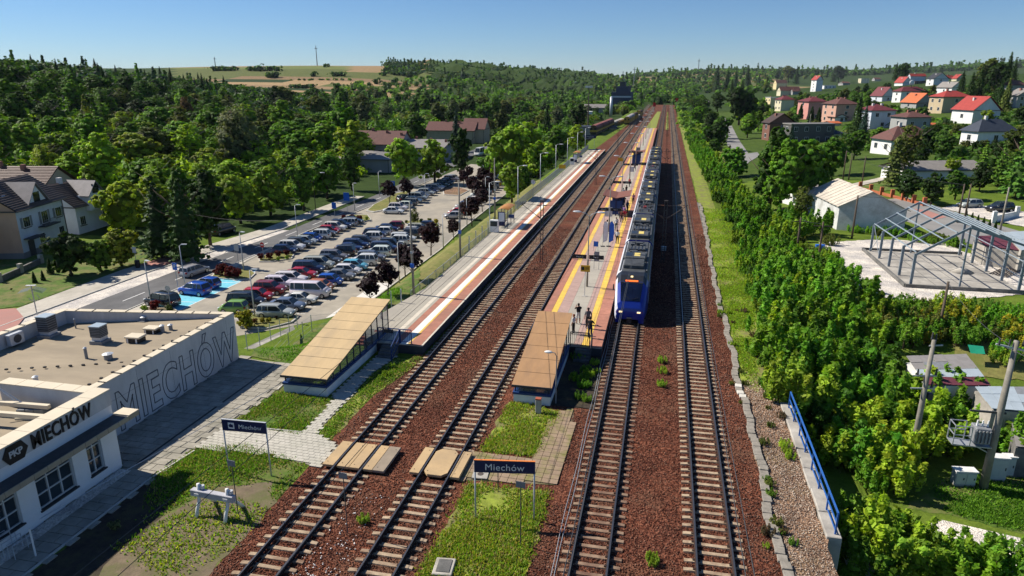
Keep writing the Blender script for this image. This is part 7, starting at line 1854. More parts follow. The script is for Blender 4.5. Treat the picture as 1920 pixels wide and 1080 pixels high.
lean_shed([(1850,462),(1912,470),(1900,440),(1826,444)],0,2.2,2.4,['pinksh','pinksh']if 'pinksh' in M else['rsh','rsh'],'flat red-sheeted shed roof beside the road at the right edge',M['concrete'])
lean_shed([(1915,470),(1960,462),(1950,432),(1880,436)],0,2.4,2.5,['palesheet','palesheet'],'flat pale roof right of the red-sheeted one',M['concrete'])
x,y=P(1697,350);house('house',x,y,0,R(18),16,8,3.0,'gable_side',1.3,'white','grey','low white house with a pale grey roof half hidden by the tall conifer',chim=0,nwin=False)
x,y=P(1504,392);house('house',x,y,0,R(22),6,7,2.6,'flat',1,'white','grey','small white outbuilding behind the white shed',chim=0,nwin=False)
x,y=P(1545,272);house('house',x,y,tz(x,y),R(22),7,5,2.2,'hip',1.0,'white','slate','greenhouse-like shed with a pale grey roof in the gardens',chim=0,nwin=False)
for px,py,h,lb in[(1226,212,6,'distant red signal beside the left tracks'),(1268,203,7,'distant red signal at the right of the tracks')]:
 x,y=P(px,py);r=empty('railway_signal',(x,y,0),0,lb,'signal');MB().cyl((0,0),.15,0,h-1.5,6).build('post',M['grey'],r);MB().box(-.9,.9,-.2,0,h-2,h+.4).build('head',M['red_paint'],r)
r=empty('trackside_box',(*P(1244,470),.02),0,'small pale box in the shade of the train between the right tracks','box');MB().box(-.3,.3,-.2,.2,0,.5).build('case',M['steel_blue_lt'],r)
r=empty('manhole_cover',(*P(833,1068),.03),.1,'concrete inspection chamber with a rusty lid at the lower edge of the weeds','inspection chamber')
bevel_mesh(MB().box(-.42,.42,-.52,.52,0,.16).build('frame',M['concrete'],r).data,.03,1);MB().box(-.28,.28,-.38,.38,.16,.19).build('lid',M['concrete_dark'],r)
r=empty('manhole_cover',(*P(901,893),.09),.1,'square concrete slab with a round rusty lid in the brown paved yard','inspection chamber')
MB().box(-.4,.4,-.4,.4,0,.05).build('frame',M['concrete'],r);MB().cyl((0,0),.16,.05,.06,12).build('lid',M['rust_steel'],r)
# vegetation
def leaf_cloud(centers,normals,size,r,jitter=.9,asp=1.0):
 """one leaf-sized quad per centre"""
 n=len(centers)
 nn=normals+r.normal(size=(n,3))*jitter;nn/=np.linalg.norm(nn,axis=1)[:,None]+1e-9
 a=np.cross(nn,r.normal(size=(n,3)));a/=np.linalg.norm(a,axis=1)[:,None]+1e-9
 b_=np.cross(nn,a)
 s=size*r.uniform(.65,1.25,(n,1));a=a*s*.5*asp;b_=b_*s*.5
 V=np.stack([centers-a-b_*.4,centers-b_,centers+a+b_*.3,centers+b_],1)
 return V.reshape(-1,3),np.arange(n*4).reshape(n,4)
def tint(n,clump,r,spread=.22,warm=.07):
 base=1+spread*r.normal(size=(clump.max()+1,1));w=warm*r.normal(size=(clump.max()+1,1))
 c=np.concatenate([base+w,base,base-w*.8],1)[clump]*r.uniform(.75,1.25,(n,1))
 return np.clip(c,.35,1.9)
def crown_lobes(lobes,nclump,perclump,leaf,seed,crad=.16,up=.25,spread=.2):
 r=np.random.default_rng(seed);L=np.array(lobes,float)
 area=L[:,3]*L[:,4]+L[:,3]*L[:,5];pr=area/area.sum()
 cc=[];nn=[];rad=[]
 tries=0
 while len(cc)<nclump and tries<nclump*30:
  tries+=1
  k=r.choice(len(L),p=pr);d=r.normal(size=3);d[2]=d[2]*.9+up;d/=np.linalg.norm(d)
  f=r.uniform(.72,1.06);p=L[k,:3]+d*L[k,3:6]*f
  inside=(((p-L[:,:3])/(L[:,3:6]*.72))**2).sum(1)<1
  if inside.any():continue
  cc.append(p);nn.append(d);rad.append(crad*L[k,3:6].mean()*r.uniform(.7,1.35))
 cc=np.array(cc);nn=np.array(nn);rad=np.array(rad)
 n=len(cc)*perclump;ci=np.repeat(np.arange(len(cc)),perclump)
 g=r.normal(size=(n,3));g/=(np.linalg.norm(g,axis=1)[:,None]+1e-9);g*=r.uniform(.2,1,(n,1))**.6
 P_=cc[ci]+g*rad[ci][:,None]*np.array([1,1,.75])
 V_,F_=leaf_cloud(P_,nn[ci]*.85+g*.6+np.array([0,0,.35]),leaf,r,.36)
 return V_,F_,tint(n,ci,r,spread)
def core(lobes,k,tri=True):
 """dark inner volume so that the crown is not see-through"""
 mb=MB()
 for x,y,z,a,b_,c in lobes:mb.ball((x,y,z),(a*k,b_*k,c*k),7,5)
 me=mb.mesh('c',M['leaf'])
 V_=np.array([v.co[:]for v in me.vertices]);F_=[]
 for p in me.polygons:
  v=list(p.vertices);F_.append(v if len(v)==4 else v+[v[-1]])
 bpy.data.meshes.remove(me)
 return V_,F_
def crown_mesh(name,lobes,nclump,per,leaf,seed,corek=.62,m='leaf',**kw):
 V_,F_,T_=crown_lobes(lobes,nclump,per,leaf,seed,**kw)
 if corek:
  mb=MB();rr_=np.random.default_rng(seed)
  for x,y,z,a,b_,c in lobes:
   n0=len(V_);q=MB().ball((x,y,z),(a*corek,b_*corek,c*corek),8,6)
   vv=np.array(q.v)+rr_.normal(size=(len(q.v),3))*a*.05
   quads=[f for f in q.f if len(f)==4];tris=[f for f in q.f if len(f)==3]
   V_=np.concatenate([V_,vv]);F_=np.concatenate([F_,np.array(quads)+n0]);T_=np.concatenate([T_,np.full((len(quads),3),.4)])  # core quads tinted dark, shade inside the crown put into the colour
 return np_mesh(name,V_,F_,M[m],T_)
def trunk_mesh(h,r0,limbs,seed,m='bark',lean=.3):
 r=random.Random(seed);b_=MB();top=(r.uniform(-lean,lean),r.uniform(-lean,lean),h)
 b_.tube([(0,0,-.4),(top[0]*.3,top[1]*.3,h*.4),top],[r0*1.25,r0*.85,r0*.3],7)
 for i in range(limbs):
  z=h*r.uniform(.35,.85);a=r.uniform(0,2*pi);L=h*r.uniform(.25,.45)
  b_.tube([(top[0]*z/h,top[1]*z/h,z),(cos(a)*L*.6,sin(a)*L*.6,z+L*.4),(cos(a)*L,sin(a)*L,z+L*.8)],[r0*.45,r0*.28,r0*.1],5)
 return b_.mesh('trunk',M[m],True)
def rl(seed,n,w,h0,h1,sr=.45,flat=.8):
 """random lobes forming a broad crown of radius w between heights h0 and h1"""
 r=random.Random(seed);out=[(0,0,(h0+h1)/2,w*.62,w*.62,(h1-h0)*.46)]
 for i in range(n):
  a=2*pi*i/n+r.uniform(-.4,.4);d=w*r.uniform(.35,.62);z=h0+(h1-h0)*r.uniform(.22,.78);s=w*r.uniform(sr*.75,sr*1.15)
  out.append((cos(a)*d,sin(a)*d,z,s,s,s*flat*r.uniform(.85,1.2)))
 out.append((w*r.uniform(-.2,.2),w*r.uniform(-.2,.2),h1-w*.32,w*.4,w*.4,w*.36))
 return out
TREES={}
def proto(key,name,cm,tm,scale=1):
 TREES[key]=(name,cm,tm)
proto('broad','deciduous_tree',crown_mesh('crown',rl(1,7,4.6,1.0,10.0),190,26,.52,1),trunk_mesh(7,.26,6,1))
proto('broad2','deciduous_tree',crown_mesh('crown',rl(12,8,4.2,.7,9.2,.4),210,24,.48,2),trunk_mesh(6.5,.24,6,2))
proto('oval','deciduous_tree',crown_mesh('crown',rl(23,6,3.2,.8,12.0,.5,1.3),200,25,.46,3),trunk_mesh(9,.24,7,3))
proto('round','deciduous_tree',crown_mesh('crown',rl(34,6,3.6,.2,7.4,.5),190,26,.42,4),trunk_mesh(5,.2,5,4))
proto('airy','birch_tree',crown_mesh('crown',rl(45,9,3.3,2.4,11,.32,1.2),170,20,.36,5,corek=.45,crad=.26),trunk_mesh(9.5,.18,9,5,'bark_grey'))
proto('willow','willow_tree',crown_mesh('crown',[(x,y,z,a,b_,c*1.35)for x,y,z,a,b_,c in rl(56,8,6.0,1.5,13.0,.42,1.1)],260,26,.42,6,crad=.22,spread=.12),trunk_mesh(8,.4,7,6))
proto('bush','shrub',crown_mesh('foliage',[(x,y,z,a,b_,c)for x,y,z,a,b_,c in rl(67,5,1.25,.1,2.1,.5)],120,24,.20,7,crad=.22),trunk_mesh(1.2,.06,4,7))
def conifer(h,w,seed,leaf,layers,n,droop=.25,spiky=.25):
 r=np.random.default_rng(seed);P_=[];N_=[];cl=[]
 for i in range(layers):
  t=(i+.5)/layers;z=h*(.06+.94*t);rad=w*(1-t)**.85*r.uniform(.85,1.1)+.12
  nb=max(5,int(rad*7))
  for j in range(nb):
   a=2*pi*(j+r.uniform(-.3,.3))/nb;rr_=rad*r.uniform(1-spiky,1.1);m_=max(3,int(n*rad/w/nb*4))
   s=r.uniform(.15,1,m_)**.7
   P_.append(np.stack([cos(a)*rr_*s,sin(a)*rr_*s,z-droop*rr_*s+r.normal(size=m_)*.07],1));N_.append(np.tile([cos(a)*.4,sin(a)*.4,.9],(m_,1)));cl.append(np.full(m_,i*40+j))
 P_=np.concatenate(P_);N_=np.concatenate(N_);cl=np.concatenate(cl);_,cl=np.unique(cl,return_inverse=True)
 V_,F_=leaf_cloud(P_,N_,leaf,r,.5,1.2)
 T_=tint(len(P_),cl.astype(int),r,.18,.05)
 q=MB().tube([(0,0,h*.1),(0,0,h*.45),(0,0,h*.9)],[w*.52,w*.33,w*.06],8);n0=len(V_)
 quads=[f for f in q.f if len(f)==4]
 V_=np.concatenate([V_,np.array(q.v)]);F_=np.concatenate([F_,np.array(quads)+n0]);T_=np.concatenate([T_,np.full((len(quads),3),.5)])  # inner cone tinted darker, painting the shade behind the needles
 return np_mesh('crown',V_,F_,M['needle'],T_)
proto('spruce','spruce_tree',conifer(13,2.7,11,.42,26,46),trunk_mesh(11,.18,0,11,lean=.02))
proto('pine','pine_tree',conifer(12,3.2,12,.55,14,60,.1,.5),trunk_mesh(10,.22,4,12,lean=.1))
proto('thuja','thuja_shrub',conifer(4.6,.85,13,.20,26,70,-.25,.12),trunk_mesh(1,.06,0,13))
proto('plum','purple_plum_tree',crown_mesh('crown',[(x,y,z,a,b_,c)for x,y,z,a,b_,c in rl(78,6,1.35,1.35,3.9,.5)],130,20,.21,8,crad=.26,corek=.5),trunk_mesh(2.4,.075,6,8))
def sapling(h,w,stems,seed,leaf,nleaf):
 """thicket of upright leafy shoots"""
 r=np.random.default_rng(seed);P_=[];N_=[];cl=[];tb=MB()
 for i in range(stems):
  a=r.uniform(0,2*pi);d=w*sqrt(r.uniform(0,1));hh=h*r.uniform(.62,1.08)*(1-.25*d/w);bx_,by_=cos(a)*d,sin(a)*d
  lx,ly=r.normal(0,.16,2)*hh*.5
  tb.tube([(bx_*.6,by_*.6,-.2),(bx_,by_,hh*.5),(bx_+lx,by_+ly,hh)],[.035,.022,.008],4)
  m_=nleaf;t=r.uniform(.12,1.0,m_)**.75
  rad=(.10+.35*np.sin(np.pi*np.clip(t,0,1)*.88+.15))*w*.42
  an=r.uniform(0,2*pi,m_);k=np.sqrt(r.uniform(.15,1,m_))
  P_.append(np.stack([bx_+lx*t**2+np.cos(an)*rad*k,by_+ly*t**2+np.sin(an)*rad*k,hh*t+r.normal(size=m_)*.05],1))
  N_.append(np.stack([np.cos(an)*.5,np.sin(an)*.5,np.full(m_,.75)],1));cl.append((i*8+(t*7.9).astype(int)))
 P_=np.concatenate(P_);N_=np.concatenate(N_);cl=np.concatenate(cl);_,cl=np.unique(cl,return_inverse=True)
 V_,F_=leaf_cloud(P_,N_,leaf,r,.7,.55)
 T_=tint(len(P_),cl.astype(int),r,.17,.08)
 return np_mesh('foliage',V_,F_,M['leaf'],T_),tb.mesh('stem',M['bark'],True)
for i in range(3):
 a,b_=sapling(3.4,1.7,15,20+i,.36,135);proto(f'sap{i}','robinia_shrub',a,b_)
a,b_=sapling(1.3,.9,16,31,.13,130);proto('weed','weed_clump',a,b_)
GRN=dict(dark=(.036,.082,.012),mid=(.080,.175,.018),fresh=(.145,.285,.022),lime=(.27,.40,.028),yellow=(.33,.38,.03),silver=(.14,.175,.085),olive=(.125,.155,.028),blue=(.034,.080,.052),purple=(.034,.012,.018),brown=(.13,.09,.045),red=(.13,.014,.014),gold=(.40,.34,.02),rust=(.19,.08,.025),sap=(.135,.31,.022))
COUNT={}
def tree(key,col,x,y,label,group=None,s=1.0,sz=None,z=None,cat='tree',rz=None,name=None):
 nm,cm,tm=TREES[key]
 r=bpy.data.objects.new(name or nm,None);COL.objects.link(r)
 r.location=(x,y,tz(x,y)-.05 if z is None else z);r.rotation_euler=(0,0,rng.uniform(0,6.28)if rz is None else rz)
 r.scale=(s,s,s*(sz or 1));tag(r,label,cat,group)
 c=GRN[col]if isinstance(col,str)else col
 f=rng.uniform(.85,1.18);c=(c[0]*f*rng.uniform(.92,1.1),c[1]*f,c[2]*f)
 link('crown' if cat=='tree' else 'foliage',cm,r,color=c);link('trunk' if cat=='tree' else 'stem',tm,r)
 nm=name or nm;COUNT[nm]=COUNT.get(nm,0)+1
 return r
def treeP(key,col,px,py,hpx,label,group=None,cat='tree',zoff=0,**kw):
 """tree whose foot is seen at px, py and whose height is hpx picture pixels"""
 x,y,z,D=PT(px,py)
 H0={'broad':10.4,'broad2':9.6,'oval':12.3,'round':7.8,'airy':11.2,'willow':14.5,'bush':2.3,'spruce':13,'pine':12,'thuja':4.6,'plum':4.1,'sap0':3.8,'sap1':3.8,'sap2':3.8,'weed':1.4}[key]
 s=hpx*D/(CAM_F*.96)/H0
 return tree(key,col,x,y,label,group,s,z=z-.05+zoff,cat=cat,**kw)
NT=[('pine','dark',352,492,165,'tall dark conifer beside the leaning wooden street lamp'),('pine','dark',305,486,150,'dark conifer left of the tall one behind the lawn'),('oval','dark',395,462,140,'dense dark tree at the bend of the road'),('round','dark',135,520,85,'large round dark bush in front of the white house'),('round','yellow',228,500,72,'small yellow-leaved tree beside the garden path'),('round','fresh',190,512,62,'light green bush between the round bush and the yellow tree'),('broad','yellow',235,450,110,'yellow-green tree with orange tips behind the second house'),('broad','lime',452,420,92,'bright lime tree right of the dark conifers'),('broad2','lime',508,405,92,'bright lime tree at the road, second right of the conifers'),('oval','fresh',570,396,100,'green tree leaning over the road near the street lamp'),('broad','fresh',614,374,84,'leafy green tree over the road end'),('oval','mid',660,358,78,'dark green tree at the curve of the road'),('willow','silver',455,335,125,'huge silvery willow above the lime trees'),('broad','lime',760,350,88,'yellow-lime tree beside the purple trees of the upper car rows'),('broad2','lime',815,345,82,'lime tree in the middle of the upper car park'),('oval','dark',865,332,88,'dark green tree at the head of the upper left car row'),('broad','lime',950,350,110,'bright lime tree right of the white motorhome'),('broad2','lime',985,330,98,'lime tree behind the side platform lamps, second'),('broad','lime',960,380,75,'lime shrub-like tree at the platform clock'),('round','lime',1010,335,70,'low lime tree beside the platform fence'),('broad','fresh',1045,300,60,'light green tree behind the far shelter'),('broad2','lime',1080,285,50,'light tree by the old railcar'),('spruce','blue',856,285,72,'blue spruce in front of the brown-roofed building'),('spruce','blue',912,262,50,'smaller blue spruce right of the brown-roofed building'),('broad','mid',780,275,62,'green tree between the two brown-roofed buildings'),('spruce','dark',1025,262,60,'dark conifer behind the lime trees')]
NT.append(('airy','brown',352,232,48,'bare brownish tree in the middle of the wooded hillside'))
for k,c,px,py,h,lb in NT:treeP(k,c,px,py,h,lb)
for i in range(26):
 px=rng.uniform(915,1075);py=np.interp(px,[915,960,1010,1075],[372,396,352,298])-rng.uniform(4,48)*(1-(px-915)/300)
 x,y,z,D=PT(px,py)
 if x>-25.5 or(x<-34 and y<170):continue
 tree(rng.choice(['round','broad2','sap0','sap1']),rng.choice(['lime','fresh','lime','sap']),x,y,'lime-green tree on the bank behind the side platform','lime-green trees behind the side platform',rng.uniform(.5,.85)if D>0 else 1,name='bank_tree')
for i in range(24):
 px=rng.uniform(1296,1345)if i<12 else rng.uniform(1296,1385);py=rng.uniform(205,300)if i<12 else rng.uniform(300,345)
 x,y,z,D=PT(px,py)
 if x>12.5 and not(1345<px<1420 and py<300):tree(rng.choice(['sap0','sap1','round']),rng.choice(['fresh','mid','lime','sap']),x,y,'green bush on the rough strip between the tracks and the lane','bushes between the tracks and the lane',rng.uniform(.6,1.1),cat='shrub',name='lane_bush')
for px,py,h,lb in[(66,532,22,'left of two small dark cone bushes on the lawn'),(82,528,20,'right of two small dark cone bushes on the lawn'),(96,515,30,'dark cone bush at the edge of the round bush')]:treeP('thuja','dark',px,py,h,lb,'cone bushes on the lawn',cat='shrub')
PL=[(697,578,62),(727,557,62),(775,525,58),(808,481,58),(851,450,36),(760,520,55),(885,425,50),(905,398,40),(870,412,30),(898,382,40),(915,370,38),(885,370,36),(905,352,34),(730,385,42),(762,378,40),(870,352,30),(925,345,30),(880,340,26)]
PLB=['nearest purple-leaved tree at the edge of the car park','second purple-leaved tree at the edge of the car park, right of the nearest','purple-leaved tree beside the tall mast with the blue box','purple-leaved tree in the middle of the slope','small purple-leaved tree beside the slope lamp','purple-leaved tree left of the mast','purple-leaved tree at the head of the upper right row','purple-leaved tree left of the side-platform shelter','small purple tree beside the silver hatchback','purple tree in the upper right row, first of the cluster','purple tree in the upper right row, second of the cluster','purple tree in the upper right row, third of the cluster','purple tree below the lime tree by the upper rows','purple-leaved tree beside the blue P sign','purple-leaved tree right of the blue P sign','far purple tree among the upper cars','far purple tree at the platform side','farthest purple tree of the car park']
for(px,py,h),lb in zip(PL,PLB):
 treeP('plum','purple',px,py,h*1.12,lb,'purple-leaved trees around the car park')
treeP('airy','olive',778,428,36,'thin young tree on the far planted island')
treeP('round','gold',463,618,38,'small yellow tree on the planted bed beside the silver estate')
def bed(name,pts,m,z=-4.97,h=.14):
 r=empty(name);r['kind']='structure'
 MB().prism(pts,z-.05,z+h).build('kerb_edge',M['kerb'],r);c=(sum(p[0]for p in pts)/len(pts),sum(p[1]for p in pts)/len(pts))
 MB().prism([(c[0]+(x-c[0])*.93,c[1]+(y-c[1])*.93)for x,y in pts],z+h-.02,z+h+.02).build('bed_soil',m,r)
 return r
P5=lambda px,py:P(px,py,-5)
bed('planted_bed',[P5(402,512),P5(430,506),P5(470,508),P5(480,514),P5(468,525),P5(440,526),P5(395,522)],M['lawn_dry'])
bed('planted_bed',[P5(484,484),P5(520,472),P5(552,478),P5(548,486),P5(510,492),P5(486,492)],M['lawn_dry'])
bed('planted_bed',[P5(640,412),P5(655,404),P5(690,404),P5(697,413),P5(675,420),P5(652,418)],M['lawn_dry'])
bed('planted_bed',[P5(757,418),P5(770,413),P5(820,416),P5(826,426),P5(800,428),P5(765,424)],M['lawn_dry'])
bed('planted_bed',[P5(686,397),P5(700,385),P5(745,362),P5(770,358),P5(762,372),P5(716,396),P5(700,399)],M['lawn_dry'])
bed('planted_bed',[P5(452,596),P5(478,590),P5(560,596),P5(548,606),P5(500,618),P5(450,616)],M['lawn_dry'])
bed('planted_bed',[P5(262,588),P5(275,578),P5(325,580),P5(340,588),P5(330,592),P5(262,592)],M['dirt'])
bed('planted_bed',[P5(828,352),P5(862,352),P5(880,358),P5(862,368),P5(832,366)],M['gravel_tan'])
SHR=[(418,516,26,'red','tall red shrub on the island beside the disabled bays'),(432,519,24,'red','dense red shrub on the same island, middle one'),(446,521,22,'red','dark red shrub at the right of the island beside the bays'),(404,515,12,'red','small red shrub left on the island beside the bays'),(491,487,15,'red','round dark red shrub, leftmost at the no-entry sign'),(505,487,16,'red','round dark red shrub, second at the no-entry sign'),(522,483,16,'red','dark red shrub behind the lamp at the no-entry island'),(538,480,14,'red','dark red shrub at the right end of the no-entry island'),(522,489,9,'lime','low yellow-green shrub on the no-entry island'),(538,487,9,'lime','low yellow-green shrub at the kerb of the no-entry island'),(645,411,10,'red','red shrub bed at the far island, left'),(660,412,12,'red','red shrub at the far island, middle'),(675,414,13,'red','red shrub at the far island, right'),(688,413,9,'lime','yellow-green shrub at the far island'),(292,582,22,'red','dark red shrub beside the black people carrier'),(272,587,16,'lime','yellow-green shrub left of the dark red one behind the station roof'),(318,586,16,'olive','olive shrub right of the dark red one behind the station roof'),(478,607,12,'rust','low orange shrub on the bed by the silver estate'),(492,606,12,'gold','low yellow shrub on the bed by the silver estate'),(505,605,12,'gold','second low yellow shrub on the bed by the silver estate'),(462,612,8,'red','tiny red plant on the bed by the silver estate'),(450,613,8,'gold','tiny yellow plant by the station wall'),(518,598,7,'purple','small dark plant near the car park kerb'),(762,419,8,'olive','small shrub at the left of the far planted island'),(790,417,9,'dark','dark small shrub on the far planted island'),(806,417,10,'olive','small shrub on the far planted island, third'),(818,420,12,'gold','small yellow shrub at the right of the far planted island'),(218,950+45,22,'silver','lone grey-green tuft in the shade before the station'),(22,544,4,'dark','tiny dark plant on the lawn at the left')]
for px,py,h,c,lb in SHR:
 z=-4.85 if px<900 and py<700 else 0.03
 x,y=P(px,py,z);D=hypot(hypot(x,y),CAM_H-z);s=h*D/(CAM_F*.96)/2.25*.82
 tree('bush',c,x,y,lb,None,s,z=z,cat='shrub')
def scatter(n,xs,keep,sp,seed):
 r=np.random.default_rng(seed);pts=[];cell={};m_=n*30
 rr_=r.uniform(xs[0],xs[1],m_);g=r.uniform(xs[2],xs[3],m_)
 X=rr_*cos(CAM_YAW)-g*sin(CAM_YAW);Y=rr_*sin(CAM_YAW)+g*cos(CAM_YAW);PX_,PY_,D_=proj(X,Y,terr(X,Y))
 for x,y,px,py,D in zip(X.tolist(),Y.tolist(),PX_.tolist(),PY_.tolist(),D_.tolist()):
  if len(pts)>=n:break
  if px<-90 or px>2010 or not keep(px,py,x,y,D):continue
  s_=sp(D);kx,ky=int(x//s_),int(y//s_);ok=True
  for a in(-1,0,1):
   for b2 in(-1,0,1):
    for q in cell.get((kx+a,ky+b2),()):
     if(q[0]-x)**2+(q[1]-y)**2<s_*s_:ok=False
  if ok:cell.setdefault((kx,ky),[]).append((x,y));pts.append((x,y,px,py,D))
 return pts
def pix_in(poly,px,py):
 c=False;j=len(poly)-1
 for i in range(len(poly)):
  if(poly[i][1]>py)!=(poly[j][1]>py)and px<(poly[j][0]-poly[i][0])*(py-poly[i][1])/(poly[j][1]-poly[i][1])+poly[i][0]:c=not c
  j=i
 return c
WOODL=[(-260,470),(-60,400),(100,366),(230,420),(300,435),(400,412),(520,385),(600,360),(690,328),(700,300),(640,262),(560,262),(480,240),(420,200),(-300,120)]
def keepL(px,py,x,y,D):
 return pix_in(WOODL,px,py)and x<-72 and D<430
ptsL=scatter(230,(-420,-30,85,420),keepL,lambda D:6.6+D*.013,5)
kinds=['broad','broad2','oval','round','airy']
for x,y,px,py,D in sorted(ptsL,key=lambda p:p[4])[:170]:
 near=D<190
 if py>320:c=rng.choice(['lime','lime','fresh','yellow','fresh','lime'])
 elif py>255:c=rng.choice(['lime','fresh','fresh','mid','olive','fresh'])
 else:c=rng.choice(['mid','dark','fresh','mid','olive','mid'])
 k=rng.choice(kinds)
 nm={'lime':'bright lime-green','fresh':'fresh green','yellow':'yellowish','mid':'mid-green','olive':'olive-green','dark':'dark green'}[c]
 lb=f'{nm} leafy tree in the wood '+('behind the houses on the left' if py>335 else 'on the lower left hillside' if py>260 else 'on the upper left hillside')
 tree(k,c,x,y,lb,f'{nm} trees of the left wood, '+('near' if py>335 else 'lower' if py>260 else 'upper'),rng.uniform(1.05,1.6)*(.9 if near else 1.0),sz=rng.uniform(.62,.8))
VAL=[(470,262),(700,262),(715,285),(840,262),(900,285),(935,330),(1010,300),(1100,250),(1100,232),(1200,205),(1240,188),(1150,178),(900,185),(700,190),(480,190)]
def keepV(px,py,x,y,D):
 if abs(x+74)<20 and 195<y<245:return False
 if-112<x<-60 and 205<y<285:return False
 if-64<x<-24 and y<215:return False
 if x>-24:return False
 if-40<x<-14 and 240<y<520:return False
 return pix_in(VAL,px,py)
ptsV=scatter(66,(-210,150,200,620),keepV,lambda D:8+D*.012,9)
for x,y,px,py,D in ptsV:
 c=rng.choice(['mid','dark','fresh','mid','olive','dark','silver']);k=rng.choice(kinds+['oval'])
 nm={'fresh':'fresh green','mid':'mid-green','olive':'olive-green','dark':'dark green','silver':'silvery'}[c]
 tree(k,c,x,y,f'{nm} leafy tree on the valley floor left of the tracks',f'{nm} trees of the valley floor',rng.uniform(1.15,1.6),sz=rng.uniform(.7,.85))
def conif(n,rg,keep,seed,label,group,sc=(.8,1.2),col=('dark','blue','dark'),key='spruce',sp=7):
 for x,y,px,py,D in scatter(n,rg,keep,lambda D:sp,seed):tree(key,rng.choice(col),x,y,label,group,rng.uniform(*sc))
conif(30,(-400,-150,330,560),lambda px,py,x,y,D:-40<px<520 and 130<py<175,21,'dark conifer on the wooded ridge at the left','conifers of the left ridge',(.55,.85))
RT=[('oval','mid',1442,395,150,'tall slender green tree, leftmost of the group by the lane'),('oval','fresh',1460,400,135,'second slender tree of the group by the lane'),('broad','fresh',1495,390,125,'broad green tree before the flat grey house'),('broad','mid',1528,372,100,'broad tree right of the slender group'),('airy','olive',1500,420,70,'thin tree with a bare trunk left of the white shed'),('broad','dark',1385,235,68,'large dark tree above the bend of the lane'),('broad2','mid',1400,228,55,'tree right of the large dark one at the lane'),('broad','dark',1345,210,35,'dark tree at the upper lane, left side'),('spruce','dark',1343,172,46,'tall spruce on the skyline, leftmost of the row'),('spruce','dark',1362,172,40,'second spruce of the skyline row'),('spruce','dark',1378,170,38,'third spruce of the skyline row'),('spruce','dark',1400,168,42,'broad spruce at the right of the skyline row'),('spruce','dark',1422,165,26,'small spruce right of the skyline row'),('spruce','dark',1371,180,30,'spruce in front of the skyline row'),('spruce','dark',1390,182,32,'lower spruce before the skyline row'),('spruce','dark',1605,252,72,'tall spruce beside the salmon house'),('spruce','blue',1618,256,55,'spruce in front of the tall white house'),('airy','olive',1690,345,105,'tall ragged conifer before the red-brown bungalow'),('pine','olive',1672,350,90,'ragged pine left of the tall ragged conifer'),('broad','mid',1560,330,70,'green tree behind the A-frame pole'),('broad','mid',1600,300,55,'green tree in the gardens below the white houses'),('broad','fresh',1640,285,45,'light tree below the tall white house'),('broad','dark',1740,290,50,'dark tree between the bungalow and the slate-roofed house'),('broad','mid',1765,300,52,'mid-green tree below the tan house'),('broad2','dark',1720,318,50,'dark tree right of the red-brown bungalow'),('round','lime',1778,335,38,'light weeping bush on the lawn'),('broad','dark',1700,378,58,'dark apple tree behind the steel frame'),('broad2','dark',1745,385,60,'dark fruit tree behind the parked cars'),('broad','mid',1790,375,55,'mid-green fruit tree behind the silver car'),('broad2','dark',1835,360,55,'dark tree behind the black parked car'),('pine','fresh',1870,350,75,'light pine at the right above the parked cars'),('pine','mid',1905,372,130,'large pine at the right edge'),('broad','olive',1905,300,65,'yellowish tree at the right edge'),('pine','fresh',1840,330,60,'broad light pine left of the right edge'),('round','olive',1810,285,22,'round hedge bush left of the slate-roofed house'),('round','dark',1828,288,24,'dark hedge bush below the slate-roofed house'),('round','olive',1846,286,24,'hedge bush below the window of the slate-roofed house'),('round','dark',1862,284,22,'hedge bush at the right of the slate-roofed house'),('round','lime',1850,232,26,'light bush right of the red-gabled house'),('spruce','dark',1815,200,60,'dark spruce group behind the red gable, left'),('spruce','dark',1830,198,70,'dark spruce group behind the red gable, second'),('broad','olive',1845,175,62,'tall olive-leaved tree of the hilltop group'),('broad','dark',1862,175,55,'dark leafy tree of the hilltop group'),('spruce','dark',1885,165,62,'tallest dark conifer of the hilltop group'),('spruce','dark',1896,165,48,'conifer right of the tallest hilltop one'),('spruce','olive',1882,215,64,'yellow-green cone-shaped conifer right of the red gable'),('spruce','dark',1800,180,45,'dark spruce above the tan house'),('spruce','dark',1870,205,55,'dark spruce behind the cone-shaped one'),('broad','dark',1690,152,32,'dark leafy tree of the hilltop clump in the middle'),('spruce','dark',1678,152,32,'conifer at the left of the middle hilltop clump'),('broad','dark',1572,155,30,'dark tree of the left hilltop clump'),('spruce','dark',1562,154,28,'conifer of the left hilltop clump'),('broad','olive',1478,155,30,'yellow-brown tree above the long brown-roofed house'),('spruce','dark',1492,158,32,'dark conifer right of the yellow-brown tree'),('broad','dark',1457,152,20,'dark tree left of the yellow-brown one'),('spruce','dark',1765,142,16,'dark round tree on the far hilltop'),('thuja','dark',1500,225,28,'slim dark cypress left of the pink house'),('thuja','dark',1520,232,30,'slim cypress in front of the pink house'),('thuja','dark',1533,234,30,'second slim cypress in front of the pink house'),('spruce','blue',1480,290,55,'blue spruce before the flat grey house'),('broad','olive',1580,195,28,'yellowish tree between the pink and the narrow white house'),('broad','mid',1600,200,28,'light tree behind the salmon house'),('broad','fresh',1625,205,24,'light tree right of the salmon house roof'),('round','olive',1790,262,28,'bush above the hedge of the slate-roofed house'),('broad','mid',1750,262,30,'tree below the tan house, left')]
for k,c,px,py,h,lb in RT:treeP(k,c,px,py,h,lb,cat='shrub' if k in('thuja',)else 'tree')
for i in range(6):treeP('thuja','dark',1810+i*11,412+i*4,17,'small clipped dark cone in the hedge row beside the pale yard','hedge cones beside the pale yard',cat='shrub')
GAR=[(1390,330),(1420,215),(1460,180),(1700,165),(1925,170),(1925,400),(1830,405),(1700,345),(1560,330),(1500,330)]
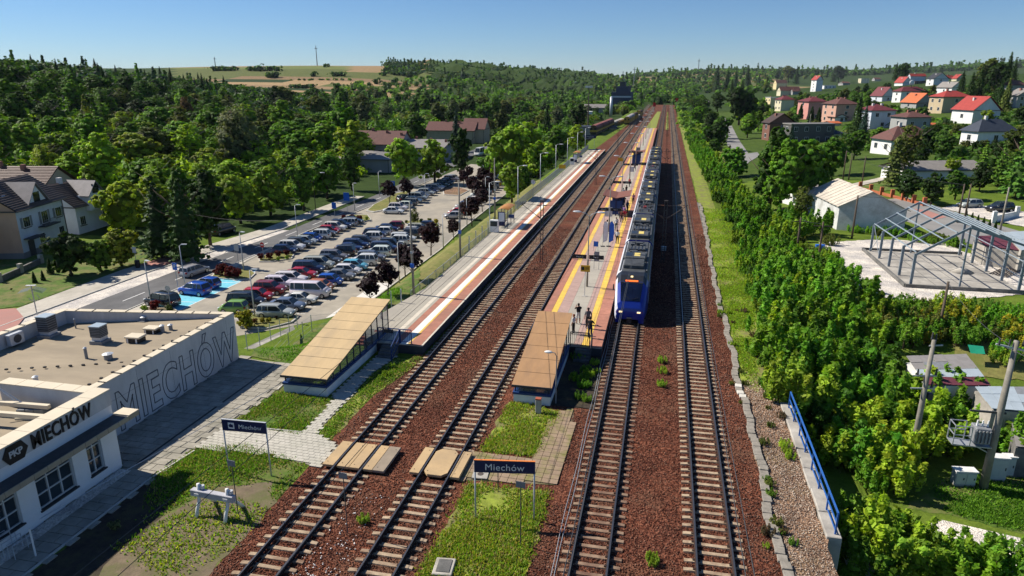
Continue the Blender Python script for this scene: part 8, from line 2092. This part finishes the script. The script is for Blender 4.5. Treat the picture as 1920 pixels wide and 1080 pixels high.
hbox=[(hh[0],hh[1],hh[2],hh[3],hh[4])for hh in HH]
def keepG(px,py,x,y,D):
 if not pix_in(GAR,px,py):return False
 for hx_,hy,wl_,wr_,hp_ in hbox:
  if hx_-wl_-3<px<hx_+wr_+3 and hy-8<py<hy+13:return False
 return True
gp_=scatter(62,(95,420,130,620),keepG,lambda D:7+D*.012,33)
for x,y,px,py,D in gp_:
 c=rng.choice(['mid','dark','fresh','olive','dark','mid']);k=rng.choice(['round','broad2','round','bush','broad'])
 nm={'fresh':'fresh green','mid':'mid-green','olive':'olive-green','dark':'dark green'}[c]
 tree(k,c,x,y,f'{nm} garden tree among the houses on the right hillside',f'{nm} garden trees on the hillside',rng.uniform(.45,.75)if k!='bush' else 1.6,name='garden_tree')
def sapl(x,y,s,col,label,group,z=None):return tree(rng.choice(['sap0','sap1','sap2']),col,x,y,label,group,s,z=z,cat='shrub')
n=0
def seg(y):return 'nearer than the train front' if y<54 else 'level with the train front' if y<66 else 'level with the near half of the train' if y<110 else 'level with the far half of the train' if y<172 else 'beyond the far end of the train'
for y in np.arange(43.5,250,1.75):
 xe=np.interp(y,[43,55,72,100,150,232,300],[8.0,9.0,10.2,11.0,9.9,8.8,8.5])
 for k in range(3 if y<150 else 2):
  if rng.random()<(.1 if k==0 else.26):continue
  x=xe-.35+k*rng.uniform(1.5,2.3)+rng.uniform(-.6,.6)
  if n<285:sapl(x,y+rng.uniform(-.8,.8),rng.choice([.45,.6,.75,.85,1.05,1.2])*(.95 if k else.55)*(1.05 if y>60 else.9),rng.choice(['sap','sap','fresh','lime','mid']),f'{["front-row", "second-row", "back-row"][k]} green bush right of the rightmost track, {seg(y)}',f'bushes beside the rightmost track, {seg(y)}');n+=1
TH=[(1395,500),(1470,470),(1480,520),(1530,590),(1640,640),(1700,700),(1720,760),(1640,790),(1560,770),(1480,740),(1430,700),(1400,620)]
th=0
for px,py,s in[(1470,620,1),(1500,640,1.05),(1540,650,1),(1580,640,1.1),(1620,660,1),(1460,680,.95),(1500,700,1.0),(1545,705,1.1),(1590,715,1.15),(1640,725,1.1),(1480,750,.85),(1520,765,1),(1565,775,1.1),(1610,790,1.2),(1655,800,1.15),(1700,790,1.05),(1740,785,.95),(1540,820,1.0),(1590,835,1.15),(1640,850,1.1),(1500,800,.8),(1690,835,1.0),(1735,830,.9),(1780,815,.9),(1820,800,.9),(1570,870,.9),(1615,885,.9),(1880,850,.8),(1915,870,.9),(1900,825,.9),(1590,590,1.1),(1560,560,1.05),(1530,590,1),(1490,570,.9),(1450,580,.9),(1640,610,.9),(1780,770,.8),(1860,800,.7),(1745,842,1.0),(1785,845,.8),(1700,868,1.1),(1650,895,1.0),(1672,915,.8),(1625,915,.7)]:
 x,y,z,D=PT(px,py);zn=('close behind the blue railing' if px<1600 and py>730 else 'around the left concrete pole' if px<1760 and py>700 else 'below the patchwork shed' if py>760 else 'between the grass verge and the railing end' if px<1520 else 'left of the patchwork shed and the weeds')
 sapl(x,y,s*rng.uniform(.85,1.3),rng.choice(['sap','sap','lime','mid','fresh']),f'tall leafy green bush of the dense thicket, {zn}',f'bushes of the thicket, {zn}')
for px,py,s in[(1545,530,1.0),(1575,545,.95),(1515,545,.9),(1470,440,.9),(1500,448,.95),(1530,440,1.0),(1480,420,.9),(1560,425,.8)]:
 x,y,z,D=PT(px,py);sapl(x,y,s*1.1,rng.choice(['sap','fresh','lime']),'leafy bush at the edge of the white gravel yard','bushes around the gravel yard')
for px,py,s,c in[(1640,1050,1.0,'lime'),(1700,1075,1.0,'lime'),(1610,1000,.72,'fresh'),(1670,1030,.9,'lime'),(1740,1085,.9,'lime'),(1800,1095,.8,'fresh'),(1860,1085,.8,'fresh'),(1610,1090,.8,'fresh'),(1930,1110,.9,'fresh')]:
 x,y=P(px,py,-3);sapl(x,y,s*1.0,c,f'light green bush at the bottom right, {"close to the end of the blue railing" if px < 1680 else "in front of the pale path"}','bushes at the bottom right',z=-3.05)
for i in range(70):
 px=rng.uniform(1640,1925);py=rng.uniform(590,690)if px>1700 else rng.uniform(580,650)
 if 1690<px<1865 and py>650:continue
 x,y,z,D=PT(px,py);tree('weed',rng.choice(['lime','lime','gold','fresh','olive','sap','sap','fresh']),x,y,f'weedy yellow-green clump between the sheds and the steel frame, {"left" if px < 1740 else "middle" if px < 1830 else "right"} part',f'weeds between the sheds and the frame, {"left" if px < 1740 else "middle" if px < 1830 else "right"}',rng.uniform(.9,2.0),cat='weeds')
for i in range(26):
 px=rng.uniform(1450,1560);py=rng.uniform(455,560)
 x,y,z,D=PT(px,py);tree('weed',rng.choice(['lime','olive','fresh','brown']),x,y,'rough weeds at the left edge of the gravel yard','weeds left of the gravel yard',rng.uniform(.8,1.5),cat='weeds')
for i in range(18):
 px=rng.uniform(1600,1800);x,y=P(px,432+(px-1600)*.16+rng.uniform(-4,4),0);tree('weed',rng.choice(['fresh','sap','olive']),x,y,'low green weeds between the gravel yard and the road','weeds along the old road',rng.uniform(.7,1.1),cat='weeds')
for i in range(15):
 y=rng.uniform(39,46.5);x=rng.uniform(-5.8,-3.5);tree('weed',rng.choice(['fresh','lime','sap']),x,y,'weeds in the shade beside the brown stair canopy','weeds beside the brown stair canopy',rng.uniform(.28,.5),cat='weeds',z=.02)
for i in range(34):
 y=rng.uniform(24,62);x=rng.choice([6.3,6.4,7.4,7.8,5.5])+rng.uniform(-.3,.3)
 tree('weed',rng.choice(['lime','olive','brown','fresh']),x,y,'low dry weed tuft on the brown gravel beside the cable trough','weed tufts beside the cable trough',rng.uniform(.16,.4),cat='weeds',z=.02)
for px,py in[(1240,680),(1243,700),(1240,725),(1222,1050),(1225,1060),(682,980),(725,705),(735,690),(715,712),(1475,850),(1480,860),(1470,840)]:
 x,y=P(px,py);tree('weed','lime',x,y,'small yellow-green weed tuft growing in the ballast','weed tufts in the ballast',rng.uniform(.28,.45),cat='weeds',z=.02)
print('TREES',COUNT)
def far_wood(name,pts,label,seed,cols,lf=.0034,mx=150):
 r=np.random.default_rng(seed);VV=[];FF=[];TT=[];n0=0
 for x,y,z,s,kind in pts:
  D=hypot(x,y);sz=max(.8,D*lf);n=int(min(mx,max(13,3.4*(s/sz)**2)))
  d=r.normal(size=(n,3));d[:,2]=np.abs(d[:,2])*.9-.1;d/=np.linalg.norm(d,axis=1)[:,None]
  if kind==1:
   t=r.random(n);c=np.stack([d[:,0]*s*.38*(1-t),d[:,1]*s*.38*(1-t),s*(.1+1.45*t)],1)
  else:
   nl=5;lc=r.normal(size=(nl,3))*s*np.array([.36,.36,.12]);lc[0]=0
   c=lc[r.integers(0,nl,n)]+d*np.array([s*.42,s*.42,s*.36])*r.uniform(.75,1.05,(n,1))+np.array([0,0,s*.42])
  V_,F_=leaf_cloud(c+np.array([x,y,z]),d+np.array([0,0,.3]),sz,r,.3)
  VV.append(V_);FF.append(F_+n0);n0+=len(V_)
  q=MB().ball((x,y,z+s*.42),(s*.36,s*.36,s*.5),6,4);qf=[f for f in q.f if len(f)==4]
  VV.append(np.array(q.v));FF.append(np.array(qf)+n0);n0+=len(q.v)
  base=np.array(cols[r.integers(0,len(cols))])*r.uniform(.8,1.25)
  TT.append(base*r.uniform(.7,1.35,(n,1)));TT.append(np.tile(base*.6,(len(qf),1)))  # inner ball darker than its leaves, crown shade put into the tint
 o=link(name,np_mesh(name,np.concatenate(VV),np.concatenate(FF),M['leaf'],np.concatenate(TT)),color=(1,1,1))
 return tag(o,kind='stuff')
def mass(n,rg,keep,sp,seed,size,pc):
 out=[]
 for x,y,px,py,D in scatter(n,rg,keep,sp,seed):
  k=1 if rng.random()<pc(px,py,D)else 0
  out.append((x,y,tz(x,y)-1,size(D)*rng.uniform(.8,1.25),k))
 return out
FIELD=[(500,122),(722,122),(735,140),(800,150),(660,160),(640,188),(575,188),(470,165),(380,140),(330,128)]
def notfield(px,py):return not pix_in(FIELD,px,py)
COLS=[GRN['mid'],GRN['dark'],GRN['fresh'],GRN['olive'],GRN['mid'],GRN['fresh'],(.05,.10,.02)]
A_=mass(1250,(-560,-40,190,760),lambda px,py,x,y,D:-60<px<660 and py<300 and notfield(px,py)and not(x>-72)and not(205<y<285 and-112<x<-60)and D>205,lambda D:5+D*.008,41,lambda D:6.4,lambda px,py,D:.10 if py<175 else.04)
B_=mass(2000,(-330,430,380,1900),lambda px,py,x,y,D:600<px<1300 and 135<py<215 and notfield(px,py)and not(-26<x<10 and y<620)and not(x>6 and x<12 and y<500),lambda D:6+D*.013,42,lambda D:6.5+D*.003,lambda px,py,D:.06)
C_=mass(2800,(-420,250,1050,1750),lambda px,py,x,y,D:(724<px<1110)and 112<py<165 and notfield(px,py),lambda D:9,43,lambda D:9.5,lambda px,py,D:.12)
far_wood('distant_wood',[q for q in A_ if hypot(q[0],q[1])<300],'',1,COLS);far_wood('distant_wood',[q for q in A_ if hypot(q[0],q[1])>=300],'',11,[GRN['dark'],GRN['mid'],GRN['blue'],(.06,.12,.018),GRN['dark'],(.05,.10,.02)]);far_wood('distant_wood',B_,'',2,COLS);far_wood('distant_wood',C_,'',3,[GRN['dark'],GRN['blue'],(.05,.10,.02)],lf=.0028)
D_=mass(2600,(60,1500,520,2600),lambda px,py,x,y,D:1230<px<1925 and py<175 and not pix_in([(1420,200),(1450,150),(1925,130),(1925,230)],px,py)and D>560 and not(6<x<40 and y<900),lambda D:8+D*.012,44,lambda D:7.0+D*.003,lambda px,py,D:.15)
far_wood('distant_wood',D_,'',4,COLS)
E_=mass(3200,(300,3000,2720,3260),lambda px,py,x,y,D:1180<px<1960,lambda D:22,45,lambda D:20,lambda px,py,D:.1)
far_wood('distant_wood',E_,'',5,[GRN['dark'],GRN['mid']])
U_=mass(1100,(-430,-20,85,330),lambda px,py,x,y,D:keepL(px,py,x,y,D)and D<330,lambda D:3.6+D*.006,46,lambda D:4.2,lambda px,py,D:.02)
far_wood('undergrowth',U_,'',7,[GRN['fresh'],GRN['fresh'],GRN['lime'],GRN['mid'],GRN['lime']])
U2=mass(520,(-230,60,190,620),lambda px,py,x,y,D:keepV(px,py,x,y,D),lambda D:5+D*.008,47,lambda D:6.0,lambda px,py,D:.04)
far_wood('undergrowth',U2,'',8,[GRN['fresh'],GRN['mid'],GRN['mid'],GRN['olive'],GRN['dark']])
U3=mass(900,(95,430,125,640),keepG,lambda D:3.4+D*.006,48,lambda D:3.4,lambda px,py,D:.03)
far_wood('garden_greenery',U3,'',9,[GRN['fresh'],GRN['mid'],GRN['mid'],GRN['olive'],GRN['dark']])
U4=mass(260,(20,330,130,620),lambda px,py,x,y,D:y>130 and pix_in([(1262,182),(1292,270),(1330,300),(1352,270),(1330,225),(1300,170),(1440,168),(1440,215),(1420,230),(1392,240),(1375,205),(1330,172)],px,py),lambda D:3.5+D*.008,49,lambda D:3.6,lambda px,py,D:.0)
far_wood('undergrowth',U4,'',10,[GRN['fresh'],GRN['lime'],GRN['mid']])
fh=[]
for px0,px1,py0,n_,s in[(622,648,143,7,7),(583,590,143,3,7),(500,520,146,6,9),(627,637,165,4,7),(717,722,142,3,7),(545,660,151,12,2.5),(545,590,165,12,6),(400,440,133,10,9),(465,525,133,14,9),(608,616,126,2,7),(720,760,137,14,10)]:
 for k in range(n_):
  x,y,z,D=PT(px0+(px1-px0)*(k+rng.random())/n_,py0+rng.uniform(-.6,.6));fh.append((x,y,z-.5,s*rng.uniform(.8,1.2),0))
far_wood('field_hedges',fh,'',6,[GRN['dark'],GRN['mid']])
for x,y,px,py,D in scatter(34,(20,330,130,620),lambda px,py,x,y,D:12<x<60 and 130<y<640 and pix_in([(1262,180),(1300,270),(1340,300),(1360,270),(1330,215),(1300,170),(1440,168),(1440,215),(1420,240),(1400,260),(1380,205),(1330,172)],px,py),lambda D:6,61):
 if COUNT.get('deciduous_tree',0)<0:break
 c=rng.choice(['mid','fresh','dark','mid']);nm={'fresh':'fresh green','mid':'mid-green','dark':'dark green'}[c]
 tree(rng.choice(['round','broad2','broad']),c,x,y,f'{nm} tree on the strip between the tracks and the lane',f'{nm} trees between the tracks and the lane',rng.uniform(.7,1.05))
def tufts(name,polys,n,h,cols,seed,z=0.03,dens=None):
 r=np.random.default_rng(seed);X=[];Y=[]
 for poly in polys:
  xs=[p[0]for p in poly];ys=[p[1]for p in poly];k=0;A2=abs(sum(poly[i-1][0]*poly[i][1]-poly[i][0]*poly[i-1][1]for i in range(len(poly))))/2
  need=int(n*A2)
  while k<need:
   xx=r.uniform(min(xs),max(xs),2000);yy=r.uniform(min(ys),max(ys),2000)
   f=np.sin(xx*1.7+seed)*np.sin(yy*1.3)+np.sin(xx*.6-yy*.8)
   for a,b2,q in zip(xx,yy,f):
    if k>=need:break
    if q>-1.7+r.random()*2.4 and pix_in(poly,a,b2):X.append(a);Y.append(b2);k+=1
 X=np.array(X);Y=np.array(Y);n_=len(X);T=terr(X,Y)if z is None else np.full(n_,z)
 X=X+r.normal(0,.14,n_);Y=Y+r.normal(0,.14,n_)
 hh=h*r.uniform(.4,1.25,n_);an=r.uniform(0,2*pi,n_);w_=.035+.02*r.random(n_)
 lx,ly=r.normal(0,.4,n_)*hh,r.normal(0,.4,n_)*hh
 base=np.stack([X,Y,T],1);a=base+np.stack([np.cos(an)*w_,np.sin(an)*w_,0*w_],1);b2=base-np.stack([np.cos(an)*w_,np.sin(an)*w_,0*w_],1);c=base+np.stack([lx,ly,hh],1)
 V_=np.stack([a,b2,c],1).reshape(-1,3);C_2=np.array(cols)[r.integers(0,len(cols),n_)]*r.uniform(.8,1.45,(n_,1))*1.15
 return tag(link(name,np_mesh(name,V_,np.arange(n_*3).reshape(-1,3),M['grass_blade'],C_2),color=(1,1,1)),kind='stuff')
tufts('grass',[[(-8.9,18),(-4.6,18),(-4.5,29.2),(-8.6,29.0)],[(-8.8,32.2),(-5.9,32.3),(-5.3,37.5),(-7.3,38.3),(-8.5,38.3)]],330,.16,[(.22,.30,.03),GRN['fresh'],(.30,.24,.11),(.28,.28,.05),(.16,.22,.03)],1)
tufts('grass',[[(-21.9,30.0),(-17.6,28.8),(-17.5,25.5),(-18.4,27.0),(-20.8,26.0),(-22.4,22.5),(-24.6,25.9),(-24.3,29.0)],[(-24.1,31.9),(-19.5,31.7),(-19.8,36.2),(-23.6,36.6)],[(-18.5,32.2),(-17.6,31.4),(-17.6,37.5),(-16.6,42.6),(-18.2,43.4),(-18.7,40.5)]],300,.12,[GRN['fresh'],(.09,.18,.015),GRN['olive'],(.10,.2,.02),(.27,.23,.10)],2)
tufts('grass',[[(-22.5,21),(-17.3,19),(-17.3,25.0),(-20.4,25.4)]],110,.12,[GRN['fresh'],GRN['olive'],GRN['yellow']],3)
tufts('grass',[[(-28.5,41.9),(-24.2,40.9),(-23.6,44.5),(-22.8,51),(-24,60),(-31,66),(-33,58),(-32.5,51)]],130,.17,[(.055,.13,.012),GRN['fresh'],GRN['sap']],4,z=None)
tufts('grass',[[(6.2,46),(7.0,44),(7.6,50),(8.6,60),(9.4,72),(6.3,72),(6.1,60)]],260,.12,[GRN['lime'],GRN['fresh'],(.17,.18,.03)],5)
tufts('grass',[[(6.2,72),(9.8,72),(10.2,90),(10.0,112),(6.6,112),(6.3,90)]],90,.14,[GRN['lime'],GRN['fresh'],(.2,.2,.05)],15)
tufts('grass',[[P(1745,925,-3),P(1790,885,-3),P(1960,900,-3),P(1960,1005,-3),P(1770,960,-3)]],320,.13,[(.05,.13,.01),GRN['fresh']],6,z=-2.98)
# air
hz_m,t,out=nt('haze');pv=t.nodes.new('ShaderNodeVolumePrincipled');pv.inputs['Color'].default_value=(.80,.90,1.0,1);pv.inputs['Density'].default_value=0.000028;pv.inputs['Anisotropy'].default_value=.0
t.links.new(pv.outputs[0],out.inputs['Volume'])
hx0,hx1,hy1=float(gx[0])-60,float(gx[-1])+60,float(gy[-1])+60
tag(MB().box(hx0,hx1,-300,hy1,-9.5,float(GZ.max())+45).build('haze',hz_m),kind='stuff')
for o in SC.objects:
 lb=o.get('label')
 if lb and len(str(lb).split())>16:print('LONG',len(lb.split()),lb)
print('TREES',COUNT)
